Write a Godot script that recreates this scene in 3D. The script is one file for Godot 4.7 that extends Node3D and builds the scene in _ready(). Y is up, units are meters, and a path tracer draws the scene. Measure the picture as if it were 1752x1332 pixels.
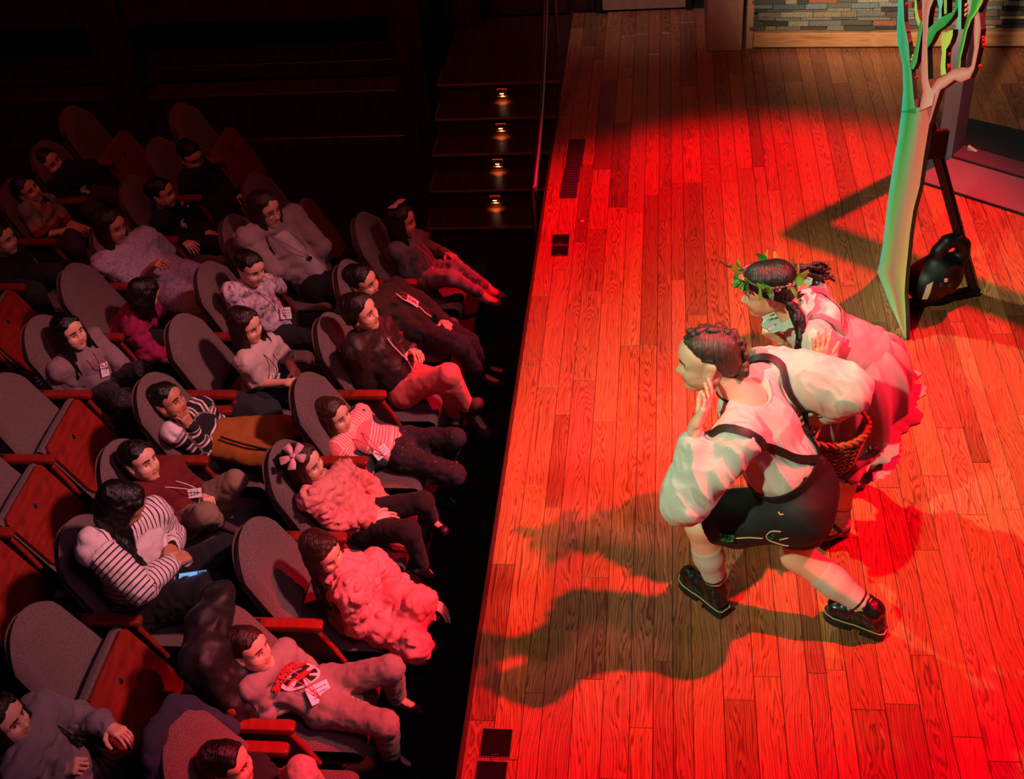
extends Node3D
# A theatre seen from the balcony: children in the stalls on the left, two actors on the red-lit timber stage.
# World: stage floor is y = 0, stage edge is x = 0, the boards run along z, the stalls lie at x < 0 on a floor 0.8 m lower.

const FLOOR_Y := -0.8
var M := {}
var rng := RandomNumberGenerator.new()
var taken := {}

# ---------- naming and tagging ----------
func numbered(called: String) -> String:
	var n: int = taken.get(called, 0)
	taken[called] = n + 1
	return called if n == 0 else "%s_%03d" % [called, n]

func tag(o: Node, label: String, category := "", group := "", kind := "") -> Node:
	if label: o.set_meta("label", label)
	if category: o.set_meta("category", category)
	if group: o.set_meta("group", group)
	if kind: o.set_meta("kind", kind)
	return o

func thing(called: String, label: String, category: String, at := Vector3.ZERO, turn := 0.0, group := "") -> Node3D:
	var o := Node3D.new()
	o.name = numbered(called)
	add_child(o)
	o.position = at
	o.rotation.y = turn
	tag(o, label, category, group)
	return o

func part(parent: Node, called: String, mesh: Mesh, m: Material, at := Vector3.ZERO) -> MeshInstance3D:
	var o := MeshInstance3D.new()
	o.name = called
	o.mesh = mesh
	o.material_override = null
	for k in mesh.get_surface_count(): o.set_surface_override_material(k, m)
	parent.add_child(o, true)
	o.position = at
	return o

func single(called: String, mesh: Mesh, m: Material, label: String, category: String, at := Vector3.ZERO, group := "", kind := "") -> MeshInstance3D:
	var o := part(self, numbered(called), mesh, m, at)
	tag(o, label, category, group, kind)
	return o

func structure(called: String, mesh: Mesh, m: Material, at := Vector3.ZERO) -> MeshInstance3D:
	var o := part(self, called, mesh, m, at)
	o.set_meta("kind", "structure")
	return o

# ---------- mesh builder ----------
class MB:
	var v := PackedVector3Array()
	var n := PackedVector3Array()
	var uv := PackedVector2Array()
	var c := PackedColorArray()
	var i := PackedInt32Array()
	var col := Color(1, 1, 1)
	func vert(p: Vector3, nn: Vector3, t := Vector2.ZERO) -> int:
		v.append(p); n.append(nn); uv.append(t); c.append(col)
		return v.size() - 1
	func tri(a: int, b: int, d: int) -> void:
		i.append(a); i.append(b); i.append(d)
	# a b c d counter-clockwise seen from outside
	func quad(a: Vector3, b: Vector3, cc: Vector3, d: Vector3, s := 1.0, off := Vector2.ZERO) -> void:
		var nn := (b - a).cross(d - a)
		if nn.length_squared() < 1e-14: nn = (cc - b).cross(d - b)
		nn = nn.normalized()
		var w := (b - a).length() * s
		var h := (d - a).length() * s
		var k := vert(a, nn, off)
		vert(b, nn, off + Vector2(w, 0)); vert(cc, nn, off + Vector2(w, h)); vert(d, nn, off + Vector2(0, h))
		tri(k, k + 2, k + 1); tri(k, k + 3, k + 2)
	func face(a: Vector3, b: Vector3, cc: Vector3) -> void:
		var nn := (b - a).cross(cc - a).normalized()
		var k := vert(a, nn); vert(b, nn); vert(cc, nn)
		tri(k, k + 2, k + 1)
	# chamfered box
	func box(at: Vector3, size: Vector3, bevel := 0.0, b := Basis()) -> void:
		var h := size * 0.5
		var e := minf(bevel, minf(h.x, minf(h.y, h.z)) * 0.95)
		var ax := [Vector3(1, 0, 0), Vector3(0, 1, 0), Vector3(0, 0, 1)]
		for k in 3:
			var u: Vector3 = ax[(k + 1) % 3]
			var w: Vector3 = ax[(k + 2) % 3]
			var hu: float = h[(k + 1) % 3] - e
			var hw: float = h[(k + 2) % 3] - e
			for s in [-1.0, 1.0]:
				var m: Vector3 = ax[k] * (h[k] * s)
				var q := [m - u * hu - w * hw, m + u * hu - w * hw, m + u * hu + w * hw, m - u * hu + w * hw]
				if s < 0: q.reverse()
				quad(at + b * q[0], at + b * q[1], at + b * q[2], at + b * q[3])
		if e > 0.0:
			for k in 3:
				var u := (k + 1) % 3
				var w := (k + 2) % 3
				for su in [-1.0, 1.0]:
					for sw in [-1.0, 1.0]:
						var p1 := Vector3.ZERO; var p2 := Vector3.ZERO
						p1[u] = su * h[u]; p1[w] = sw * (h[w] - e)
						p2[u] = su * (h[u] - e); p2[w] = sw * h[w]
						var d := Vector3.ZERO; d[k] = h[k] - e
						var q := [p1 - d, p1 + d, p2 + d, p2 - d]
						if su * sw > 0: q.reverse()
						quad(at + b * q[0], at + b * q[1], at + b * q[2], at + b * q[3])
			for sx in [-1.0, 1.0]:
				for sy in [-1.0, 1.0]:
					for sz in [-1.0, 1.0]:
						var a1 := Vector3(sx * h.x, sy * (h.y - e), sz * (h.z - e))
						var a2 := Vector3(sx * (h.x - e), sy * h.y, sz * (h.z - e))
						var a3 := Vector3(sx * (h.x - e), sy * (h.y - e), sz * h.z)
						if sx * sy * sz > 0: face(at + b * a1, at + b * a2, at + b * a3)
						else: face(at + b * a1, at + b * a3, at + b * a2)
	# smooth grid of points rows x cols (row-major); flip turns it over
	func grid(p: PackedVector3Array, rows: int, cols: int, wrap := false, flip := false, us := 1.0, vs := 1.0) -> void:
		var nn := PackedVector3Array(); nn.resize(p.size())
		var cl := cols if wrap else cols - 1
		for r in rows - 1:
			for q in cl:
				var a := r * cols + q; var b := r * cols + (q + 1) % cols
				var d := a + cols; var e := b + cols
				var f := (p[b] - p[a]).cross(p[d] - p[a]) + (p[e] - p[b]).cross(p[d] - p[b])
				if flip: f = -f
				nn[a] += f; nn[b] += f; nn[d] += f; nn[e] += f
		var k := v.size()
		for r in rows:
			for q in cols:
				vert(p[r * cols + q], nn[r * cols + q].normalized(), Vector2(us * q / maxf(1, cols - 1), vs * r / maxf(1, rows - 1)))
		for r in rows - 1:
			for q in cl:
				var a := k + r * cols + q; var b := k + r * cols + (q + 1) % cols
				var d := a + cols; var e := b + cols
				if flip: tri(a, b, d); tri(b, e, d)
				else: tri(a, d, b); tri(b, d, e)
	func tube(path: PackedVector3Array, radii: PackedFloat32Array, sides := 8, caps := true, squash := 1.0) -> void:
		var m := path.size()
		var up := Vector3.UP
		var pts := PackedVector3Array()
		var last := Vector3.ZERO
		for k in m:
			var t := (path[mini(k + 1, m - 1)] - path[maxi(k - 1, 0)]).normalized()
			var x := last
			if k == 0:
				x = t.cross(up if absf(t.y) < 0.9 else Vector3.RIGHT).normalized()
			x = (x - t * x.dot(t)).normalized()
			last = x
			var y := t.cross(x)
			for s in sides:
				var a := TAU * s / sides
				pts.append(path[k] + (x * cos(a) + y * sin(a) * squash) * radii[mini(k, radii.size() - 1)])
		grid(pts, m, sides, true, false, 1.0, float(m))
		if caps:
			for e in [0, m - 1]:
				var dir := (path[0] - path[1]).normalized() if e == 0 else (path[m - 1] - path[m - 2]).normalized()
				var k := vert(path[e], dir)
				for s in sides: vert(pts[e * sides + s], dir)
				for s in sides:
					if e == 0: tri(k, k + 1 + s, k + 1 + (s + 1) % sides)
					else: tri(k, k + 1 + (s + 1) % sides, k + 1 + s)
	func lathe(at: Vector3, prof: PackedVector2Array, sides := 16, b := Basis()) -> void:
		var pts := PackedVector3Array()
		for q in prof:
			for s in sides:
				var a := -TAU * s / sides
				pts.append(at + b * Vector3(q.x * cos(a), q.y, q.x * sin(a)))
		grid(pts, prof.size(), sides, true, true)
	func extrude(poly: PackedVector2Array, x: Vector3, y: Vector3, at: Vector3, depth: Vector3) -> void:
		var t := Geometry2D.triangulate_polygon(poly)
		var nz := depth.normalized()
		for s in [0, 1]:
			var k := v.size()
			for q in poly: vert(at + x * q.x + y * q.y + depth * (0.5 if s else -0.5), nz if s else -nz, q)
			for j in range(0, t.size(), 3):
				if s: tri(k + t[j], k + t[j + 2], k + t[j + 1])
				else: tri(k + t[j], k + t[j + 1], k + t[j + 2])
		for j in poly.size():
			var a := at + x * poly[j].x + y * poly[j].y
			var p2 := poly[(j + 1) % poly.size()]
			var b := at + x * p2.x + y * p2.y
			quad(a - depth * 0.5, b - depth * 0.5, b + depth * 0.5, a + depth * 0.5)
	func mesh(colors := false, tangents := false) -> ArrayMesh:
		var arr := []
		arr.resize(Mesh.ARRAY_MAX)
		arr[Mesh.ARRAY_VERTEX] = v; arr[Mesh.ARRAY_NORMAL] = n; arr[Mesh.ARRAY_TEX_UV] = uv; arr[Mesh.ARRAY_INDEX] = i
		if colors: arr[Mesh.ARRAY_COLOR] = c
		var am := ArrayMesh.new()
		am.add_surface_from_arrays(Mesh.PRIMITIVE_TRIANGLES, arr)
		return am

func boxm(size: Vector3, bevel := 0.0, at := Vector3.ZERO, b := Basis()) -> ArrayMesh:
	var m := MB.new()
	m.box(at, size, bevel, b)
	return m.mesh()

# ---------- materials ----------
func mat(col: Color, rough := 0.8, metal := 0.0) -> StandardMaterial3D:
	var m := StandardMaterial3D.new()
	m.albedo_color = col
	m.roughness = rough
	m.metallic = metal
	return m

func noise_tex(size: int, freq: float, ramp: Array, seed_ := 1, type := FastNoiseLite.TYPE_SIMPLEX_SMOOTH, stretch := 1, oct := 4) -> ImageTexture:
	# seamless noise picture run through the colours of ramp; stretch draws it out along v
	var nz := FastNoiseLite.new()
	nz.seed = seed_; nz.noise_type = type; nz.frequency = freq; nz.fractal_octaves = oct
	nz.cellular_return_type = FastNoiseLite.RETURN_CELL_VALUE
	var g := nz.get_seamless_image(size, size / stretch)
	g.convert(Image.FORMAT_L8)
	if stretch > 1: g.resize(size, size, Image.INTERPOLATE_CUBIC)
	var src := g.get_data()
	var data := PackedByteArray(); data.resize(size * size * 3)
	var top: int = ramp.size() - 1
	var lut := PackedByteArray(); lut.resize(768)
	for k in 256:
		var f := k / 255.001 * top
		var cc: Color = (ramp[int(f)] as Color).lerp(ramp[mini(int(f) + 1, top)], f - int(f))
		lut[k * 3] = int(cc.r * 255); lut[k * 3 + 1] = int(cc.g * 255); lut[k * 3 + 2] = int(cc.b * 255)
	for k in size * size:
		var q := src[k] * 3
		data[k * 3] = lut[q]; data[k * 3 + 1] = lut[q + 1]; data[k * 3 + 2] = lut[q + 2]
	return ImageTexture.create_from_image(Image.create_from_data(size, size, false, Image.FORMAT_RGB8, data))

func triplanar(m: StandardMaterial3D, tex: Texture2D, scale: Vector3, bump := 0.0, world := false) -> StandardMaterial3D:
	m.albedo_texture = tex
	m.uv1_triplanar = true
	m.uv1_world_triplanar = world
	m.uv1_scale = scale
	if bump > 0.0:
		m.heightmap_enabled = true
		m.heightmap_texture = tex
		m.heightmap_scale = bump
	return m

func plank_sheet(seed_: int, dark: Color, light: Color) -> ImageTexture:
	# eight strips of flat-sawn and straight grain side by side, each 0.13 m by 2 m
	var w := 1024; var h := 1024
	var nz := FastNoiseLite.new(); nz.seed = seed_; nz.frequency = 1.0; nz.fractal_octaves = 2
	var r := RandomNumberGenerator.new(); r.seed = seed_
	var data := PackedByteArray(); data.resize(w * h * 3)
	for s in 8:
		var straight := s in [1, 4, 6]
		var c0 := r.randf_range(9.0, 16.0) * (1.0 if r.randf() < 0.5 else -1.0) if straight else r.randf_range(-2.5, 2.5)
		var d0 := r.randf_range(3.0, 7.0) if straight else r.randf_range(-3.5, -1.0)
		var sl := r.randf_range(0.2, 1.0) if straight else r.randf_range(2.2, 4.5)
		var step := r.randf_range(0.62, 1.05)
		for y in h:
			var v := 2.0 * y / h
			var cx := c0 + nz.get_noise_2d(v * 1.1, s * 31.0) * 2.6
			var d := d0 + sl * v + nz.get_noise_2d(v * 1.6, s * 17.0 + 5.0) * 3.2
			for x in 128:
				var u := (x - 64) * 0.1016
				var wob := nz.get_noise_2d(u * 0.42 + s * 50.0, v * 1.7) * 0.8 + nz.get_noise_2d(u * 1.3 + s * 50.0, v * 6.0 + 9.0) * 0.12
				var q := sqrt((u - cx) * (u - cx) + d * d) / step + wob
				var f := q - floorf(q)
				var line := smoothstep(0.35, 0.9, f) * (1.0 - smoothstep(0.9, 1.0, f))
				var tone := nz.get_noise_2d(floorf(q) * 3.7, s * 9.0) * 0.16
				var pore := nz.get_noise_2d(u * 11.0 + s * 70.0, v * 16.0)
				var g := clampf(0.88 - 0.62 * line + tone + pore * 0.12, 0.0, 1.0)
				var cc := dark.lerp(light, g)
				var o := (y * w + s * 128 + x) * 3
				data[o] = int(cc.r * 255); data[o + 1] = int(cc.g * 255); data[o + 2] = int(cc.b * 255)
	return ImageTexture.create_from_image(Image.create_from_data(w, h, false, Image.FORMAT_RGB8, data))

# ---------- camera, air, light ----------
func make_view() -> void:
	var cam := Camera3D.new()
	cam.name = "camera"
	cam.transform = Transform3D(Basis(Vector3(0.992177, -0.079137, -0.096554), Vector3(0.000386, 0.775356, -0.631525), Vector3(0.124841, 0.626547, 0.769320)), Vector3(0.813, 4.2, 0.0))
	cam.fov = 34.80
	cam.near = 0.1
	cam.far = 60.0
	add_child(cam)
	var we := WorldEnvironment.new()
	we.name = "surroundings"
	var e := Environment.new()
	e.background_mode = Environment.BG_COLOR
	e.background_color = Color(0, 0, 0)
	e.tonemap_mode = Environment.TONE_MAPPER_LINEAR
	e.tonemap_exposure = 1.0
	e.sdfgi_enabled = true
	e.ssao_enabled = true
	e.ssil_enabled = true
	we.environment = e
	add_child(we)

func spot(called: String, at: Vector3, to: Vector3, col: Color, energy: float, angle: float, blend: float, size: float) -> void:
	var l := SpotLight3D.new()
	l.name = called
	add_child(l)
	l.look_at_from_position(at, to, Vector3.UP if absf((to - at).normalized().y) < 0.99 else Vector3.RIGHT)
	l.light_color = col
	l.light_energy = energy
	l.spot_angle = angle
	l.spot_angle_attenuation = blend
	l.spot_range = 40.0
	l.spot_attenuation = 2.0
	l.light_size = size
	l.shadow_enabled = true

func make_lights() -> void:
	var red := Color(1.0, 0.0, 0.17)
	# two red floods hang high on the right: one level with the actors, one over the rear wall
	spot("red_flood_middle", Vector3(7.55, 10.8, -5.55), Vector3(1.9, 0, -3.1), red, 540.0, 12.4, 0.4, 0.16)
	spot("red_flood_rear", Vector3(6.9, 10.9, -11.4), Vector3(1.25, 0, -6.35), red, 540.0, 8.6, 0.5, 0.16)
	# pale greenish-white key lights hang over the left wall and cross the stage
	spot("white_key", Vector3(-4.6, 9.0, -8.6), Vector3(2.4, 0.7, -5.0), Color(0.86, 1.0, 0.80), 150.0, 11.0, 1.0, 0.14)
	spot("white_key_front", Vector3(-3.2, 8.0, 1.5), Vector3(1.2, 0.5, -4.5), Color(0.88, 1.0, 0.82), 88.0, 10.2, 1.0, 0.14)
	# a pink side light from over the stage catches the front rows of the stalls
	spot("pink_side_light", Vector3(6.0, 8.5, -3.2), Vector3(-1.25, 0, -4.6), Color(1.0, 0.62, 0.64), 150.0, 12.0, 1.0, 0.4)
	# dimmed mauve house light on the nearer stalls
	spot("dimmed_house_light", Vector3(2.6, 6.5, -0.6), Vector3(-1.7, -0.3, -3.9), Color(0.88, 0.60, 0.80), 9.0, 21.0, 1.0, 0.8)
	# wash on the stone wall at the rear of the stage
	spot("stone_wall_wash", Vector3(0.9, 4.2, -3.4), Vector3(2.6, 0.9, -9.4), Color(1.0, 0.93, 0.80), 110.0, 12.5, 1.0, 0.2)
	# small work light on the side doorway
	spot("doorway_light", Vector3(3.2, 5.0, -3.0), Vector3(2.9, 0.5, -7.5), Color(0.96, 1.0, 0.96), 14.0, 11.0, 1.0, 0.2)
	# dim cool light on the panel door at the rear passage
	spot("passage_light", Vector3(0.7, 4.2, -7.2), Vector3(0.62, 0.5, -10.2), Color(0.92, 0.95, 1.0), 7.0, 15.0, 1.0, 0.2)
	# faint glow left on over the side wall and the stair
	spot("aisle_light", Vector3(-2.0, 7.0, -4.5), Vector3(-1.8, 0, -9.3), Color(1.0, 0.36, 0.30), 11.0, 38.0, 1.0, 0.8)

# ---------- the house and the stage ----------
func make_materials() -> void:
	M.board = mat(Color(1, 1, 1), 0.33)
	M.board.albedo_texture = plank_sheet(3, Color(0.37, 0.18, 0.12), Color(0.74, 0.46, 0.31))
	M.board.vertex_color_use_as_albedo = true
	M.board.heightmap_enabled = true
	M.board.heightmap_texture = M.board.albedo_texture
	M.board.heightmap_scale = 0.04
	M.darkwood = triplanar(mat(Color(0.55, 0.36, 0.30), 0.45), noise_tex(256, 0.02, [Color(0.22, 0.11, 0.08), Color(0.42, 0.22, 0.15), Color(0.30, 0.15, 0.1)], 5, FastNoiseLite.TYPE_SIMPLEX_SMOOTH, 8), Vector3(1.5, 1.5, 1.5))
	M.stepwood = triplanar(mat(Color(0.75, 0.55, 0.5), 0.4), noise_tex(256, 0.03, [Color(0.24, 0.12, 0.08), Color(0.40, 0.2, 0.13)], 6, FastNoiseLite.TYPE_SIMPLEX_SMOOTH, 8), Vector3(2, 2, 2))
	M.black = mat(Color(0.03, 0.028, 0.03), 0.6)
	M.blackmetal = mat(Color(0.045, 0.042, 0.045), 0.42, 0.3)
	M.carpet = triplanar(mat(Color(0.5, 0.42, 0.40), 1.0), noise_tex(128, 0.2, [Color(0.12, 0.10, 0.10), Color(0.22, 0.17, 0.16)], 9), Vector3(6, 6, 6), 0.2)
	M.plaster = triplanar(mat(Color(0.90, 0.72, 0.62), 0.8), noise_tex(128, 0.1, [Color(0.62, 0.55, 0.50), Color(0.72, 0.64, 0.58)], 12), Vector3(1, 1, 1))
	M.beam = triplanar(mat(Color(1, 1, 1), 0.5), noise_tex(256, 0.02, [Color(0.50, 0.30, 0.17), Color(0.68, 0.46, 0.29), Color(0.58, 0.36, 0.21)], 15, FastNoiseLite.TYPE_SIMPLEX_SMOOTH, 1), Vector3(0.5, 5.0, 0.5))
	M.wall = mat(Color(0.10, 0.07, 0.065), 0.9)
	M.chrome = mat(Color(0.66, 0.66, 0.70), 0.34, 1.0)
	M.curtain = mat(Color(0.24, 0.10, 0.10), 0.95)
	M.greypost = triplanar(mat(Color(0.9, 0.9, 0.9), 0.6), noise_tex(128, 0.05, [Color(0.55, 0.55, 0.54), Color(0.66, 0.66, 0.64)], 17, FastNoiseLite.TYPE_SIMPLEX_SMOOTH, 4), Vector3(2, 1, 2))
	M.mauvepost = mat(Color(0.30, 0.22, 0.25), 0.6)
	M.mat = triplanar(mat(Color(1, 1, 1), 0.95), noise_tex(128, 0.3, [Color(0.05, 0.05, 0.055), Color(0.13, 0.13, 0.13)], 18), Vector3(4, 4, 4), 0.15)
	M.threshold = triplanar(mat(Color(1, 1, 1), 0.7), noise_tex(128, 0.2, [Color(0.36, 0.33, 0.33), Color(0.46, 0.43, 0.43)], 19), Vector3(3, 3, 3))
	var st := noise_tex(128, 0.08, [Color(0.62, 0.62, 0.62), Color(1, 1, 1)], 21)
	M.mortar = mat(Color(0.24, 0.22, 0.20), 0.95)
	M.stageface = mat(Color(0.13, 0.09, 0.085), 0.7)
	M.stone = triplanar(mat(Color(1, 1, 1), 0.9), st, Vector3(6, 6, 6), 0.9)
	M.stone.vertex_color_use_as_albedo = true

func make_house() -> void:
	# shell of the hall
	structure("wall_left", boxm(Vector3(0.3, 16, 19)), M.wall, Vector3(-10, 6.4, -3.5))
	structure("wall_right", boxm(Vector3(0.3, 16, 19)), M.wall, Vector3(11, 6.4, -3.5))
	structure("wall_front", boxm(Vector3(21.3, 16, 0.3)), M.wall, Vector3(0.5, 6.4, 5.9))
	structure("ceiling", boxm(Vector3(21.3, 0.3, 19)), M.wall, Vector3(0.5, 14.2, -3.5))
	structure("floor", boxm(Vector3(10.1, 0.2, 19)), M.carpet, Vector3(-4.95, FLOOR_Y - 0.1, -3.5))
	# stage block under the boards, with its dark front
	structure("trim_1", boxm(Vector3(10.9, 0.76, 14.4), 0.0), M.stageface, Vector3(5.50, FLOOR_Y + 0.38, -4.6))
	var lip := MB.new()
	lip.box(Vector3(-0.004, -0.02, -5.5), Vector3(0.02, 0.04, 12.6), 0.006)
	structure("trim_2", lip.mesh(), M.stepwood)

	# stage boards
	var cols := [0.006, 0.112, 0.224, 0.302, 0.425, 0.547, 0.657, 0.751, 0.832, 0.911, 1.035, 1.160, 1.270, 1.378, 1.455, 1.536, 1.670, 1.805, 1.905, 2.02, 2.14, 2.27, 2.35, 2.43, 2.55, 2.67, 2.76, 2.88, 3.0, 3.08, 3.2, 3.33, 3.42, 3.55, 3.67]
	var floor_node := Node3D.new()
	floor_node.name = "stage_floor"
	add_child(floor_node)
	tag(floor_node, "polished reddish timber stage floor of mixed-width planks", "", "", "structure")
	var r := RandomNumberGenerator.new(); r.seed = 77
	var z0 := -2.35
	for ci in cols.size() - 1:
		var z := z0 + r.randf() * 0.8
		var xa: float = cols[ci]; var xb: float = cols[ci + 1]
		while z > -10.2:
			var ln := r.randf_range(0.55, 1.75)
			var zb := maxf(z - ln, -10.25)
			var mb := MB.new()
			var tone := r.randf()
			var lum := lerpf(0.58, 1.05, pow(tone, 0.8))
			if r.randf() < 0.10: lum *= 0.66
			var c := Color(lum, lum * r.randf_range(0.78, 1.02), lum * r.randf_range(0.66, 1.0))
			mb.col = c
			var g := 0.0011
			var e := 0.0016
			var t := r.randf_range(-0.0004, 0.0004)
			var strip := r.randi() % 8
			var pv := (z - zb) / 2.0
			var v0 := r.randf() * (1.0 - pv)
			var pu := (xb - xa) / 0.13 * 0.125 * 0.94
			var u0 := strip * 0.125 + 0.003
			var flipu := 1.0
			if r.randf() < 0.5: u0 += pu; flipu = -1.0
			var P := func(x: float, y: float, zz: float) -> int:
				var nn := Vector3(0, 1, 0)
				return mb.vert(Vector3(x, y, zz), nn, Vector2(u0 + flipu * (x - xa) / (xb - xa) * pu, v0 + (z - zz) / (z - zb) * pv))
			var x1 := xa + g; var x2 := xb - g; var za := z - g; var zc := zb + g
			var top := [P.call(x1 + e, t, za - e), P.call(x2 - e, t, za - e), P.call(x2 - e, t, zc + e), P.call(x1 + e, t, zc + e)]
			mb.tri(top[0], top[2], top[1]); mb.tri(top[0], top[3], top[2])
			# chamfer and side faces
			var tp := [Vector3(x1 + e, t, za - e), Vector3(x2 - e, t, za - e), Vector3(x2 - e, t, zc + e), Vector3(x1 + e, t, zc + e)]
			var md := [Vector3(x1, t - e, za), Vector3(x2, t - e, za), Vector3(x2, t - e, zc), Vector3(x1, t - e, zc)]
			for k in 4:
				var k2 := (k + 1) % 4
				mb.quad(md[k], md[k2], tp[k2], tp[k], 1.0, Vector2(u0, v0))
				mb.quad(md[k] + Vector3(0, -0.018, 0), md[k2] + Vector3(0, -0.018, 0), md[k2], md[k], 1.0, Vector2(u0, v0))
			part(floor_node, "plank", mb.mesh(true), M.board)
			z = zb
	# foot of the stage to the right and ahead of the view, out of the frame
	structure("trim_3", boxm(Vector3(7.2, 0.03, 12.7)), M.darkwood, Vector3(7.28, -0.016, -3.9))
	structure("trim_4", boxm(Vector3(3.66, 0.03, 4.95)), M.darkwood, Vector3(1.84, -0.016, 0.15))

	make_steps()
	make_left_wall()
	make_back_wall()
	make_stage_fittings()

func make_steps() -> void:
	# nosings fall from the stage level: five rises of 0.16 with 0.275 goings
	var n := thing("stair", "dark timber stair with lit risers climbing beside the stage edge", "stairs", Vector3(-0.5, FLOOR_Y, -8.9))
	for k in 5:
		var top := -0.16 * k
		var zn := -8.94 + 0.27 * k
		var depth := 0.30 if k > 0 else 1.3
		part(n, "tread", boxm(Vector3(0.98, 0.03, depth), 0.006), M.stepwood, Vector3(-0.495, top - 0.0165, zn - depth * 0.5 + 0.012) - n.position)
		part(n, "riser", boxm(Vector3(0.97, 0.128, 0.02), 0.0), M.stepwood, Vector3(-0.495, top - 0.0955, zn - 0.012) - n.position)
		var edge := MB.new()
		edge.box(Vector3(-0.495, top + 0.001, zn + 0.008), Vector3(0.97, 0.004, 0.010), 0.001)
		part(n, "nosing_strip", edge.mesh(), M.nosing, -n.position)
		var side := MB.new()
		side.box(Vector3(-0.983, top + 0.001, zn - minf(depth, 0.3) * 0.5), Vector3(0.008, 0.004, minf(depth, 0.3) - 0.03), 0.001)
		part(n, "side_strip", side.mesh(), M.nosing, -n.position)
		var inside_h: float = 0.8 - 0.16 * k - 0.035
		part(n, "carcass", boxm(Vector3(0.95, inside_h, 0.25)), M.stageface, Vector3(-0.495, FLOOR_Y + inside_h * 0.5, zn - 0.16) - n.position)
	# lamps let into the risers
	var xs := [-0.475, -0.47, -0.48, -0.485]
	var places := ["topmost", "second", "third", "lowest"]
	for k in 4:
		var zn: float = -8.94 + 0.27 * k
		var at := Vector3(xs[k], -0.16 * k - 0.085, zn + 0.001)
		var t := thing("step_light", "small brass louvred lamp set in the %s lit riser" % places[k], "lamp", at, 0.0, "stair riser lamps")
		var fr := MB.new()
		fr.box(Vector3(0, 0.031, 0.004), Vector3(0.085, 0.012, 0.012), 0.003)
		fr.box(Vector3(0, -0.031, 0.004), Vector3(0.085, 0.012, 0.012), 0.003)
		fr.box(Vector3(-0.037, 0, 0.004), Vector3(0.012, 0.052, 0.012), 0.003)
		fr.box(Vector3(0.037, 0, 0.004), Vector3(0.012, 0.052, 0.012), 0.003)
		part(t, "frame", fr.mesh(), M.brass)
		for j in 3:
			part(t, "louvre", boxm(Vector3(0.062, 0.004, 0.014), 0.001, Vector3.ZERO, Basis(Vector3.RIGHT, 0.5)), M.brass, Vector3(0, 0.016 - 0.015 * j, 0.002))
		part(t, "glowing_lamp", boxm(Vector3(0.03, 0.018, 0.004), 0.001), M.lampglow, Vector3(-0.006, -0.012, 0.0))
		var l := SpotLight3D.new()
		l.name = "lamp_light"
		t.add_child(l)
		l.position = Vector3(0, -0.012, 0.02)
		l.rotation = Vector3(-1.28, 0, 0)
		l.light_color = Color(1.0, 0.72, 0.42)
		l.light_energy = 0.055
		l.spot_angle = 56.0
		l.spot_angle_attenuation = 1.0
		l.spot_range = 20.0
		l.spot_attenuation = 2.0
		l.light_size = 0.01
		l.shadow_enabled = true
	# handrail on the stage side of the stair
	var h := thing("handrail", "polished steel tube handrail rising along the stair", "handrail", Vector3(-0.075, FLOOR_Y, -7.24))
	var path := PackedVector3Array([Vector3(-0.075, -0.79, -7.24), Vector3(-0.075, -0.4, -7.24), Vector3(-0.075, -0.03, -7.24), Vector3(-0.075, 0.055, -7.30), Vector3(-0.075, 0.17, -7.80), Vector3(-0.075, 0.44, -8.39), Vector3(-0.075, 0.71, -8.80), Vector3(-0.075, 0.93, -9.2), Vector3(-0.075, 0.96, -9.9)])
	var rail := MB.new(); rail.tube(smooth_path(path, 6), PackedFloat32Array([0.022]), 12)
	part(h, "rail_tube", rail.mesh(), M.chrome, -h.position)
	var post := MB.new(); post.tube(PackedVector3Array([Vector3(-0.075, 0.0, -9.55), Vector3(-0.075, 0.95, -9.55)]), PackedFloat32Array([0.014]), 10)
	part(h, "post", post.mesh(), M.chrome, -h.position)
	var fl := MB.new(); fl.lathe(Vector3(-0.075, FLOOR_Y, -7.24), PackedVector2Array([Vector2(0.0, 0.012), Vector2(0.04, 0.012), Vector2(0.045, 0.0)]), 16)
	part(h, "floor_flange", fl.mesh(), M.chrome, -h.position)

func smooth_path(p: PackedVector3Array, per: int) -> PackedVector3Array:
	var o := PackedVector3Array()
	for k in p.size() - 1:
		var a := p[maxi(k - 1, 0)]; var b := p[k]; var c := p[k + 1]; var d := p[mini(k + 2, p.size() - 1)]
		for j in per:
			o.append(b.cubic_interpolate(c, a, d, float(j) / per))
	o.append(p[p.size() - 1])
	return o

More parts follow.
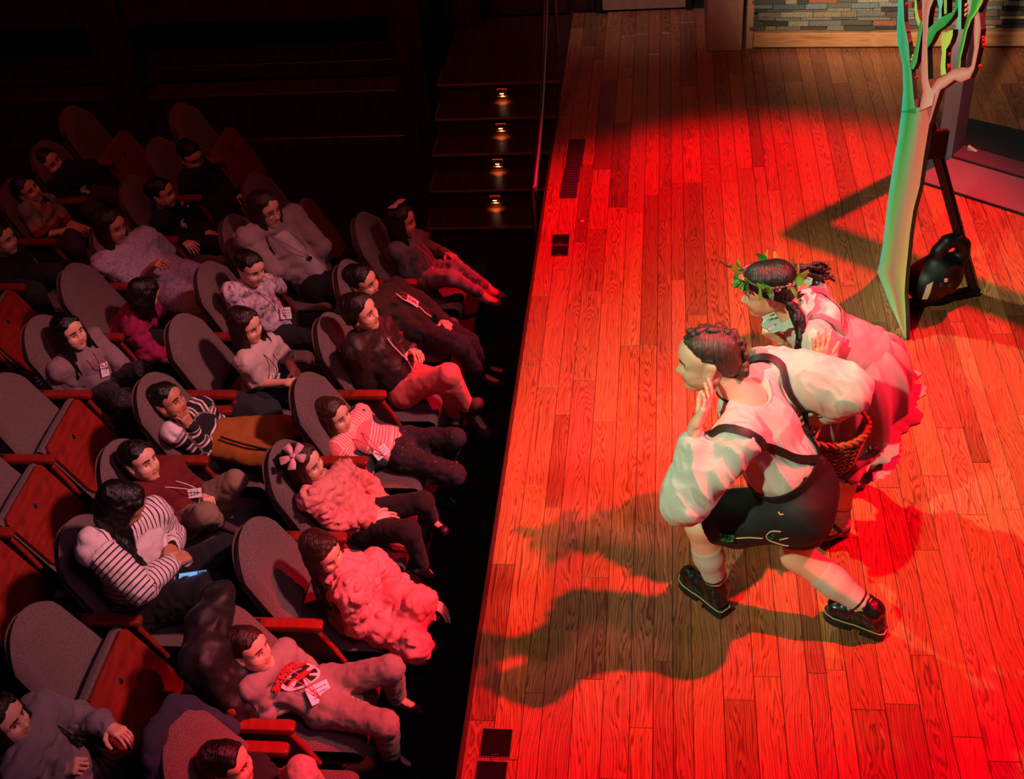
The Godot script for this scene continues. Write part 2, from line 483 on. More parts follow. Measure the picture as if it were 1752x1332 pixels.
func make_left_wall() -> void:
	# side wall of the stalls at z = -9.45: panelled dado, pilasters and recessed boxes
	var w := Node3D.new(); w.name = "wall_back_stalls"; add_child(w)
	w.set_meta("kind", "structure")
	tag(w, "dark timber side wall of the stalls with recessed panels between pilasters")
	part(w, "dado", boxm(Vector3(8.6, 0.52, 0.2)), M.darkwood, Vector3(-5.4, -0.54, -9.55))
	part(w, "upper_wall", boxm(Vector3(8.6, 3.2, 0.2)), M.darkwood, Vector3(-5.4, 1.97, -9.55))
	part(w, "recess_back", boxm(Vector3(8.6, 0.66, 0.08)), M.darkwood, Vector3(-5.4, 0.04, -9.78))
	for b in [[-3.60, -1.42], [-6.2, -3.92]]:
		var x0: float = b[0]; var x1: float = b[1]
		for rr in 4:
			for q in 4:
				var wd := (x1 - x0) / 4.0
				part(w, "panel", boxm(Vector3(wd - 0.02, 0.14, 0.02), 0.006), M.darkwood, Vector3(x0 + wd * (q + 0.5), -0.205 + 0.155 * rr + 0.01, -9.73))
		part(w, "sill", boxm(Vector3(x1 - x0, 0.03, 0.26), 0.005), M.stepwood, Vector3((x0 + x1) * 0.5, -0.285, -9.57))
		part(w, "head_rail", boxm(Vector3(x1 - x0, 0.04, 0.24), 0.005), M.stepwood, Vector3((x0 + x1) * 0.5, 0.37, -9.58))
	for px in [[-3.76, 0.30], [-1.27, 0.26], [-6.35, 0.3]]:
		part(w, "pilaster", boxm(Vector3(px[1], 4.4, 0.16), 0.012), M.darkwood, Vector3(px[0], 1.4, -9.40))
	part(w, "skirting", boxm(Vector3(8.6, 0.12, 0.03), 0.006), M.stepwood, Vector3(-5.4, -0.74, -9.435))
	structure("wall_back", boxm(Vector3(21.3, 16, 0.3)), M.wall, Vector3(0.5, 6.4, -12.6))
	# curtain hanging in the passage beyond the stair
	var mb := MB.new()
	var pts := PackedVector3Array()
	for rr in 5:
		for q in 49:
			var x := -1.28 + 0.52 * q / 48.0
			pts.append(Vector3(x, 0.02 + 0.75 * rr, -10.05 + 0.022 * sin(q * 1.35) + 0.008 * sin(q * 0.61 + rr)))
	mb.grid(pts, 5, 49)
	var back := PackedVector3Array()
	for p in pts: back.append(p + Vector3(0, 0, -0.006))
	mb.grid(back, 5, 49, false, true)
	single("curtain", mb.mesh(), M.curtain, "dark red pleated curtain hanging beyond the top of the stair", "curtain")

func make_back_wall() -> void:
	# plain panel and passage behind the stage, pilaster, then the stone-faced wall
	structure("wall_rear_passage", boxm(Vector3(1.95, 4.0, 0.12)), M.darkwood, Vector3(-0.06, 1.985, -10.36))
	var door := Node3D.new(); door.name = "door_1"; add_child(door); door.set_meta("kind", "structure")
	tag(door, "plain pinkish panel door standing at the rear of the stage")
	part(door, "leaf", boxm(Vector3(0.70, 2.1, 0.05), 0.004), M.plaster, Vector3(0.61, 1.07, -10.25))
	part(door, "jamb", boxm(Vector3(0.05, 2.2, 0.10), 0.004), M.black, Vector3(0.225, 1.1, -10.26))
	part(door, "jamb", boxm(Vector3(0.05, 2.2, 0.10), 0.004), M.black, Vector3(0.99, 1.1, -10.26))
	var pil := Node3D.new(); pil.name = "trim_5"; add_child(pil); pil.set_meta("kind", "structure")
	part(pil, "pilaster", boxm(Vector3(0.275, 3.2, 0.9), 0.006), M.plaster, Vector3(1.25, 1.6, -9.82))
	part(pil, "narrow_strip", boxm(Vector3(0.055, 3.2, 0.12), 0.004), M.plaster, Vector3(1.445, 1.6, -9.46))
	var wl := Node3D.new(); wl.name = "wall_stone"; add_child(wl); wl.set_meta("kind", "structure")
	tag(wl, "wall faced with thin ledge stones above a timber beam")
	var turn := Basis(Vector3.UP, -0.072)
	var origin := Vector3(1.475, 0, -9.41)
	# along the wall: +x in this basis
	var along := turn * Vector3(1, 0, 0)
	along = Vector3(0.9975, 0, 0.071)
	var out := Vector3(-0.071, 0, 0.9975)
	var bs := Basis(along, Vector3.UP, out)
	var L := 3.6
	part(wl, "backing", boxm(Vector3(L, 3.1, 0.1), 0.0, Vector3.ZERO, bs), M.mortar, origin + along * L * 0.5 + Vector3(0, 1.6, 0) - out * 0.09)
	part(wl, "beam", boxm(Vector3(L, 0.115, 0.10), 0.006, Vector3.ZERO, bs), M.beam, origin + along * L * 0.5 + Vector3(0, 0.085, 0))
	part(wl, "plinth", boxm(Vector3(L, 0.026, 0.03), 0.0, Vector3.ZERO, bs), M.darkwood, origin + along * L * 0.5 + Vector3(0, 0.013, 0) - out * 0.01)
	var tones := [Color(0.34, 0.31, 0.27), Color(0.44, 0.40, 0.33), Color(0.26, 0.25, 0.23), Color(0.50, 0.43, 0.32), Color(0.20, 0.19, 0.18), Color(0.40, 0.38, 0.35), Color(0.46, 0.26, 0.19), Color(0.31, 0.34, 0.33), Color(0.12, 0.115, 0.11), Color(0.37, 0.29, 0.22)]
	var r := RandomNumberGenerator.new(); r.seed = 5
	var y := 0.145
	while y < 0.62:
		var h := r.randf_range(0.022, 0.046)
		var x := -r.randf() * 0.1
		while x < 2.25:
			var ln := r.randf_range(0.06, 0.27)
			var c: Color = tones[r.randi() % tones.size()]
			c = (c * r.randf_range(1.0, 1.5)).srgb_to_linear()
			var mb := MB.new(); mb.col = c
			var dp := r.randf_range(0.03, 0.065)
			mb.box(Vector3.ZERO, Vector3(ln - 0.003, h - 0.002, dp), 0.004, bs)
			# knock the corners about a little so that no two stones match
			for k in mb.v.size():
				var p := mb.v[k]
				mb.v[k] = p + Vector3(sin(p.x * 91.0 + x * 13.0), sin(p.x * 57.0 + y * 31.0) * 0.5, sin(p.y * 77.0 + x * 7.0)) * 0.002
			var xa := maxf(x, 0.0)
			if x + ln > 0.02:
				part(wl, "stone", mb.mesh(true), M.stone, origin + along * (x + ln * 0.5 + 0.05) + Vector3(0, y + h * 0.5, 0) - out * (0.045 - dp * 0.5))
			x += ln
		y += h

func make_stage_fittings() -> void:
	# black floor-box covers let into the boards
	var covers := [[Vector3(0.142, 0, -6.65), Vector2(0.11, 0.118), "far pair, next to the long floor vent"], [Vector3(0.144, 0, -6.522), Vector2(0.11, 0.118), "far pair, farther from the long floor vent"], [Vector3(0.131, 0, -2.92), Vector2(0.125, 0.136), "near pair, toward the stair"], [Vector3(0.126, 0, -2.768), Vector2(0.125, 0.136), "near pair, away from the stair"]]
	for q in covers:
		var t := thing("floor_box", "black square socket cover in the boards, %s" % q[2], "floor box", q[0], 0.0, "floor socket covers")
		var s: Vector2 = q[1]
		part(t, "rim", boxm(Vector3(s.x, 0.004, s.y), 0.0015), M.coverrim, Vector3(0, 0.0022, 0))
		part(t, "lid", boxm(Vector3(s.x - 0.008, 0.005, s.y - 0.008), 0.002), M.blackmetal, Vector3(0, 0.004, 0))
		part(t, "finger_notch", boxm(Vector3(0.03, 0.003, 0.006), 0.001), M.chrome, Vector3(0.0, 0.007, s.y * 0.42))
		part(t, "hinge", boxm(Vector3(s.x * 0.5, 0.003, 0.006), 0.001), M.blackmetal, Vector3(0, 0.007, -s.y * 0.38))
	var v := thing("floor_vent", "long slate grey floor vent of four joined plates near the stair", "vent", Vector3(0.17, 0, -7.55))
	for k in 4:
		var z := -7.26 - 0.205 * k
		part(v, "plate", boxm(Vector3(0.115, 0.006, 0.195), 0.002), M.ventplate, Vector3(0.155 + 0.006 * k, 0.0035, z) - v.position)
		for j in 5:
			part(v, "slot", boxm(Vector3(0.09, 0.002, 0.008)), M.black, Vector3(0.155 + 0.006 * k, 0.0068, z - 0.07 + 0.035 * j) - v.position)
	var spike := MB.new(); spike.lathe(Vector3.ZERO, PackedVector2Array([Vector2(0.0, 0.002), Vector2(0.012, 0.002), Vector2(0.0135, 0.0004)]), 20)
	single("floor_marker", spike.mesh(), M.marker, "tiny round cream sticker on the boards near the socket covers", "marker", Vector3(0.265, 0.0003, -6.87))
	# side doorway on the right: jamb, threshold and door mat
	var d := Node3D.new(); d.name = "door_2"; add_child(d); d.set_meta("kind", "structure")
	tag(d, "grey jamb and threshold of the stage side doorway")
	var jb := MB.new()
	jb.extrude(PackedVector2Array([Vector2(2.598, -7.629), Vector2(2.67, -7.57), Vector2(2.775, -7.71), Vector2(2.70, -7.77)]), Vector3(1, 0, 0), Vector3(0, 0, 1), Vector3(0, 1.06, 0), Vector3(0, -2.12, 0))
	part(d, "jamb", jb.mesh(), M.mauvepost)
	var cas := MB.new()
	cas.extrude(PackedVector2Array([Vector2(2.585, -7.622), Vector2(2.664, -7.557), Vector2(2.670, -7.565), Vector2(2.591, -7.631)]), Vector3(1, 0, 0), Vector3(0, 0, 1), Vector3(0, 1.06, 0), Vector3(0, -2.11, 0))
	part(d, "casing", cas.mesh(), M.greypost)
	var far := MB.new()
	far.extrude(PackedVector2Array([Vector2(3.66, -6.79), Vector2(3.74, -6.73), Vector2(3.84, -6.87), Vector2(3.76, -6.93)]), Vector3(1, 0, 0), Vector3(0, 0, 1), Vector3(0, 1.06, 0), Vector3(0, -2.12, 0))
	part(d, "jamb", far.mesh(), M.mauvepost)
	var lin := MB.new()
	lin.extrude(PackedVector2Array([Vector2(2.59, -7.635), Vector2(3.74, -6.73), Vector2(3.84, -6.87), Vector2(2.70, -7.77)]), Vector3(1, 0, 0), Vector3(0, 0, 1), Vector3(0, 2.18, 0), Vector3(0, -0.12, 0))
	part(d, "lintel", lin.mesh(), M.mauvepost)
	var th := MB.new()
	th.extrude(PackedVector2Array([Vector2(2.44, -7.27), Vector2(3.55, -6.42), Vector2(3.70, -6.80), Vector2(2.56, -7.66)]), Vector3(1, 0, 0), Vector3(0, 0, 1), Vector3(0, 0.006, 0), Vector3(0, -0.012, 0))
	part(d, "threshold", th.mesh(), M.threshold)
	var th2 := MB.new()
	th2.extrude(PackedVector2Array([Vector2(2.57, -7.665), Vector2(3.72, -6.80), Vector2(3.80, -6.95), Vector2(2.69, -7.79)]), Vector3(1, 0, 0), Vector3(0, 0, 1), Vector3(0, 0.012, 0), Vector3(0, -0.014, 0))
	part(d, "sill", th2.mesh(), M.mauvepost)
	for ln in [[Vector3(2.435, 0.007, -7.265), Vector3(3.55, 0.007, -6.41)], [Vector3(2.56, 0.014, -7.655), Vector3(3.71, 0.014, -6.80)]]:
		var sb := MB.new(); sb.tube(PackedVector3Array(ln), PackedFloat32Array([0.008]), 6)
		part(d, "seal_strip", sb.mesh(), M.black)
	var mb2 := MB.new()
	mb2.extrude(PackedVector2Array([Vector2(2.72, -7.78), Vector2(3.82, -6.98), Vector2(4.1, -7.35), Vector2(2.87, -8.12)]), Vector3(1, 0, 0), Vector3(0, 0, 1), Vector3(0, 0.008, 0), Vector3(0, -0.016, 0))
	single("door_mat", mb2.mesh(), M.mat, "black rubber-backed mat lying inside the side doorway", "mat")
	var wd := MB.new()
	wd.extrude(PackedVector2Array([Vector2(0, 0), Vector2(0.075, 0), Vector2(0, 0.035)]), Vector3(0.9, 0, 0.43), Vector3(0, 1, 0), Vector3(2.79, 0.012, -7.66), Vector3(-0.012, 0, 0.025))
	single("door_wedge", wd.mesh(), M.marker, "small pale wedge at the foot of the grey jamb", "door wedge")

# ---------- theatre seats ----------
const PITCH := 0.562
const ROW := 0.883
func seat_x(row: int) -> float: return -0.93 - ROW * (row - 1)   # origin: 0.15 behind the tip of the armrest
func seat_z(k: int) -> float: return -3.1 - PITCH * (k + 0.5)

func shell(w0: float, w1: float, front: float, back: float, y0: float, y1: float, arch: float, hollow: float, lean: float) -> ArrayMesh:
	# a curved, arch-topped panel with thickness; x points forward
	var mb := MB.new()
	var R := 12; var Cn := 17
	var sides := []
	for s in 2:
		var p := PackedVector3Array()
		for r in R + 1:
			var tv := float(r) / R
			for q in Cn:
				var u := lerpf(-1.0, 1.0, float(q) / (Cn - 1))
				var au := absf(u)
				# rounded cushion edge: pinch the thickness toward the rim
				var edge := minf(minf(1.0 - au, 0.16) / 0.16, minf(minf(tv, 1.0 - tv), 0.1) / 0.1)
				var roll := 1.0 - sqrt(maxf(0.0, 1.0 - pow(1.0 - edge, 2.0)))
				var top := y1 - arch * pow(au, 2.4)
				var y := lerpf(y0 + 0.02 * (1.0 - au), top, tv)
				var w := lerpf(w0, w1, tv)
				var x := lean * tv - hollow * (1.0 - u * u)
				var th := lerpf(front, back, float(s)) if s == 1 else front
				var mid := (front + back) * 0.5
				x += lerpf(th, mid, roll)
				p.append(Vector3(x, y, u * w))
		sides.append(p)
		mb.grid(p, R + 1, Cn, false, s == 0, 4.0, 4.0)
	# rim
	var f: PackedVector3Array = sides[0]; var b: PackedVector3Array = sides[1]
	var loop := PackedInt32Array()
	for q in Cn: loop.append(q)
	for r in range(1, R + 1): loop.append(r * Cn + Cn - 1)
	for q in range(Cn - 2, -1, -1): loop.append(R * Cn + q)
	for r in range(R - 1, 0, -1): loop.append(r * Cn)
	for k in loop.size():
		var a := loop[k]; var d := loop[(k + 1) % loop.size()]
		mb.quad(f[a], b[a], b[d], f[d])
	return mb.mesh()

func cushion(len_: float, half: float, thick: float) -> ArrayMesh:
	# seat pad: x from 0 (rear) to len_ (front), waterfall front, y from -thick to 0
	var prof := PackedVector2Array()
	for a in 7:
		var t := PI * 0.5 * a / 6.0
		prof.append(Vector2(len_ - 0.045 + 0.045 * sin(t) , -0.045 + 0.045 * cos(t)))
	for a in 5:
		var t := PI * 0.5 * a / 4.0
		prof.append(Vector2(len_ - 0.03 + 0.03 * cos(t), -thick + 0.03 - 0.03 * sin(t)))
	prof.append(Vector2(0.0, -thick))
	prof.append(Vector2(0.0, -0.02)); prof.append(Vector2(0.02, 0.0))
	var mb := MB.new()
	var pts := PackedVector3Array()
	var zs := [-1.0, -0.97, -0.9, -0.5, 0.0, 0.5, 0.9, 0.97, 1.0]
	for z: float in zs:
		var e := 1.0 - pow(maxf(0.0, (absf(z) - 0.9) / 0.1), 2.0) * 0.16
		for q in prof:
			var cx := len_ * 0.5; var cy := -thick * 0.5
			var dome := 0.012 * (1.0 - z * z) if q.y > -0.03 else 0.0
			pts.append(Vector3(cx + (q.x - cx) * (0.9 + 0.1 * e) , cy + (q.y - cy) * e + dome, z * half))
	mb.grid(pts, zs.size(), prof.size(), true, false, 6.0, 4.0)
	for s in [0, zs.size() - 1]:
		var k := mb.v.size()
		var nn := Vector3(0, 0, -1 if s == 0 else 1)
		mb.vert(Vector3(len_ * 0.5, -thick * 0.5, zs[s] * half), nn)
		for q in prof.size(): mb.vert(pts[s * prof.size() + q], nn)
		for q in prof.size():
			if s == 0: mb.tri(k, k + 1 + q, k + 1 + (q + 1) % prof.size())
			else: mb.tri(k, k + 1 + (q + 1) % prof.size(), k + 1 + q)
	return mb.mesh()

var seat_parts := {}
func make_seat_parts() -> void:
	seat_parts.back = shell(0.255, 0.215, 0.035, -0.050, 0.42, 0.93, 0.12, 0.05, -0.19)
	seat_parts.shell = shell(0.235, 0.195, -0.030, -0.066, 0.34, 0.90, 0.12, 0.05, -0.19)
	seat_parts.pad = cushion(0.47, 0.235, 0.085)
	seat_parts.pan = boxm(Vector3(0.43, 0.022, 0.45), 0.008)
	var pan := MB.new()
	pan.extrude(PackedVector2Array([Vector2(-0.22, -0.19), Vector2(-0.12, -0.228), Vector2(0.20, -0.228), Vector2(0.225, -0.2), Vector2(0.225, 0.2), Vector2(0.20, 0.228), Vector2(-0.12, 0.228), Vector2(-0.22, 0.19)]), Vector3(1, 0, 0), Vector3(0, 0, 1), Vector3.ZERO, Vector3(0, -0.022, 0))
	seat_parts.pan = pan.mesh()
	var hole := MB.new(); hole.lathe(Vector3.ZERO, PackedVector2Array([Vector2(0.016, -0.004), Vector2(0.016, 0.0), Vector2(0.0, 0.0)]), 12)
	seat_parts.hole = hole.mesh()
	# armrest: gently rounded timber bar
	var arm := MB.new()
	var pts := PackedVector3Array()
	var ks := [[-0.26, 0.6], [-0.25, 0.92], [-0.2, 1.0], [0.0, 1.0], [0.11, 1.0], [0.14, 0.93], [0.15, 0.7]]
	for q in ks:
		for s in 12:
			var a := TAU * s / 12
			var cx: float = signf(cos(a)) * pow(absf(cos(a)), 0.35) * 0.031 * q[1]
			var cy: float = signf(sin(a)) * pow(absf(sin(a)), 0.35) * 0.019 * q[1]
			pts.append(Vector3(q[0], cy, cx))
	arm.grid(pts, ks.size(), 12, true, true)
	for e in [0, ks.size() - 1]:
		var k := arm.v.size(); var nn := Vector3(-1 if e == 0 else 1, 0, 0)
		arm.vert(Vector3(ks[e][0], 0, 0), nn)
		for s in 12: arm.vert(pts[e * 12 + s], nn)
		for s in 12:
			arm.tri(k, k + 1 + s, k + 1 + (s + 1) % 12)
	seat_parts.arm = arm.mesh()
	var inset := MB.new()
	inset.box(Vector3.ZERO, Vector3(0.085, 0.003, 0.034), 0.001)
	seat_parts.inset = inset.mesh()
	var leg := MB.new()
	leg.extrude(PackedVector2Array([Vector2(-0.17, 0.585), Vector2(-0.12, 0.0), Vector2(0.06, 0.0), Vector2(0.11, 0.30), Vector2(0.20, 0.32), Vector2(0.205, 0.36), Vector2(0.10, 0.585)]), Vector3(1, 0, 0), Vector3(0, 1, 0), Vector3.ZERO, Vector3(0, 0, 0.028))
	seat_parts.standard = leg.mesh()
	var edge := MB.new()
	edge.tube(PackedVector3Array([Vector3(0.11, 0.58, 0), Vector3(0.165, 0.46, 0), Vector3(0.212, 0.345, 0)]), PackedFloat32Array([0.015, 0.015, 0.013]), 8)
	seat_parts.brace = edge.mesh()
	var ped := MB.new()
	var prof := PackedVector2Array()
	for k in 7:
		var y := 0.02 + 0.032 * k
		prof.append(Vector2(0.115, y)); prof.append(Vector2(0.128, y + 0.006)); prof.append(Vector2(0.128, y + 0.016)); prof.append(Vector2(0.115, y + 0.022))
	prof.append(Vector2(0.05, 0.25))
	ped.lathe(Vector3.ZERO, prof, 20)
	seat_parts.pedestal = ped.mesh()

func seat(row: int, k: int, folded: bool, label: String, twin := false) -> void:
	var at := Vector3(seat_x(row), FLOOR_Y, seat_z(k))
	var t := thing("theatre_seat", label, "seat", at, 0.0, "empty tip-up theatre seats" if folded else "occupied theatre seats")
	part(t, "backrest", seat_parts.back, M.seatcloth)
	part(t, "back_shell", seat_parts.shell, M.shellcloth)
	var pad: MeshInstance3D
	var pan: MeshInstance3D
	if folded:
		var b := Basis(Vector3(0, 0, 1), deg_to_rad(118.0))
		var hinge := Vector3(0.285, 0.22, 0)
		pad = part(t, "seat_pad", seat_parts.pad, M.seatcloth)
		pad.transform = Transform3D(b, hinge + b * Vector3(0, 0.088, 0) + Vector3(0.0, 0, 0))
		pan = part(t, "seat_pan", seat_parts.pan, M.redwood)
		pan.transform = Transform3D(b, hinge + b * Vector3(0.235, -0.009, 0))
		var hl := part(pan, "bolt_hole", seat_parts.hole, M.black)
		hl.transform = Transform3D(Basis(Vector3(1, 0, 0), PI), Vector3(0.12, -0.012, 0.02))
	else:
		pad = part(t, "seat_pad", seat_parts.pad, M.seatcloth, Vector3(-0.07, 0.375, 0))
		pan = part(t, "seat_pan", seat_parts.pan, M.redwood, Vector3(0.165, 0.279, 0))
	var a := part(t, "armrest", seat_parts.arm, M.redwood, Vector3(0, 0.605, PITCH * 0.5))
	part(a, "rear_inset", seat_parts.inset, M.black, Vector3(-0.185, 0.0185, 0))
	part(t, "standard", seat_parts.standard, M.standard, Vector3(0, 0, PITCH * 0.5))
	part(t, "brace", seat_parts.brace, M.redwood, Vector3(0, 0, PITCH * 0.5))
	part(t, "pedestal", seat_parts.pedestal, M.black, Vector3(0.14, 0, 0))
	if twin:
		part(t, "armrest", seat_parts.arm, M.redwood, Vector3(-0.02, 0.55, PITCH * 0.5 + 0.075))
	if (row == 1 and k == 6):
		part(t, "armrest", seat_parts.arm, M.redwood, Vector3(0, 0.605, -PITCH * 0.5))
		part(t, "standard", seat_parts.standard, M.standard, Vector3(0, 0, -PITCH * 0.5))

func make_seats() -> void:
	M.seatcloth = triplanar(mat(Color(1, 1, 1), 0.95), noise_tex(128, 0.22, [Color(0.20, 0.16, 0.16), Color(0.46, 0.37, 0.35), Color(0.26, 0.20, 0.20), Color(0.42, 0.34, 0.33)], 31), Vector3(4, 4, 4), 0.25)
	M.seatcloth.rim_enabled = true; M.seatcloth.rim = 0.2
	M.redwood = triplanar(mat(Color(1, 1, 1), 0.32), noise_tex(128, 0.05, [Color(0.42, 0.10, 0.08), Color(0.54, 0.15, 0.11)], 32, FastNoiseLite.TYPE_SIMPLEX_SMOOTH, 4), Vector3(3, 3, 3))
	M.shellcloth = mat(Color(0.30, 0.21, 0.19), 0.7)
	M.standard = mat(Color(0.16, 0.07, 0.06), 0.6)
	make_seat_parts()
	for q in [[1, -1, "theatre seat under the dark-haired child with one raised pale knee"], [1, 0, "theatre seat under the boy in the grey tracksuit", true], [1, 1, "theatre seat under the long-haired girl in the pink puffer coat"], [1, 2, "theatre seat under the girl with a flower bow and pink jacket", true], [1, 3, "theatre seat under the child in the pink striped top"], [1, 4, "theatre seat under the person in brown jacket and pink leggings"], [1, 5, "theatre seat under the boy in the olive parka"], [1, 6, "theatre seat under the small girl in grey with stretched legs"], [2, -1, "theatre seat under the curly-haired person in a pale hoodie"], [2, 1, "theatre seat under the woman in the black and white striped top"], [2, 2, "theatre seat under the boy in the red sweatshirt"], [2, 3, "theatre seat under the boy with a mustard coat on his lap"], [2, 4, "theatre seat under the girl in the plain white tee", true], [2, 5, "theatre seat under the child in the teal-flowered tee"], [2, 6, "theatre seat under the woman in the pale blazer"], [3, 4, "theatre seat under the girl in the grey ribbed sweater"], [3, 5, "theatre seat under the child in the magenta jacket"], [3, 6, "theatre seat under the woman in the mottled floral dress"], [3, 7, "theatre seat under the boy in the navy printed top"], [3, 8, "theatre seat under the boy in the black hoodie"], [4, 6, "theatre seat under the person with dark clothes by the aisle wall"], [4, 7, "theatre seat under the child in the tie-dye shirt"], [4, 8, "theatre seat under the person in the royal blue sweatshirt"]]:
		seat(q[0], q[1], false, q[2], q.size() > 3)
	for q in [[2, 0, "empty tipped-up seat between the striped-top woman and the curly-haired person"], [3, 3, "empty tipped-up seat next to the girl in the ribbed sweater"], [3, 2, "empty tipped-up seat behind the boy in the red sweatshirt"], [3, 1, "empty tipped-up seat behind the striped-top woman"], [2, 7, "empty tipped-up seat in shadow next to the woman in the blazer"], [3, 9, "empty tipped-up seat next to the boy in the black hoodie"], [4, 5, "empty tipped-up seat behind the child in the magenta jacket"], [4, 9, "empty tipped-up seat next to the person in royal blue"]]:
		seat(q[0], q[1], true, q[2])

# ---------- painted tree flat, its brace and its weight ----------
func make_tree() -> void:
	var base := Vector3(2.03, 0, -6.27)
	var ux := Vector3(0.1127, 0, 0.9936)        # along the flat
	var nx := Vector3(0.9936, 0, -0.1127)       # behind the flat
	var t := thing("stage_tree", "tall cut-out tree painted in rainbow streaks with forked branches", "stage prop", base)
	# outlines in the plane of the flat (metres along, metres up), one piece per limb, colours from one edge to the other
	var limbs: Array = TREE_LIMBS
	for q in limbs:
		var mb := MB.new()
		var left: Array = q.l
		var right: Array = q.r
		var cols: Array = q.c
		var nrow := left.size()
		var ncol := cols.size()
		var th := 0.011
		for side in 2:
			var p := PackedVector3Array()
			var k0 := mb.v.size()
			for r in nrow:
				for c in ncol:
					var f := float(c) / (ncol - 1)
					var a := Vector2(left[r][0], left[r][1]).lerp(Vector2(right[r][0], right[r][1]), f)
					p.append(ux * a.x + Vector3.UP * a.y + nx * (th if side else -th + q.get("d", 0.0)))
			mb.grid(p, nrow, ncol, false, side == 0)
			for r in nrow:
				for c in ncol:
					var cc: Color = cols[c]
					if q.has("c2"): cc = cc.lerp(q.c2[c], float(r) / (nrow - 1))
					mb.c[k0 + r * ncol + c] = cc.srgb_to_linear() if side == 0 else Color(0.012, 0.012, 0.012)
		mb.col = Color(0.02, 0.018, 0.018)
		var lp := PackedVector3Array()
		for r in nrow: lp.append(ux * left[r][0] + Vector3.UP * left[r][1])
		for r in range(nrow - 1, -1, -1): lp.append(ux * right[r][0] + Vector3.UP * right[r][1])
		for k in lp.size():
			var a := lp[k]; var b := lp[(k + 1) % lp.size()]
			mb.quad(a - nx * th, b - nx * th, b + nx * th, a + nx * th)
		part(t, q.n, mb.mesh(true), M.paint)
	# black steel brace behind the flat
	var br := thing("tree_brace", "black steel triangular brace propping up the painted tree", "brace", Vector3(2.3, 0, -6.0))
	var corner := Vector3(2.53, 0.03, -6.0); var foot := Vector3(2.10, 0.03, -5.86); var top := Vector3(2.095, 1.22, -5.93)
	for e in [[foot, corner, "base_bar"], [corner, top, "diagonal_bar"], [foot, top, "upright_bar"]]:
		var a: Vector3 = e[0]; var b: Vector3 = e[1]
		var dir := (b - a).normalized()
		var side := Vector3(0.31, 0, -0.95).cross(dir).normalized()
		var bs := Basis(dir, side.cross(dir).normalized() * -1.0, side)
		part(br, e[2], boxm(Vector3((b - a).length() + 0.05, 0.055, 0.05), 0.008, Vector3.ZERO, bs), M.blackmetal, (a + b) * 0.5 - br.position)
	part(br, "gusset", boxm(Vector3(0.14, 0.16, 0.04), 0.01, Vector3.ZERO, Basis(Vector3.UP, 0.3)), M.blackmetal, Vector3(2.17, 1.0, -5.92) - br.position)
	# kettlebell weight on the base bar
	var kb := thing("kettlebell", "black rubber kettlebell with a pale paper label resting on the brace", "weight", Vector3(2.285, 0.055, -5.93))
	kb.scale = Vector3.ONE * 1.42
	kb.rotation = Vector3(0.0, 0.30, 0.0)
	var pr := []
	cap(pr, Vector3(-0.03, 0.075, 0), Vector3(0.02, 0.10, 0), 0.088, 0.086, 0.05)
	var hb := [Vector3(-0.005, 0.13, 0.0), Vector3(0.02, 0.205, 0), Vector3(0.055, 0.238, 0), Vector3(0.095, 0.235, 0), Vector3(0.122, 0.20, 0), Vector3(0.120, 0.155, 0), Vector3(0.075, 0.10, 0)]
	var tilt := Basis(Vector3(0, 0, 1), 0.12)
	for k in hb.size() - 1: cap(pr, tilt * hb[k], tilt * hb[k + 1], 0.030 if k == 0 else 0.021, 0.021 if k < hb.size() - 2 else 0.032, 0.03)
	part(kb, "body", sdf(pr, 0.008), M.rubber)
	var lab := MB.new()
	var lp := PackedVector3Array()
	for r in 5:
		for c in 4:
			var dirv := Vector3(-0.55 + 0.1 * c - 0.04 * r, 0.42 - 0.23 * r + 0.05 * c, 0.9).normalized()
			lp.append(Vector3(-0.03, 0.075, 0) + dirv * 0.0905)
	lab.grid(lp, 5, 4, false, true)
	part(kb, "paper_label", lab.mesh(), M.marker)
	for q in [Vector3(-0.005, 0.125, 0.086), Vector3(-0.024, 0.11, 0.088), Vector3(0.012, 0.10, 0.089)]:
		part(kb, "stamped_mark", boxm(Vector3(0.014, 0.014, 0.004), 0.001, Vector3.ZERO, Basis(Vector3(1, 0, 0), -0.3)), M.marker if q.y > 0.12 else M.ventplate, q)
	# beads strung on the branches
	var bead := MB.new(); bead.lathe(Vector3.ZERO, PackedVector2Array([Vector2(0, 0.009), Vector2(0.0065, 0.0065), Vector2(0.009, 0.0), Vector2(0.0065, -0.0065), Vector2(0, -0.009)]), 8)
	var bm := bead.mesh()
	for q in TREE_BEADS:
		part(t, "bead", bm, M.redbead if q[2] > 0 else M.goldbead, ux * q[0] + Vector3.UP * q[1] - nx * 0.0)

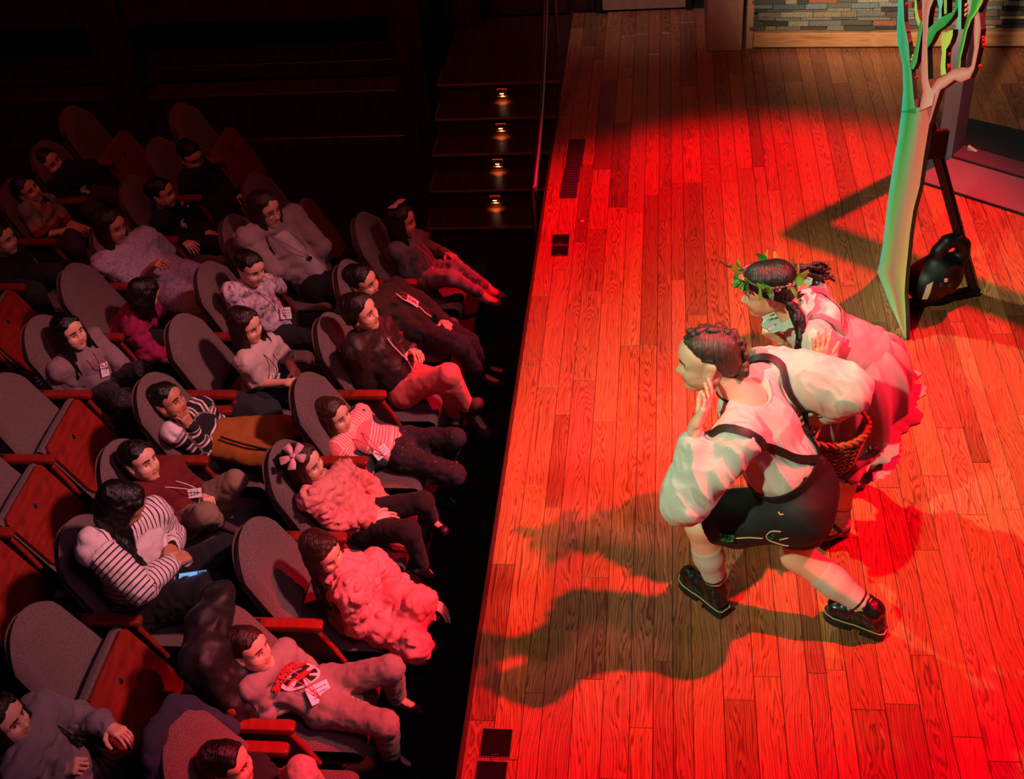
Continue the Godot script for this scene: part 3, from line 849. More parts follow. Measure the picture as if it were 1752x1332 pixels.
const TREE_LIMBS := [
	{"n": "trunk", "d": 0.0, "l": [[0.677, -0.002], [0.485, -0.018], [0.323, 0.0], [0.046, 0.015], [0.069, 0.091], [0.085, 0.241], [0.077, 0.41], [0.076, 0.56], [0.088, 0.731], [0.113, 0.921], [0.115, 1.075]], "r": [[0.693, 0.014], [0.633, 0.12], [0.561, 0.224], [0.54, 0.324], [0.528, 0.428], [0.512, 0.564], [0.514, 0.708], [0.557, 0.878], [0.557, 1.038], [0.568, 1.237], [0.579, 1.342]], "c": [Color(0.55, 0.76, 0.74), Color(0.82, 0.80, 0.56), Color(0.86, 0.36, 0.40), Color(0.60, 0.66, 0.40), Color(0.72, 0.80, 0.40)], "c2": [Color(0.20, 0.80, 0.76), Color(0.10, 0.58, 0.22), Color(0.35, 0.66, 0.50), Color(0.86, 0.36, 0.40), Color(0.86, 0.36, 0.40)]},
	{"n": "branch", "d": 0.0, "l": [[0.118, 1.07], [0.094, 1.198], [0.036, 1.301], [-0.102, 1.368], [-0.144, 1.432], [-0.162, 1.52], [-0.176, 1.59], [-0.19, 1.659]], "r": [[0.36, 1.183], [0.286, 1.225], [0.189, 1.339], [0.146, 1.366], [0.091, 1.437], [-0.025, 1.506], [-0.081, 1.59], [-0.118, 1.654]], "c": [Color(0.20, 0.80, 0.76), Color(0.10, 0.58, 0.22), Color(0.35, 0.66, 0.50)], "c2": [Color(0.20, 0.80, 0.76), Color(0.20, 0.80, 0.76), Color(0.55, 0.76, 0.74)]},
	{"n": "branch", "d": 0.0, "l": [[0.148, 1.339], [0.181, 1.406], [0.211, 1.498], [0.212, 1.567], [0.224, 1.609]], "r": [[0.22, 1.357], [0.258, 1.417], [0.265, 1.503], [0.272, 1.584], [0.266, 1.63]], "c": [Color(0.10, 0.58, 0.22), Color(0.35, 0.66, 0.50)]},
	{"n": "branch", "d": 0.0, "l": [[0.206, 1.579], [0.148, 1.6], [0.11, 1.63], [0.103, 1.663], [0.08, 1.73]], "r": [[0.246, 1.613], [0.212, 1.617], [0.159, 1.645], [0.126, 1.681], [0.107, 1.74]], "c": [Color(0.72, 0.80, 0.40), Color(0.82, 0.84, 0.36)]},
	{"n": "branch", "d": -0.003, "l": [[0.399, 1.216], [0.417, 1.331], [0.366, 1.373], [0.334, 1.451], [0.312, 1.533], [0.291, 1.6], [0.25, 1.664], [0.227, 1.712], [0.213, 1.781]], "r": [[0.581, 1.337], [0.59, 1.404], [0.515, 1.403], [0.469, 1.421], [0.427, 1.493], [0.385, 1.564], [0.352, 1.683], [0.358, 1.734], [0.399, 1.802]], "c": [Color(0.86, 0.36, 0.40), Color(0.86, 0.62, 0.62), Color(0.86, 0.62, 0.62)], "c2": [Color(0.86, 0.62, 0.62), Color(0.86, 0.36, 0.40), Color(0.86, 0.62, 0.62)]},
	{"n": "branch", "d": 0.0, "l": [[0.57, 1.232], [0.453, 1.306], [0.53, 1.404], [0.586, 1.475], [0.695, 1.548], [0.775, 1.611], [0.881, 1.669], [0.962, 1.702], [0.997, 1.732], [0.996, 1.809], [0.954, 1.879], [0.946, 1.919], [0.92, 1.948]], "r": [[0.589, 1.278], [0.635, 1.403], [0.655, 1.453], [0.718, 1.499], [0.818, 1.579], [0.91, 1.611], [1.007, 1.675], [1.016, 1.695], [1.04, 1.735], [1.05, 1.836], [1.04, 1.915], [0.999, 1.96], [0.954, 1.977]], "c": [Color(0.86, 0.36, 0.40), Color(0.86, 0.62, 0.62), Color(0.86, 0.36, 0.40)]},
	{"n": "branch", "d": -0.002, "l": [[0.384, 1.55], [0.359, 1.629], [0.427, 1.682], [0.524, 1.754], [0.599, 1.801], [0.68, 1.847], [0.689, 1.895], [0.677, 1.959]], "r": [[0.398, 1.552], [0.438, 1.596], [0.491, 1.671], [0.598, 1.746], [0.675, 1.816], [0.723, 1.88], [0.741, 1.924], [0.727, 1.978]], "c": [Color(0.35, 0.66, 0.50), Color(0.10, 0.58, 0.22)], "c2": [Color(0.10, 0.58, 0.22), Color(0.10, 0.58, 0.22)]},
	{"n": "branch", "d": -0.002, "l": [[0.638, 1.517], [0.611, 1.558], [0.605, 1.616], [0.581, 1.649], [0.568, 1.691], [0.655, 1.745]], "r": [[0.705, 1.556], [0.679, 1.58], [0.656, 1.656], [0.696, 1.703], [0.714, 1.749], [0.707, 1.773]], "c": [Color(0.72, 0.80, 0.40), Color(0.82, 0.84, 0.36)]},
	{"n": "branch", "d": -0.002, "l": [[0.827, 1.643], [0.822, 1.695], [0.83, 1.757], [0.837, 1.809], [0.86, 1.892], [0.889, 1.935], [0.885, 1.98], [0.88, 2.025]], "r": [[0.873, 1.659], [0.861, 1.708], [0.877, 1.781], [0.885, 1.842], [0.916, 1.906], [0.972, 1.965], [1.014, 2.024], [1.004, 2.066]], "c": [Color(0.10, 0.58, 0.22), Color(0.10, 0.58, 0.22), Color(0.72, 0.80, 0.40)]},
	{"n": "branch", "d": -0.003, "l": [[0.489, 1.735], [0.489, 1.782], [0.443, 1.802], [0.429, 1.86]], "r": [[0.537, 1.755], [0.518, 1.794], [0.523, 1.829], [0.478, 1.878]], "c": [Color(0.20, 0.80, 0.76), Color(0.55, 0.76, 0.74)]},
	{"n": "branch", "d": -0.003, "l": [[0.774, 1.803], [0.744, 1.864], [0.717, 1.914], [0.701, 1.964]], "r": [[0.813, 1.819], [0.791, 1.863], [0.763, 1.932], [0.734, 1.977]], "c": [Color(0.20, 0.80, 0.76), Color(0.55, 0.76, 0.74)]},
	{"n": "branch", "d": -0.003, "l": [[0.564, 1.787], [0.543, 1.825], [0.519, 1.894]], "r": [[0.597, 1.805], [0.581, 1.844], [0.548, 1.906]], "c": [Color(0.72, 0.80, 0.40), Color(0.60, 0.66, 0.40)]}
]
const TREE_BEADS := [[-0.054, 1.587, 1], [0.024, 1.474, 1], [0.086, 1.449, 1], [0.158, 1.401, 0], [0.145, 1.376, 0], [0.251, 1.326, 1], [0.678, 1.64, 1], [0.686, 1.589, 1], [0.698, 1.584, 1], [0.794, 1.921, 0], [0.802, 1.9, 0], [0.807, 1.882, 0], [1.051, 1.88, 1], [1.063, 1.87, 1], [1.075, 1.857, 1], [1.07, 1.759, 1]]

# ---------- smooth bodies: tapered capsules joined by a smooth minimum, meshed as surface nets ----------
func cap(pr: Array, a: Vector3, b: Vector3, ra: float, rb: float, k := 0.03, flat := Vector3.ZERO, s := 1.0, cut := false) -> void:
	# flat, s: squeeze the section along flat by s; cut: take the shape away
	pr.append(PackedFloat32Array([a.x, a.y, a.z, b.x, b.y, b.z, ra, rb, k, flat.x, flat.y, flat.z, s * s, 1.0 if cut else 0.0]))

func field(pr: Array, cell: float, noise: FastNoiseLite, amp: float, ns := Basis()) -> Array:
	var lo := Vector3(1e9, 1e9, 1e9)
	var hi := -lo
	for q: PackedFloat32Array in pr:
		if q[13] > 0.5: continue
		var r: float = maxf(q[6], q[7]) + absf(amp)
		var a := Vector3(q[0], q[1], q[2]); var b := Vector3(q[3], q[4], q[5])
		lo = lo.min(a.min(b) - Vector3(r, r, r)); hi = hi.max(a.max(b) + Vector3(r, r, r))
	lo -= Vector3.ONE * cell * 3.0; hi += Vector3.ONE * cell * 3.0
	var nx := int((hi.x - lo.x) / cell) + 2
	var ny := int((hi.y - lo.y) / cell) + 2
	var nz := int((hi.z - lo.z) / cell) + 2
	var F := PackedFloat32Array(); F.resize(nx * ny * nz); F.fill(1.0)
	for q: PackedFloat32Array in pr:
		var ax := q[0]; var ay := q[1]; var az := q[2]
		var bx := q[3] - ax; var by := q[4] - ay; var bz := q[5] - az
		var ra := q[6]; var dr := q[7] - ra; var k := q[8]
		var fx := q[9]; var fy := q[10]; var fz := q[11]; var s := q[12] - 1.0
		var cut := q[13] > 0.5
		var L2 := maxf(bx * bx + by * by + bz * bz, 1e-9)
		var R := maxf(ra, q[7]) * (1.0 if s >= 0.0 else 1.0 / sqrt(q[12])) + k + cell * 2.0
		var i0 := maxi(0, int((minf(ax, q[3]) - R - lo.x) / cell)); var i1 := mini(nx - 1, int((maxf(ax, q[3]) + R - lo.x) / cell) + 1)
		var j0 := maxi(0, int((minf(ay, q[4]) - R - lo.y) / cell)); var j1 := mini(ny - 1, int((maxf(ay, q[4]) + R - lo.y) / cell) + 1)
		var k0 := maxi(0, int((minf(az, q[5]) - R - lo.z) / cell)); var k1 := mini(nz - 1, int((maxf(az, q[5]) + R - lo.z) / cell) + 1)
		var lim := k + cell * 2.0
		for kk in range(k0, k1 + 1):
			var pz := lo.z + kk * cell - az
			for jj in range(j0, j1 + 1):
				var py := lo.y + jj * cell - ay
				var base := (kk * ny + jj) * nx
				var byz := py * by + pz * bz
				for ii in range(i0, i1 + 1):
					var px := lo.x + ii * cell - ax
					var t := clampf((px * bx + byz) / L2, 0.0, 1.0)
					var dx := px - bx * t; var dy := py - by * t; var dz := pz - bz * t
					var e := dx * fx + dy * fy + dz * fz
					var d := sqrt(dx * dx + dy * dy + dz * dz + e * e * s) - (ra + dr * t)
					if d < lim:
						var f := F[base + ii]
						if cut:
							d = -d
							var h := k - absf(f - d)
							F[base + ii] = maxf(f, d) + (h * h * 0.25 / k if h > 0.0 else 0.0)
						else:
							var h := k - absf(f - d)
							if h > 0.0: F[base + ii] = minf(f, d) - h * h * 0.25 / k
							elif d < f: F[base + ii] = d
	if noise and amp != 0.0:
		var band := absf(amp) * 2.0 + cell * 2.0
		for kk in nz:
			for jj in ny:
				var base := (kk * ny + jj) * nx
				for ii in nx:
					var f := F[base + ii]
					if f < band and f > -band:
						F[base + ii] = f + amp * noise.get_noise_3dv(ns * Vector3(lo.x + ii * cell, lo.y + jj * cell, lo.z + kk * cell))
	return [F, lo, nx, ny, nz]

func nets(g: Array, cell: float) -> Array:
	var F: PackedFloat32Array = g[0]; var lo: Vector3 = g[1]
	var nx: int = g[2]; var ny: int = g[3]; var nz: int = g[4]
	var id := PackedInt32Array(); id.resize(nx * ny * nz); id.fill(-1)
	var V := PackedVector3Array(); var N := PackedVector3Array(); var I := PackedInt32Array()
	var sy := nx; var sz := nx * ny
	var far := cell * 2.5
	for k in range(nz - 1):
		for j in range(ny - 1):
			var row := (k * ny + j) * nx
			for i in range(nx - 1):
				var c := row + i
				var f0 := F[c]
				if f0 > far: continue
				var f1 := F[c + 1]; var f2 := F[c + sy]; var f3 := F[c + sy + 1]
				var f4 := F[c + sz]; var f5 := F[c + sz + 1]; var f6 := F[c + sz + sy]; var f7 := F[c + sz + sy + 1]
				var m := int(f0 < 0) + int(f1 < 0) + int(f2 < 0) + int(f3 < 0) + int(f4 < 0) + int(f5 < 0) + int(f6 < 0) + int(f7 < 0)
				if m == 0 or m == 8: continue
				var x := 0.0; var y := 0.0; var z := 0.0; var n := 0.0
				if (f0 < 0) != (f1 < 0): x += f0 / (f0 - f1); n += 1
				if (f2 < 0) != (f3 < 0): x += f2 / (f2 - f3); y += 1; n += 1
				if (f4 < 0) != (f5 < 0): x += f4 / (f4 - f5); z += 1; n += 1
				if (f6 < 0) != (f7 < 0): x += f6 / (f6 - f7); y += 1; z += 1; n += 1
				if (f0 < 0) != (f2 < 0): y += f0 / (f0 - f2); n += 1
				if (f1 < 0) != (f3 < 0): y += f1 / (f1 - f3); x += 1; n += 1
				if (f4 < 0) != (f6 < 0): y += f4 / (f4 - f6); z += 1; n += 1
				if (f5 < 0) != (f7 < 0): y += f5 / (f5 - f7); x += 1; z += 1; n += 1
				if (f0 < 0) != (f4 < 0): z += f0 / (f0 - f4); n += 1
				if (f1 < 0) != (f5 < 0): z += f1 / (f1 - f5); x += 1; n += 1
				if (f2 < 0) != (f6 < 0): z += f2 / (f2 - f6); y += 1; n += 1
				if (f3 < 0) != (f7 < 0): z += f3 / (f3 - f7); x += 1; y += 1; n += 1
				id[c] = V.size()
				V.append(lo + Vector3(i + x / n, j + y / n, k + z / n) * cell)
				N.append(Vector3(f1 + f3 + f5 + f7 - f0 - f2 - f4 - f6, f2 + f3 + f6 + f7 - f0 - f1 - f4 - f5, f4 + f5 + f6 + f7 - f0 - f1 - f2 - f3).normalized())
				if j > 0 and k > 0 and (f0 < 0) != (f1 < 0): quad_ids(I, id[c], id[c - sy], id[c - sy - sz], id[c - sz], f0 < 0)
				if i > 0 and k > 0 and (f0 < 0) != (f2 < 0): quad_ids(I, id[c], id[c - sz], id[c - sz - 1], id[c - 1], f0 < 0)
				if i > 0 and j > 0 and (f0 < 0) != (f4 < 0): quad_ids(I, id[c], id[c - 1], id[c - 1 - sy], id[c - sy], f0 < 0)
	return [V, N, I]

func quad_ids(I: PackedInt32Array, a: int, b: int, c: int, d: int, flip: bool) -> void:
	if a < 0 or b < 0 or c < 0 or d < 0: return
	if flip:
		I.append(a); I.append(c); I.append(b); I.append(a); I.append(d); I.append(c)
	else:
		I.append(a); I.append(b); I.append(c); I.append(a); I.append(c); I.append(d)

func raw(pr: Array, cell: float, noise: FastNoiseLite = null, amp := 0.0, ns := Basis()) -> Array:
	return nets(field(pr, cell, noise, amp, ns), cell)

func dist(pr: Array, p: Vector3) -> float:
	var f := 1.0
	for q: PackedFloat32Array in pr:
		var a := Vector3(q[0], q[1], q[2]); var ab := Vector3(q[3], q[4], q[5]) - a
		var t := clampf((p - a).dot(ab) / maxf(ab.length_squared(), 1e-9), 0.0, 1.0)
		var d3 := p - a - ab * t
		var e := d3.dot(Vector3(q[9], q[10], q[11]))
		var d := sqrt(d3.length_squared() + e * e * (q[12] - 1.0)) - lerpf(q[6], q[7], t)
		var k := q[8]
		if q[13] > 0.5:
			d = -d
			var h := k - absf(f - d)
			f = maxf(f, d) + (h * h * 0.25 / k if h > 0.0 else 0.0)
		else:
			var h := k - absf(f - d)
			f = minf(f, d) - (h * h * 0.25 / k if h > 0.0 else 0.0)
	return f

func slope(pr: Array, p: Vector3) -> Vector3:
	var e := 0.004
	return Vector3(dist(pr, p + Vector3(e, 0, 0)) - dist(pr, p - Vector3(e, 0, 0)), dist(pr, p + Vector3(0, e, 0)) - dist(pr, p - Vector3(0, e, 0)), dist(pr, p + Vector3(0, 0, e)) - dist(pr, p - Vector3(0, 0, e))).normalized()

# slide a point onto the skin of a shape, off metres above it
func onto(pr: Array, p: Vector3, off: float) -> Vector3:
	for k in 4: p -= slope(pr, p) * (dist(pr, p) - off)
	return p

# a flat band laid along a path on the skin of a shape
func band(pr: Array, path: PackedVector3Array, half: float, off: float, thick := 0.003) -> ArrayMesh:
	var mb := MB.new()
	var up := PackedVector3Array(); var dn := PackedVector3Array()
	for k in path.size():
		var p := onto(pr, path[k], off)
		var t := (path[mini(k + 1, path.size() - 1)] - path[maxi(k - 1, 0)]).normalized()
		var n := slope(pr, p)
		var w := n.cross(t).normalized()
		for c in 3:
			var e := onto(pr, p + w * half * (c - 1), off)
			up.append(e + n * thick * 0.5); dn.append(e - n * thick * 0.5)
	mb.grid(up, path.size(), 3); mb.grid(dn, path.size(), 3, false, true)
	for k in path.size() - 1:
		mb.quad(dn[k * 3], up[k * 3], up[k * 3 + 3], dn[k * 3 + 3])
		mb.quad(up[k * 3 + 2], dn[k * 3 + 2], dn[k * 3 + 5], up[k * 3 + 5])
	return mb.mesh()

func cord(pr: Array, path: PackedVector3Array, r: float, off: float) -> ArrayMesh:
	var q := PackedVector3Array()
	for p in path: q.append(onto(pr, p, off))
	var mb := MB.new()
	mb.tube(q, PackedFloat32Array([r]), 6)
	return mb.mesh()

func bone_uv(V: PackedVector3Array, pr: Array, along: PackedFloat32Array, unit: float) -> PackedVector2Array:
	# v runs along the nearest bone (metres / unit), so that bands go round limbs and trunk
	var out := PackedVector2Array(); out.resize(V.size())
	for k in V.size():
		var p := V[k]
		var best := 1e9; var bv := 0.0
		for j in pr.size():
			var q: PackedFloat32Array = pr[j]
			var a := Vector3(q[0], q[1], q[2]); var ab := Vector3(q[3], q[4], q[5]) - a
			var L := ab.length()
			var tt := (p - a).dot(ab) / maxf(L * L, 1e-9)
			var t := clampf(tt, 0.0, 1.0)
			var d := (p - a - ab * t).length() - lerpf(q[6], q[7], t)
			if d < best:
				best = d; bv = along[j] + clampf(tt, 0.0, 1.3) * L
		out[k] = Vector2(0.5, bv / unit)
	return out

func to_mesh(q: Array, uv := PackedVector2Array(), col := PackedColorArray()) -> ArrayMesh:
	var arr := []
	arr.resize(Mesh.ARRAY_MAX)
	arr[Mesh.ARRAY_VERTEX] = q[0]; arr[Mesh.ARRAY_NORMAL] = q[1]; arr[Mesh.ARRAY_INDEX] = q[2]
	if uv.size(): arr[Mesh.ARRAY_TEX_UV] = uv
	if col.size(): arr[Mesh.ARRAY_COLOR] = col
	var am := ArrayMesh.new()
	am.add_surface_from_arrays(Mesh.PRIMITIVE_TRIANGLES, arr)
	return am

func sdf(pr: Array, cell: float, noise: FastNoiseLite = null, amp := 0.0, ns := Basis()) -> ArrayMesh:
	return to_mesh(raw(pr, cell, noise, amp, ns))

func folds(seed_: int, freq := 9.0, ridge := false) -> FastNoiseLite:
	var n := FastNoiseLite.new()
	n.seed = seed_; n.frequency = freq; n.noise_type = FastNoiseLite.TYPE_SIMPLEX_SMOOTH
	n.fractal_type = FastNoiseLite.FRACTAL_FBM; n.fractal_octaves = 2; n.fractal_gain = 0.35
	if ridge: n.fractal_type = FastNoiseLite.FRACTAL_RIDGED; n.frequency = freq * 0.6
	return n

# ---------- heads: x forward, y up, z to the person's right; metres for an adult ----------
const EYE := Vector3(0.0685, 0.004, 0.031)
func head_template(child: bool, cell: float) -> Dictionary:
	var pr := []
	var ch := 1.0 if child else 0.0
	cap(pr, Vector3(-0.038, 0.042, 0), Vector3(0.022, 0.046, 0), 0.076, 0.074, 0.02)
	cap(pr, Vector3(0.03, 0.03, 0), Vector3(0.036, -0.045, 0), 0.058, 0.046, 0.03, Vector3(0, 0, 1), 0.96)
	cap(pr, Vector3(0.02, -0.065, 0), Vector3(0.062, -0.093 + 0.006 * ch, 0), 0.040, 0.021, 0.03)
	for s in [-1.0, 1.0]:
		cap(pr, Vector3(-0.012, -0.045, 0.044 * s), Vector3(0.045, -0.088, 0.016 * s), 0.022, 0.020, 0.03)
		cap(pr, Vector3(0.055, -0.03, 0.034 * s), Vector3(0.05, -0.045, 0.036 * s), 0.027 + 0.004 * ch, 0.024 + 0.004 * ch, 0.02)
		cap(pr, Vector3(0.074, 0.026, 0.012 * s), Vector3(0.062, 0.028, 0.045 * s), 0.014, 0.012, 0.018)
	cap(pr, Vector3(0.03, -0.02, 0.0), Vector3(-0.02, -0.04, 0), 0.06, 0.055, 0.03)
	for s in [-1.0, 1.0]:
		cap(pr, Vector3(0.094, 0.002, 0.031 * s), Vector3(0.092, 0.004, 0.036 * s), 0.0165, 0.0165, 0.012, Vector3.ZERO, 1.0, true)
	for s in [-1.0, 1.0]:
		cap(pr, Vector3(EYE.x, EYE.y, EYE.z * s), Vector3(EYE.x, EYE.y, EYE.z * s), 0.0138, 0.0138, 0.004)
		# lids
		cap(pr, Vector3(0.0795, 0.0125, 0.019 * s), Vector3(0.074, 0.0125, 0.043 * s), 0.0052, 0.0048, 0.004)
		cap(pr, Vector3(0.078, -0.0075, 0.020 * s), Vector3(0.074, -0.006, 0.042 * s), 0.004, 0.004, 0.004)
	# nose
	cap(pr, Vector3(0.080, 0.016, 0), Vector3(0.100 - 0.006 * ch, -0.026, 0), 0.0085, 0.0125, 0.012)
	for s in [-1.0, 1.0]: cap(pr, Vector3(0.090, -0.030, 0.011 * s), Vector3(0.088, -0.030, 0.012 * s), 0.0085, 0.0085, 0.008)
	# mouth
	for s in [-1.0, 1.0]:
		cap(pr, Vector3(0.0835, -0.0535, 0), Vector3(0.074, -0.057, 0.021 * s), 0.0075, 0.0045, 0.006)
		cap(pr, Vector3(0.0815, -0.0655, 0), Vector3(0.073, -0.060, 0.020 * s), 0.0085, 0.0045, 0.006)
	# ears
	for s in [-1.0, 1.0]:
		cap(pr, Vector3(-0.012, 0.018, 0.077 * s), Vector3(-0.003, -0.024, 0.074 * s), 0.021, 0.014, 0.008, Vector3(0.25, 0, s).normalized(), 2.4)
		cap(pr, Vector3(0.002, 0.004, 0.084 * s), Vector3(0.004, -0.008, 0.082 * s), 0.007, 0.006, 0.006, Vector3.ZERO, 1.0, true)
	var q := raw(pr, cell)
	var C := PackedColorArray(); C.resize(q[0].size())
	var V: PackedVector3Array = q[0]
	for k in V.size():
		var p := V[k]
		var c := Color(1, 1, 1)
		var az := absf(p.z)
		var e := Vector3(p.x - EYE.x, p.y - EYE.y, az - EYE.z)
		# lips
		if p.x > 0.066 and p.y < -0.047 and p.y > -0.074 and az < 0.024:
			var lip := clampf(1.6 - absf(p.y + 0.060) / 0.011, 0, 1) * clampf((0.026 - az) / 0.006, 0, 1)
			c = c.lerp(Color(0.78, 0.36, 0.36), lip * 0.8)
			if absf(p.y + 0.0595) < 0.0022: c = Color(0.42, 0.16, 0.16)
		# brows
		if p.x > 0.055 and az > 0.011 and az < 0.053 and absf(p.y - 0.0315 + maxf(0.0, az - 0.035) * 0.35) < 0.0062: c = Color(-1, 0, 0)
		if e.length() < 0.0152 and p.x > 0.072 and p.y < 0.0115 and p.y > -0.0065:
			c = Color(1.25, 1.35, 1.5)
			if Vector2(p.y - EYE.y - 0.001, az - EYE.z).length() < 0.0066: c = Color(0.07, 0.05, 0.04)
		elif p.x > 0.066 and p.y >= 0.0095 and p.y < 0.0150 and az > 0.017 and az < 0.045: c = Color(0.12, 0.08, 0.07)
		C[k] = c
	return {"q": q, "c": C}

# ---------- hands: x along the fingers, y out of the back, z toward the thumb (side = 1) ----------
func hand_template(pose: String, side: float, cell := 0.0034) -> Array:
	var pr := []
	# palm
	for k in 4:
		var z := lerpf(-0.026, 0.026, k / 3.0)
		cap(pr, Vector3(0.012, 0, z * 0.62 * side), Vector3(0.082 - absf(z - 0.009) * 0.25, 0.002, z * side), 0.0155, 0.0125, 0.012)
	cap(pr, Vector3(-0.02, 0, 0), Vector3(0.02, 0, 0), 0.024, 0.024, 0.02, Vector3(0, 1, 0), 1.35)
	var bend := {"relaxed": [0.35, 0.45, 0.3], "open": [0.02, 0.08, 0.05], "curl": [0.8, 1.1, 0.7], "fist": [1.35, 1.6, 0.9], "cup": [0.22, 0.35, 0.25]}
	var spread := {"relaxed": 0.05, "open": 0.14, "curl": 0.02, "fist": 0.0, "cup": 0.03}
	var b: Array = bend[pose]
	var lens := [[0.032, 0.020, 0.016], [0.041, 0.026, 0.019], [0.045, 0.029, 0.020], [0.040, 0.025, 0.019]]
	for k in 4:
		var z := lerpf(-0.029, 0.027, k / 3.0)
		var p := Vector3(0.086 - absf(z - 0.008) * 0.3, 0.002, z * side)
		var yaw: float = (k - 1.6) * spread[pose]
		var ang := 0.0
		var r := 0.0083 if k > 0 else 0.0073
		for j in 3:
			ang += b[j] * (1.0 + 0.12 * (1.5 - k) * (0.4 if pose == "open" else 1.0))
			var d := Vector3(cos(ang) * cos(yaw), -sin(ang), cos(ang) * sin(yaw) * side)
			var q: Vector3 = p + d * lens[k][j]
			cap(pr, p, q, r, r * 0.90, 0.0035)
			p = q; r *= 0.90
	# thumb leaves the side of the palm near its base
	var tp := Vector3(0.020, -0.006, 0.026 * side)
	var td := {"relaxed": [Vector3(0.62, -0.30, 0.72), Vector3(0.85, -0.35, 0.36), Vector3(0.95, -0.3, 0.1)], "open": [Vector3(0.55, -0.15, 0.85), Vector3(0.72, -0.12, 0.68), Vector3(0.85, -0.1, 0.5)], "curl": [Vector3(0.65, -0.65, 0.4), Vector3(0.75, -0.65, -0.1), Vector3(0.7, -0.6, -0.4)], "fist": [Vector3(0.75, -0.6, 0.25), Vector3(0.7, -0.55, -0.45), Vector3(0.3, -0.3, -0.9)], "cup": [Vector3(0.66, -0.45, 0.6), Vector3(0.85, -0.45, 0.2), Vector3(0.95, -0.3, 0.05)]}
	var tl := [0.040, 0.031, 0.025]; var tr := [0.0125, 0.0105, 0.0095, 0.008]
	for j in 3:
		var d: Vector3 = td[pose][j]
		d = Vector3(d.x, d.y, d.z * side).normalized()
		var q: Vector3 = tp + d * tl[j]
		cap(pr, tp, q, tr[j], tr[j + 1], 0.006)
		tp = q
	return raw(pr, cell)

var heads := {}
var hands := {}
func head_of(child: bool, fine: bool) -> Dictionary:
	var key := "%s%s" % [child, fine]
	if not heads.has(key): heads[key] = head_template(child, 0.003 if fine else 0.004)
	return heads[key]
func hand_of(pose: String, side: float, fine := false) -> Array:
	var key := "%s%s%s" % [pose, side, fine]
	if not hands.has(key): hands[key] = hand_template(pose, side, 0.0027 if fine else 0.0036)
	return hands[key]

class Flesh:
	var v := PackedVector3Array()
	var n := PackedVector3Array()
	var i := PackedInt32Array()
	var c := PackedColorArray()
	func put(q: Array, t := Transform3D(), cols := PackedColorArray(), brow := Color(0.2, 0.15, 0.12)) -> void:
		var k := v.size()
		var nb := t.basis.inverse().transposed()
		for j in q[0].size():
			v.append(t * (q[0][j] as Vector3))
			n.append((nb * (q[1][j] as Vector3)).normalized())
			if cols.size(): c.append(brow if cols[j].r < 0 else cols[j])
			else: c.append(Color(1, 1, 1))
		for j in q[2]: i.append(j + k)
	func mesh() -> ArrayMesh:
		var arr := []
		arr.resize(Mesh.ARRAY_MAX)
		arr[Mesh.ARRAY_VERTEX] = v; arr[Mesh.ARRAY_NORMAL] = n; arr[Mesh.ARRAY_INDEX] = i; arr[Mesh.ARRAY_COLOR] = c
		var am := ArrayMesh.new()
		am.add_surface_from_arrays(Mesh.PRIMITIVE_TRIANGLES, arr)
		return am

func skin(c: Color) -> StandardMaterial3D:
	var key := "skin" + c.to_html()
	if not M.has(key):
		var m := mat(c, 0.55)
		m.vertex_color_use_as_albedo = true
		m.subsurf_scatter_enabled = true
		m.subsurf_scatter_strength = 0.08
		M[key] = m
	return M[key]

func hair_mat(c: Color) -> StandardMaterial3D:
	var key := "hair" + c.to_html()
	if not M.has(key):
		if not M.has("hairtex"): M.hairtex = noise_tex(256, 0.12, [Color(0.35, 0.35, 0.35), Color(1, 1, 1), Color(0.55, 0.55, 0.55)], 41, FastNoiseLite.TYPE_SIMPLEX_SMOOTH, 16, 2)
		var m := mat(c, 0.42)
		triplanar(m, M.hairtex, Vector3(7, 7, 7), 0.5)
		M[key] = m
	return M[key]

func cloth(c: Color, rough := 0.92, sheen := 0.25) -> StandardMaterial3D:
	var key := "cloth%s%s" % [c.to_html(), rough]
	if not M.has(key):
		if not M.has("weave"): M.weave = noise_tex(128, 0.25, [Color(0.80, 0.80, 0.80), Color(1, 1, 1)], 43)
		var m := mat(c, rough)
		triplanar(m, M.weave, Vector3(9, 9, 9), 0.12)
		if sheen > 0.0:
			m.rim_enabled = true; m.rim = sheen; m.rim_tint = 0.6
		M[key] = m
	return M[key]

# ---------- people ----------
var skins := {}
func v3(a: Array) -> Vector3: return Vector3(a[0], a[1], a[2])

func head_basis(yaw: float, pitch: float, roll: float) -> Basis:
	# forward is +x at yaw 0; positive yaw turns toward +z, positive roll tips the crown toward +z
	var y := deg_to_rad(yaw); var p := deg_to_rad(pitch)
	var f := Vector3(cos(p) * cos(y), sin(p), cos(p) * sin(y))
	var up := Vector3.UP
	var z := f.cross(up).normalized()
	up = z.cross(f).normalized()
	var b := Basis(f, up, z)
	return b * Basis(Vector3(1, 0, 0), deg_to_rad(roll))

func lock(pr: Array, pts: Array, r0: float, r1: float, k := 0.01) -> void:
	for j in pts.size() - 1:
		var a := lerpf(r0, r1, float(j) / (pts.size() - 1)); var b := lerpf(r0, r1, float(j + 1) / (pts.size() - 1))
		cap(pr, pts[j], pts[j + 1], a, b, k)

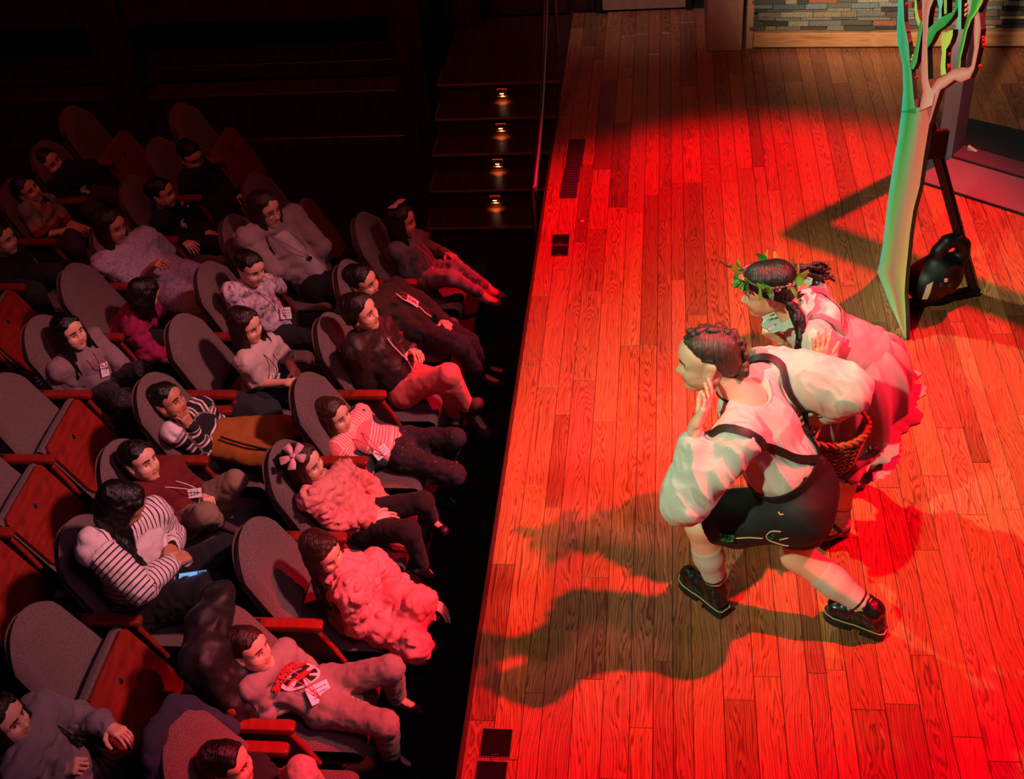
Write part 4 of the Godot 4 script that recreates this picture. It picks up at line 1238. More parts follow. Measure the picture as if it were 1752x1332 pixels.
func hair_prims(style: String, H: Transform3D, hs: float, r: RandomNumberGenerator, drape := 0.012) -> Array:
	var pr := []
	var L := func(x: float, y: float, z: float) -> Vector3: return H * Vector3(x, y, z)
	var dn := Vector3(0, -1, 0)
	cap(pr, L.call(-0.046, 0.050, 0.0), L.call(0.010, 0.060, 0.0), 0.082 * hs, 0.078 * hs, 0.02)
	if style in ["short", "crop"]:
		cap(pr, L.call(-0.062, -0.012, 0.0), L.call(-0.06, 0.02, 0.0), 0.048 * hs, 0.06 * hs, 0.02)
		for s in [-1.0, 1.0]:
			cap(pr, L.call(-0.008, 0.030, 0.058 * s), L.call(-0.03, 0.0, 0.054 * s), 0.026 * hs, 0.022 * hs, 0.02)
			cap(pr, L.call(0.022, 0.045, 0.056 * s), L.call(0.018, 0.018, 0.065 * s), 0.018 * hs, 0.009 * hs, 0.012)
		for j in 9:
			var z := lerpf(-0.052, 0.052, j / 8.0)
			var drop := 0.040 if style == "short" else 0.062
			lock(pr, [L.call(0.01, 0.122 - absf(z) * 0.5, z * 0.7), L.call(0.058, 0.100 - absf(z) * 0.45, z * 0.95), L.call(0.083 - absf(z) * 0.42, drop + r.randf_range(-0.008, 0.008), z + r.randf_range(-0.006, 0.006))], 0.018 * hs, 0.006 * hs)
	else:
		# parted hair drawn back from the forehead
		for s in [-1.0, 1.0]:
			for j in 5:
				var a := j / 4.0
				lock(pr, [L.call(0.040 - 0.02 * a, 0.116, 0.006 * s), L.call(0.060 - 0.055 * a, 0.085 - 0.01 * a, (0.044 + 0.018 * a) * s), L.call(0.022 - 0.06 * a, 0.030, 0.072 * s), L.call(-0.01 - 0.05 * a, -0.02, 0.072 * s)], 0.018 * hs, 0.014 * hs)
		cap(pr, L.call(-0.066, -0.02, 0.0), L.call(-0.06, 0.02, 0.0), 0.058 * hs, 0.064 * hs, 0.02)
		if style == "fringe":
			for j in 9:
				var z := lerpf(-0.052, 0.052, j / 8.0)
				lock(pr, [L.call(0.01, 0.122 - absf(z) * 0.5, z * 0.7), L.call(0.06, 0.098 - absf(z) * 0.45, z * 0.95), L.call(0.084 - absf(z) * 0.42, 0.045 + r.randf_range(-0.01, 0.01), z)], 0.018 * hs, 0.006 * hs)
		var length: float = {"bob": 0.10, "fringe": 0.10, "long": 0.26, "curly": 0.30, "back": 0.20, "bun": 0.0}.get(style, 0.2)
		if length > 0.0:
			for j in 13:
				var a := lerpf(-2.2, 2.2, j / 12.0)
				var ang := PI + a          # round the back from ear to ear
				var o := Vector3(cos(ang) * 0.078 - 0.012, -0.01, sin(ang) * 0.074)
				var p0: Vector3 = H * (o + Vector3(0, 0.05, 0))
				var p1: Vector3 = H * (o * Vector3(1.06, 1, 1.1) + Vector3(0, -0.035, 0))
				var pts := [p0, p1]
				var n := int(length / 0.05)
				var p := p1
				var amp := 0.014 if style == "curly" else 0.005
				for q in n:
					p += dn * 0.05 * hs + Vector3(r.randf_range(-1, 1), 0, r.randf_range(-1, 1)) * amp + Vector3(0.004, 0, 0)
					pts.append(p)
				lock(pr, pts, 0.024 * hs, 0.011 * hs, 0.008)
		if style in ["long", "curly"]:
			# locks that fall over the front of the shoulders
			for s in [-1.0, 1.0]:
				for j in 4:
					var pts := [H * Vector3(0.030 - 0.016 * j, 0.05, 0.070 * s), H * Vector3(0.034 - 0.018 * j, -0.02, 0.082 * s), H * Vector3(0.030 - 0.018 * j, -0.075, 0.090 * s)]
					var p: Vector3 = pts[2]
					for q in int(length / 0.055):
						p += dn * 0.05 * hs + Vector3(r.randf_range(-1, 1), 0, r.randf_range(-1, 1)) * (0.014 if style == "curly" else 0.005) + Vector3(drape, 0, 0.006 * s)
						pts.append(p)
					lock(pr, pts, 0.017 * hs, 0.008 * hs, 0.006)
		if style == "bun":
			cap(pr, L.call(-0.13, 0.03, 0), L.call(-0.14, 0.02, 0), 0.035 * hs, 0.03 * hs, 0.01)
	return pr

func shoe(parent: Node, an: Vector3, to: Vector3, s: float, m: Material, called := "shoe", boot := false) -> void:
	var pr := []
	var d := (to - an)
	var flat := Vector3(d.x, d.y, d.z)
	var upv := Vector3.UP
	var side := flat.cross(upv)
	if side.length() < 0.02: side = Vector3(0, 0, 0.1)
	side = side.normalized()
	var nrm := side.cross(flat).normalized()
	if nrm.y < 0: nrm = -nrm
	var heel := an - nrm * 0.045 * s - flat.normalized() * 0.03 * s
	var toe := to + flat.normalized() * 0.03 * s - nrm * 0.0
	cap(pr, heel, toe, 0.036 * s, 0.036 * s, 0.02, nrm, 1.15)
	cap(pr, an, (heel + toe) * 0.5, 0.046 * s, 0.036 * s, 0.03)
	cap(pr, heel - nrm * 0.022 * s, toe - nrm * 0.018 * s, 0.034 * s, 0.036 * s, 0.006, nrm, 2.6)
	if boot: cap(pr, an, an + nrm * 0.10 * s, 0.048 * s, 0.05 * s, 0.02)
	part(parent, called, sdf(pr, 0.009), m)

func person(key: String, label: String, S: Dictionary) -> Node3D:
	var P: Dictionary = POSES[key]
	var s: float = P.s
	var J := {}
	var pel := v3(P.pelvis)
	var base := Vector3(pel.x, FLOOR_Y, pel.z)
	for k in P:
		if k != "s": J[k] = v3(P[k]) - base
	var t := thing("person", label, "person", base, 0.0, "audience in the stalls")
	var r := RandomNumberGenerator.new(); r.seed = hash(key)
	var cell: float = S.get("cell", 0.012)
	var hs: float = S.get("hs", 0.55 + 0.45 * s)
	var face: Array = S.get("face", [8, 14, 0])
	var hb := head_basis(face[0], face[1], face[2])
	var H := Transform3D(hb.scaled_local(Vector3(hs, hs, hs)), J.head)
	var neck: Vector3 = J.neck; var pelvis: Vector3 = J.pelvis
	var spine := (neck - pelvis)
	var tf: Vector3 = (J.shL - J.shR).cross(spine).normalized()
	var chest := pelvis + spine * 0.68
	var waist := pelvis + spine * 0.28
	var fat: float = S.get("fat", 1.0)
	# --- body: one skin, with head and hands of their own finer grids
	var pr := []
	cap(pr, H * Vector3(-0.018, -0.03, 0), neck - spine.normalized() * 0.02 * s, 0.048 * hs, 0.052 * s, 0.02)
	cap(pr, neck, (J.shR + J.shL) * 0.5, 0.05 * s, 0.06 * s, 0.04)
	cap(pr, J.shR, J.shL, 0.055 * s, 0.055 * s, 0.05)
	cap(pr, chest, waist, 0.122 * s, 0.112 * s, 0.05, tf, 1.3)
	cap(pr, J.hipR, J.hipL, 0.10 * s, 0.10 * s, 0.05)
	cap(pr, waist, pelvis, 0.105 * s, 0.10 * s, 0.05, tf, 1.15)
	for e in ["R", "L"]:
		cap(pr, J["sh" + e], J["el" + e], 0.050 * s, 0.040 * s, 0.03)
		cap(pr, J["el" + e], J["wr" + e], 0.040 * s, 0.026 * s, 0.02)
		cap(pr, J["hip" + e], J["kn" + e], 0.082 * s, 0.056 * s, 0.04)
		cap(pr, J["kn" + e], J["kn" + e].lerp(J["an" + e], 0.35), 0.054 * s, 0.052 * s, 0.03)
		cap(pr, J["kn" + e].lerp(J["an" + e], 0.35), J["an" + e], 0.052 * s, 0.034 * s, 0.02)
		cap(pr, J["an" + e], J["to" + e], 0.032 * s, 0.026 * s, 0.02)
	var fl := Flesh.new()
	fl.put(raw(pr, 0.014))
	var hd := head_of(S.get("child", true), S.get("fine", false))
	var hc: Color = S.get("hair", Color(0.16, 0.09, 0.06))
	var sk: Color = S.get("skin", Color(0.80, 0.60, 0.50))
	fl.put(hd.q, H, hd.c, Color(hc.r / sk.r * 0.6, hc.g / sk.g * 0.6, hc.b / sk.b * 0.6))
	for e in ["R", "L"]:
		var side := -1.0 if e == "R" else 1.0
		var fwd: Vector3 = (J["wr" + e] - J["el" + e]).normalized()
		fwd = (fwd + v3(S.get("hd" + e, [0, -0.15, 0]))).normalized()
		var hup: Vector3 = v3(S.get("hn" + e, [0.2, 1, 0.3 if e == "R" else -0.3]))
		var hz := fwd.cross(hup).normalized()
		hup = hz.cross(fwd).normalized()
		# template: x fingers, y back of the hand, z thumb side for side 1
		fl.put(hand_of(S.get("hand" + e, "relaxed"), side), Transform3D(Basis(fwd, hup, hz).scaled_local(Vector3.ONE * (0.48 + 0.52 * s)), J["wr" + e]))
	part(t, "body", fl.mesh(), skin(sk))
	# --- top
	if S.has("top"):
		var T: Dictionary = S.top
		var pf: float = T.get("puff", 0.012)
		var q := []
		var along := PackedFloat32Array()
		var sl: float = T.get("sleeve", 1.0)
		cap(q, neck - spine * 0.02, neck - spine * 0.12, 0.060 * s + pf * 0.6, 0.07 * s + pf, 0.02); along.append(0.0)
		cap(q, J.shR, J.shL, 0.058 * s + pf, 0.058 * s + pf, 0.05); along.append(0.06)
		cap(q, chest, waist, 0.128 * s * fat + pf, 0.120 * s * fat + pf, 0.05, tf, 1.25); along.append(spine.length() * 0.3)
		cap(q, waist, pelvis + spine * 0.04, 0.122 * s * fat + pf, T.get("hem", 0.118) * s * fat + pf, 0.04, tf, 1.15); along.append(spine.length() * 0.7)
		for e in ["R", "L"]:
			var sh: Vector3 = J["sh" + e]; var el: Vector3 = J["el" + e]; var wr: Vector3 = J["wr" + e]
			if sl <= 0.5:
				cap(q, sh, sh.lerp(el, sl * 2.0), 0.056 * s + pf, 0.062 * s + pf, 0.03); along.append(0.0)
			else:
				cap(q, sh, el, 0.056 * s + pf, 0.047 * s + pf, 0.03); along.append(0.0)
				cap(q, el, el.lerp(wr, (sl - 0.5) * 1.9), 0.046 * s + pf, 0.034 * s + pf * 0.8, 0.02); along.append((el - sh).length())
		if T.get("hood", false):
			cap(q, J.shR.lerp(neck, 0.5) - tf * 0.06 * s + Vector3(0, 0.02, 0), J.shL.lerp(neck, 0.5) - tf * 0.06 * s + Vector3(0, 0.02, 0), 0.055 * s, 0.055 * s, 0.03); along.append(0.0)
		skins[key] = q
		var fd := folds(hash(key) % 1000, T.get("freq", 12.0), T.get("ridge", true))
		var rq := raw(q, cell, fd, T.get("fold", 0.012))
		var uv := PackedVector2Array()
		if T.has("unit"): uv = bone_uv(rq[0], q, along, T.unit)
		part(t, T.get("n", "shirt"), to_mesh(rq, uv), T.m)
	# --- open jacket halves over the top
	if S.has("jacket"):
		var T: Dictionary = S.jacket
		var q := []
		for e in ["R", "L"]:
			var sgn := 1.0 if e == "R" else -1.0
			var lat: Vector3 = (J.shR - J.shL).normalized() * sgn
			cap(q, chest + lat * 0.10 * s - tf * 0.02 * s, waist + lat * 0.115 * s - tf * 0.02 * s, 0.075 * s, 0.075 * s, 0.03)
			cap(q, J["sh" + e], J["el" + e], 0.072 * s, 0.066 * s, 0.03)
			cap(q, J["el" + e], J["el" + e].lerp(J["wr" + e], 0.92), 0.064 * s, 0.05 * s, 0.02)
		cap(q, J.shR - tf * 0.05 * s, J.shL - tf * 0.05 * s, 0.07 * s, 0.07 * s, 0.04)
		cap(q, chest - tf * 0.06 * s, waist - tf * 0.06 * s, 0.10 * s, 0.10 * s, 0.04)
		cap(q, neck - tf * 0.055 * s + (J.shR - neck) * 0.3, neck - tf * 0.055 * s + (J.shL - neck) * 0.3, 0.04 * s, 0.04 * s, 0.02)
		part(t, T.get("n", "jacket"), sdf(q, cell, folds(hash(key) % 777, 8.0), 0.012), T.m)
	# --- trousers
	if S.has("legs"):
		var T: Dictionary = S.legs
		var pf: float = T.get("puff", 0.012)
		var q := []
		cap(q, waist - spine * 0.1, pelvis, 0.110 * s + pf, 0.105 * s + pf, 0.05, tf, 1.1)
		cap(q, J.hipR, J.hipL, 0.103 * s + pf, 0.103 * s + pf, 0.05)
		var ln: float = T.get("len", 0.93)
		for e in ["R", "L"]:
			cap(q, J["hip" + e], J["kn" + e], 0.086 * s + pf, 0.062 * s + pf, 0.035)
			cap(q, J["kn" + e], J["kn" + e].lerp(J["an" + e], ln), 0.060 * s + pf, T.get("cuff", 0.042) * s + pf, 0.02)
		part(t, T.get("n", "trousers"), sdf(q, cell, folds(hash(key) % 500 + 3, T.get("freq", 17.0), T.get("ridge", true)), T.get("fold", 0.007)), T.m)
	if S.has("shoes"):
		for e in ["R", "L"]: shoe(t, J["an" + e], J["to" + e], s, S.shoes, S.get("shoe_n", "shoe"), S.get("boot", false))
	if S.has("socks"):
		for e in ["R", "L"]:
			var q := []
			cap(q, J["kn" + e].lerp(J["an" + e], 0.80), J["an" + e], 0.043 * s, 0.044 * s, 0.02)
			part(t, "sock", sdf(q, 0.010), S.socks)
	# --- hair
	var hp := hair_prims(S.get("style", "short"), H, hs, r, S.get("drape", 0.012))
	var hn := folds(hash(key) % 300, 38.0)
	part(t, "hair", sdf(hp, 0.0095 if cell < 0.0125 else 0.012, hn, 0.004), hair_mat(hc))
	# --- card hung on a lanyard
	if S.has("tag"):
		var a: Array = S.tag          # fraction down the spine, sideways, outward, spin
		var lat: Vector3 = (J.shR - J.shL).normalized()
		var up := spine.normalized()
		var o: Vector3 = neck.lerp(pelvis, a[0]) + lat * a[1] + tf * a[2]
		if skins.has(key): o = onto(skins[key], o, 0.014)
		var nr := slope(skins[key], o) if skins.has(key) else tf
		nr = (nr + tf * 0.5).normalized()
		var lx := (lat - nr * lat.dot(nr)).normalized()
		var cb := Basis(lx, nr.cross(lx), nr) * Basis(Vector3(0, 0, 1), deg_to_rad(a[3]))
		var size: Vector2 = Vector2(0.085, 0.058) if a.size() < 5 else Vector2(a[4], a[5])
		part(t, "name_card", card(size, cb), M.card, o)
		var ln := MB.new()
		var n1: Vector3 = neck + lat * 0.05 * s + tf * 0.055 * s
		var n2: Vector3 = neck - lat * 0.05 * s + tf * 0.055 * s
		var top := o + cb * Vector3(0, size.y * 0.5, 0)
		var md: Vector3 = neck.lerp(pelvis, a[0] * 0.5) + tf * (a[2] + 0.012)
		ln.tube(smooth_path(PackedVector3Array([n1, md + lat * (a[1] * 0.6 + 0.02), top]), 5), PackedFloat32Array([0.0025]), 5)
		ln.tube(smooth_path(PackedVector3Array([n2, md + lat * (a[1] * 0.6 - 0.02), top]), 5), PackedFloat32Array([0.0025]), 5)
		part(t, "lanyard", ln.mesh(), S.get("lanyard", M.pinkcord))
	return t

func card(size: Vector2, b: Basis) -> ArrayMesh:
	var m := MB.new()
	m.box(Vector3.ZERO, Vector3(size.x, size.y, 0.003), 0.0006, b)
	# one copy of the print over the front face, plain paper elsewhere
	for k in m.v.size():
		var p := b.inverse() * m.v[k]
		m.uv[k] = Vector2(p.x / size.x + 0.5, 0.5 - p.y / size.y) if p.z > 0.0 else Vector2(0.02, 0.02)
	return m.mesh()

func bow(parent: Node, at: Vector3, b: Basis, s: float, m: Material, petals := 2) -> void:
	var mb := MB.new()
	for k in petals:
		var a := TAU * k / petals + (0.0 if petals == 2 else 0.3)
		var d := Vector3(cos(a), sin(a), 0.1)
		var w := Vector3(-sin(a), cos(a), 0)
		var pts := PackedVector3Array()
		for r in 6:
			var f := r / 5.0
			var wd := (0.10 + 0.9 * sin(f * PI * 0.62)) * 0.024 * s * (1.0 if petals == 2 else 0.75)
			for c in 5:
				var g := lerpf(-1, 1, c / 4.0)
				pts.append(at + b * (d * f * 0.06 * s + w * g * wd + Vector3(0, 0, 0.012 * s * (1.0 - g * g) * sin(f * PI) + 0.004)))
		mb.grid(pts, 6, 5)
		var bk := PackedVector3Array()
		for p in pts: bk.append(p - b * Vector3(0, 0, 0.004))
		mb.grid(bk, 6, 5, false, true)
	mb.box(at + b * Vector3(0, 0, 0.008 * s), Vector3(0.02, 0.024, 0.016) * s, 0.005, b)
	part(parent, "hair_bow", mb.mesh(), m)

# joints in world metres, worked out from the seat each person sits in
const POSES := {
	"r1_0": {"s": 0.78, "head": [-0.999, 0.021, -3.334], "neck": [-0.976, -0.182, -3.342], "pelvis": [-0.746, -0.349, -3.381], "shR": [-0.986, -0.089, -3.213], "shL": [-0.906, -0.144, -3.471], "elR": [-0.975, -0.306, -3.239], "wrR": [-0.812, -0.306, -3.317], "hipR": [-0.731, -0.349, -3.315], "knR": [-0.418, -0.299, -3.206], "anR": [-0.447, -0.604, -3.26], "toR": [-0.378, -0.716, -3.277], "elL": [-0.828, -0.342, -3.502], "wrL": [-0.664, -0.342, -3.424], "hipL": [-0.731, -0.349, -3.447], "knL": [-0.423, -0.215, -3.442], "anL": [-0.445, -0.519, -3.505], "toL": [-0.34, -0.489, -3.43]},
	"r1_1": {"s": 0.8, "head": [-0.788, 0.046, -3.895], "neck": [-0.731, -0.068, -3.903], "pelvis": [-0.691, -0.358, -3.943], "shR": [-0.655, -0.074, -3.771], "shL": [-0.603, -0.179, -4.035], "elR": [-0.643, -0.297, -3.769], "wrR": [-0.594, -0.394, -3.937], "hipR": [-0.675, -0.358, -3.875], "knR": [-0.377, -0.356, -3.702], "anR": [-0.412, -0.648, -3.83], "toR": [-0.327, -0.542, -3.82], "elL": [-0.523, -0.383, -4.067], "wrL": [-0.355, -0.383, -3.987], "hipL": [-0.675, -0.358, -4.011], "knL": [-0.379, -0.268, -3.859], "anL": [-0.39, -0.563, -3.983], "toL": [-0.342, -0.633, -4.089]},
	"r1_2": {"s": 0.76, "head": [-0.998, 0.088, -4.459], "neck": [-0.933, -0.059, -4.467], "pelvis": [-0.758, -0.362, -4.505], "shR": [-0.969, -0.041, -4.342], "shL": [-0.855, -0.094, -4.592], "elR": [-0.872, -0.229, -4.369], "wrR": [-0.688, -0.242, -4.419], "hipR": [-0.743, -0.362, -4.44], "knR": [-0.48, -0.223, -4.305], "anR": [-0.459, -0.523, -4.346], "toR": [-0.43, -0.643, -4.386], "elL": [-0.777, -0.264, -4.694], "wrL": [-0.64, -0.334, -4.582], "hipL": [-0.743, -0.362, -4.57], "knL": [-0.444, -0.236, -4.528], "anL": [-0.448, -0.511, -4.658], "toL": [-0.375, -0.468, -4.56]},
	"r1_3": {"s": 0.76, "head": [-0.993, -0.078, -5.021], "neck": [-0.934, -0.224, -5.029], "pelvis": [-0.655, -0.356, -5.067], "shR": [-0.981, -0.212, -4.904], "shL": [-0.884, -0.174, -5.154], "elR": [-0.857, -0.384, -4.914], "wrR": [-0.77, -0.454, -5.067], "hipR": [-0.64, -0.356, -5.002], "knR": [-0.338, -0.373, -4.88], "anR": [-0.455, -0.63, -4.993], "toR": [-0.412, -0.745, -5.032], "elL": [-0.808, -0.368, -5.185], "wrL": [-0.648, -0.368, -5.109], "hipL": [-0.64, -0.356, -5.132], "knL": [-0.346, -0.248, -5.04], "anL": [-0.428, -0.514, -5.161], "toL": [-0.389, -0.627, -5.21]},
	"r1_4": {"s": 0.92, "head": [-0.907, 0.217, -5.574], "neck": [-0.897, 0.05, -5.583], "pelvis": [-0.746, -0.335, -5.629], "shR": [-0.932, 0.074, -5.431], "shL": [-0.851, -0.004, -5.735], "elR": [-0.936, -0.177, -5.488], "wrR": [-0.831, -0.352, -5.595], "hipR": [-0.728, -0.335, -5.551], "knR": [-0.421, -0.115, -5.434], "anR": [-0.355, -0.462, -5.538], "toR": [-0.262, -0.577, -5.488], "elL": [-0.801, -0.241, -5.821], "wrL": [-0.678, -0.124, -5.666], "hipL": [-0.728, -0.335, -5.707], "knL": [-0.445, -0.203, -5.465], "anL": [-0.44, -0.552, -5.58], "toL": [-0.437, -0.684, -5.664]},
	"r1_5": {"s": 0.86, "head": [-1.034, 0.04, -6.139], "neck": [-0.947, -0.097, -6.148], "pelvis": [-0.702, -0.353, -6.191], "shR": [-0.954, -0.071, -6.006], "shL": [-0.872, -0.117, -6.29], "elR": [-0.868, -0.29, -5.972], "wrR": [-0.851, -0.403, -6.154], "hipR": [-0.685, -0.353, -6.118], "knR": [-0.434, -0.238, -5.871], "anR": [-0.361, -0.554, -5.987], "toR": [-0.232, -0.605, -5.961], "elL": [-0.705, -0.288, -6.32], "wrL": [-0.576, -0.258, -6.151], "hipL": [-0.685, -0.353, -6.264], "knL": [-0.409, -0.327, -6.019], "anL": [-0.364, -0.64, -6.155], "toL": [-0.235, -0.692, -6.181]},
	"r1_6": {"s": 0.72, "head": [-0.877, 0.113, -6.71], "neck": [-0.877, -0.019, -6.717], "pelvis": [-0.782, -0.321, -6.753], "shR": [-0.916, -0.026, -6.598], "shL": [-0.827, -0.081, -6.836], "elR": [-0.888, -0.221, -6.641], "wrR": [-0.789, -0.366, -6.682], "hipR": [-0.768, -0.321, -6.692], "knR": [-0.551, -0.19, -6.514], "anR": [-0.41, -0.402, -6.647], "toR": [-0.318, -0.481, -6.671], "elL": [-0.752, -0.243, -6.93], "wrL": [-0.63, -0.193, -6.807], "hipL": [-0.768, -0.321, -6.814], "knL": [-0.542, -0.193, -6.645], "anL": [-0.383, -0.412, -6.742], "toL": [-0.304, -0.499, -6.778]},
	"r1_m1": {"s": 0.8, "head": [-0.937, 0.004, -2.771], "neck": [-0.911, -0.187, -2.779], "pelvis": [-0.799, -0.358, -2.819], "shR": [-0.911, -0.227, -2.647], "shL": [-0.911, -0.227, -2.911], "elR": [-0.831, -0.431, -2.615], "wrR": [-0.663, -0.431, -2.695], "hipR": [-0.783, -0.358, -2.751], "knR": [-0.616, -0.069, -2.669], "anR": [-0.584, -0.381, -2.669], "toR": [-0.464, -0.429, -2.645], "elL": [-0.831, -0.431, -2.943], "wrL": [-0.663, -0.431, -2.863], "hipL": [-0.783, -0.358, -2.887], "knL": [-0.654, -0.053, -2.794], "anL": [-0.577, -0.363, -2.804], "toL": [-0.457, -0.411, -2.828]},
	"r2_6": {"s": 0.97, "head": [-1.749, 0.227, -6.695], "neck": [-1.75, 0.063, -6.705], "pelvis": [-1.537, -0.343, -6.753], "shR": [-1.865, 0.113, -6.544], "shL": [-1.633, 0.078, -6.865], "elR": [-1.707, -0.105, -6.506], "wrR": [-1.643, -0.269, -6.673], "hipR": [-1.518, -0.343, -6.671], "knR": [-1.111, -0.323, -6.632], "anR": [-1.072, -0.702, -6.632], "toR": [-0.926, -0.76, -6.603], "elL": [-1.461, -0.121, -6.796], "wrL": [-1.484, -0.344, -6.887], "hipL": [-1.518, -0.343, -6.835], "knL": [-1.111, -0.323, -6.874], "anL": [-1.072, -0.702, -6.874], "toL": [-0.926, -0.76, -6.903]},
	"r2_5": {"s": 0.76, "head": [-1.72, 0.144, -6.145], "neck": [-1.764, 0.006, -6.153], "pelvis": [-1.65, -0.362, -6.191], "shR": [-1.837, 0.054, -6.028], "shL": [-1.697, -0.055, -6.278], "elR": [-1.808, -0.156, -6.044], "wrR": [-1.676, -0.257, -6.138], "hipR": [-1.635, -0.362, -6.126], "knR": [-1.316, -0.346, -6.096], "anR": [-1.286, -0.643, -6.096], "toR": [-1.172, -0.688, -6.073], "elL": [-1.677, -0.195, -6.437], "wrL": [-1.707, -0.041, -6.33], "hipL": [-1.635, -0.362, -6.256], "knL": [-1.316, -0.346, -6.286], "anL": [-1.286, -0.643, -6.286], "toL": [-1.172, -0.688, -6.309]},
	"r2_4": {"s": 0.8, "head": [-1.6, 0.128, -5.581], "neck": [-1.573, -0.026, -5.589], "pelvis": [-1.612, -0.358, -5.629], "shR": [-1.603, -0.035, -5.457], "shL": [-1.547, -0.108, -5.721], "elR": [-1.589, -0.25, -5.519], "wrR": [-1.398, -0.206, -5.476], "hipR": [-1.596, -0.358, -5.561], "knR": [-1.26, -0.342, -5.529], "anR": [-1.228, -0.654, -5.529], "toR": [-1.108, -0.702, -5.505], "elL": [-1.503, -0.299, -5.831], "wrL": [-1.402, -0.266, -5.662], "hipL": [-1.596, -0.358, -5.697], "knL": [-1.26, -0.342, -5.729], "anL": [-1.228, -0.654, -5.729], "toL": [-1.108, -0.702, -5.753]},
	"r2_3": {"s": 0.8, "head": [-1.91, 0.022, -5.019], "neck": [-1.851, -0.128, -5.027], "pelvis": [-1.743, -0.358, -5.067], "shR": [-1.874, -0.082, -4.895], "shL": [-1.809, -0.128, -5.159], "elR": [-1.752, -0.261, -4.952], "wrR": [-1.776, -0.064, -4.924], "hipR": [-1.727, -0.358, -4.999], "knR": [-1.391, -0.342, -4.967], "anR": [-1.359, -0.654, -4.967], "toR": [-1.239, -0.702, -4.943], "elL": [-1.724, -0.332, -5.198], "wrL": [-1.814, -0.173, -5.115], "hipL": [-1.727, -0.358, -5.135], "knL": [-1.391, -0.342, -5.167], "anL": [-1.359, -0.654, -5.167], "toL": [-1.239, -0.702, -5.191]},
	"r2_2": {"s": 0.8, "head": [-1.859, 0.094, -4.457], "neck": [-1.835, -0.06, -4.465], "pelvis": [-1.737, -0.319, -4.505], "shR": [-1.866, -0.025, -4.333], "shL": [-1.787, -0.075, -4.597], "elR": [-1.72, -0.179, -4.261], "wrR": [-1.605, -0.273, -4.396], "hipR": [-1.721, -0.319, -4.437], "knR": [-1.507, -0.097, -4.285], "anR": [-1.56, -0.348, -4.476], "toR": [-1.44, -0.396, -4.452], "elL": [-1.728, -0.279, -4.669], "wrL": [-1.611, -0.201, -4.527], "hipL": [-1.721, -0.319, -4.573], "knL": [-1.436, -0.127, -4.554], "anL": [-1.583, -0.411, -4.569], "toL": [-1.463, -0.459, -4.593]},
	"r2_1": {"s": 0.98, "head": [-1.689, 0.344, -3.884], "neck": [-1.716, 0.204, -3.894], "pelvis": [-1.793, -0.342, -3.943], "shR": [-1.788, 0.234, -3.732], "shL": [-1.65, 0.121, -4.056], "elR": [-1.597, 0.054, -3.652], "wrR": [-1.513, -0.008, -3.874], "hipR": [-1.773, -0.342, -3.86], "knR": [-1.383, -0.183, -3.849], "anR": [-1.344, -0.565, -3.849], "toR": [-1.197, -0.624, -3.82], "elL": [-1.66, -0.135, -4.155], "wrL": [-1.567, -0.015, -3.963], "hipL": [-1.773, -0.342, -4.026], "knL": [-1.385, -0.224, -4.138], "anL": [-1.345, -0.606, -4.138], "toL": [-1.198, -0.665, -4.167]},
	"r2_m1": {"s": 0.92, "head": [-1.804, 0.259, -2.764], "neck": [-1.765, 0.133, -2.773], "pelvis": [-1.694, -0.294, -2.819], "shR": [-1.715, 0.128, -2.621], "shL": [-1.761, 0.108, -2.925], "elR": [-1.767, -0.113, -2.697], "wrR": [-1.591, 0.036, -2.694], "hipR": [-1.676, -0.294, -2.741], "knR": [-1.289, -0.276, -2.704], "anR": [-1.253, -0.634, -2.704], "toR": [-1.115, -0.69, -2.676], "elL": [-1.728, -0.111, -3.057], "wrL": [-1.529, -0.045, -2.964], "hipL": [-1.676, -0.294, -2.897], "knL": [-1.289, -0.276, -2.934], "anL": [-1.253, -0.634, -2.934], "toL": [-1.115, -0.69, -2.962]},
	"r3_4": {"s": 0.8, "head": [-2.68, 0.082, -5.581], "neck": [-2.682, -0.054, -5.589], "pelvis": [-2.631, -0.358, -5.629], "shR": [-2.759, -0.092, -5.457], "shL": [-2.637, -0.057, -5.721], "elR": [-2.74, -0.307, -5.514], "wrR": [-2.561, -0.335, -5.598], "hipR": [-2.615, -0.358, -5.561], "knR": [-2.367, -0.242, -5.352], "anR": [-2.335, -0.554, -5.352], "toR": [-2.215, -0.602, -5.328], "elL": [-2.493, -0.223, -5.676], "wrL": [-2.53, -0.408, -5.74], "hipL": [-2.615, -0.358, -5.697], "knL": [-2.323, -0.205, -5.599], "anL": [-2.291, -0.517, -5.599], "toL": [-2.171, -0.565, -5.623]},
	"r3_5": {"s": 0.76, "head": [-2.452, -0.042, -6.145], "neck": [-2.525, -0.182, -6.153], "pelvis": [-2.671, -0.362, -6.191], "shR": [-2.525, -0.22, -6.028], "shL": [-2.525, -0.22, -6.278], "elR": [-2.449, -0.414, -5.997], "wrR": [-2.289, -0.414, -6.073], "hipR": [-2.656, -0.362, -6.126], "knR": [-2.336, -0.346, -6.096], "anR": [-2.306, -0.643, -6.096], "toR": [-2.192, -0.688, -6.073], "elL": [-2.449, -0.414, -6.309], "wrL": [-2.289, -0.414, -6.233], "hipL": [-2.656, -0.362, -6.256], "knL": [-2.336, -0.346, -6.286], "anL": [-2.306, -0.643, -6.286], "toL": [-2.192, -0.688, -6.309]},
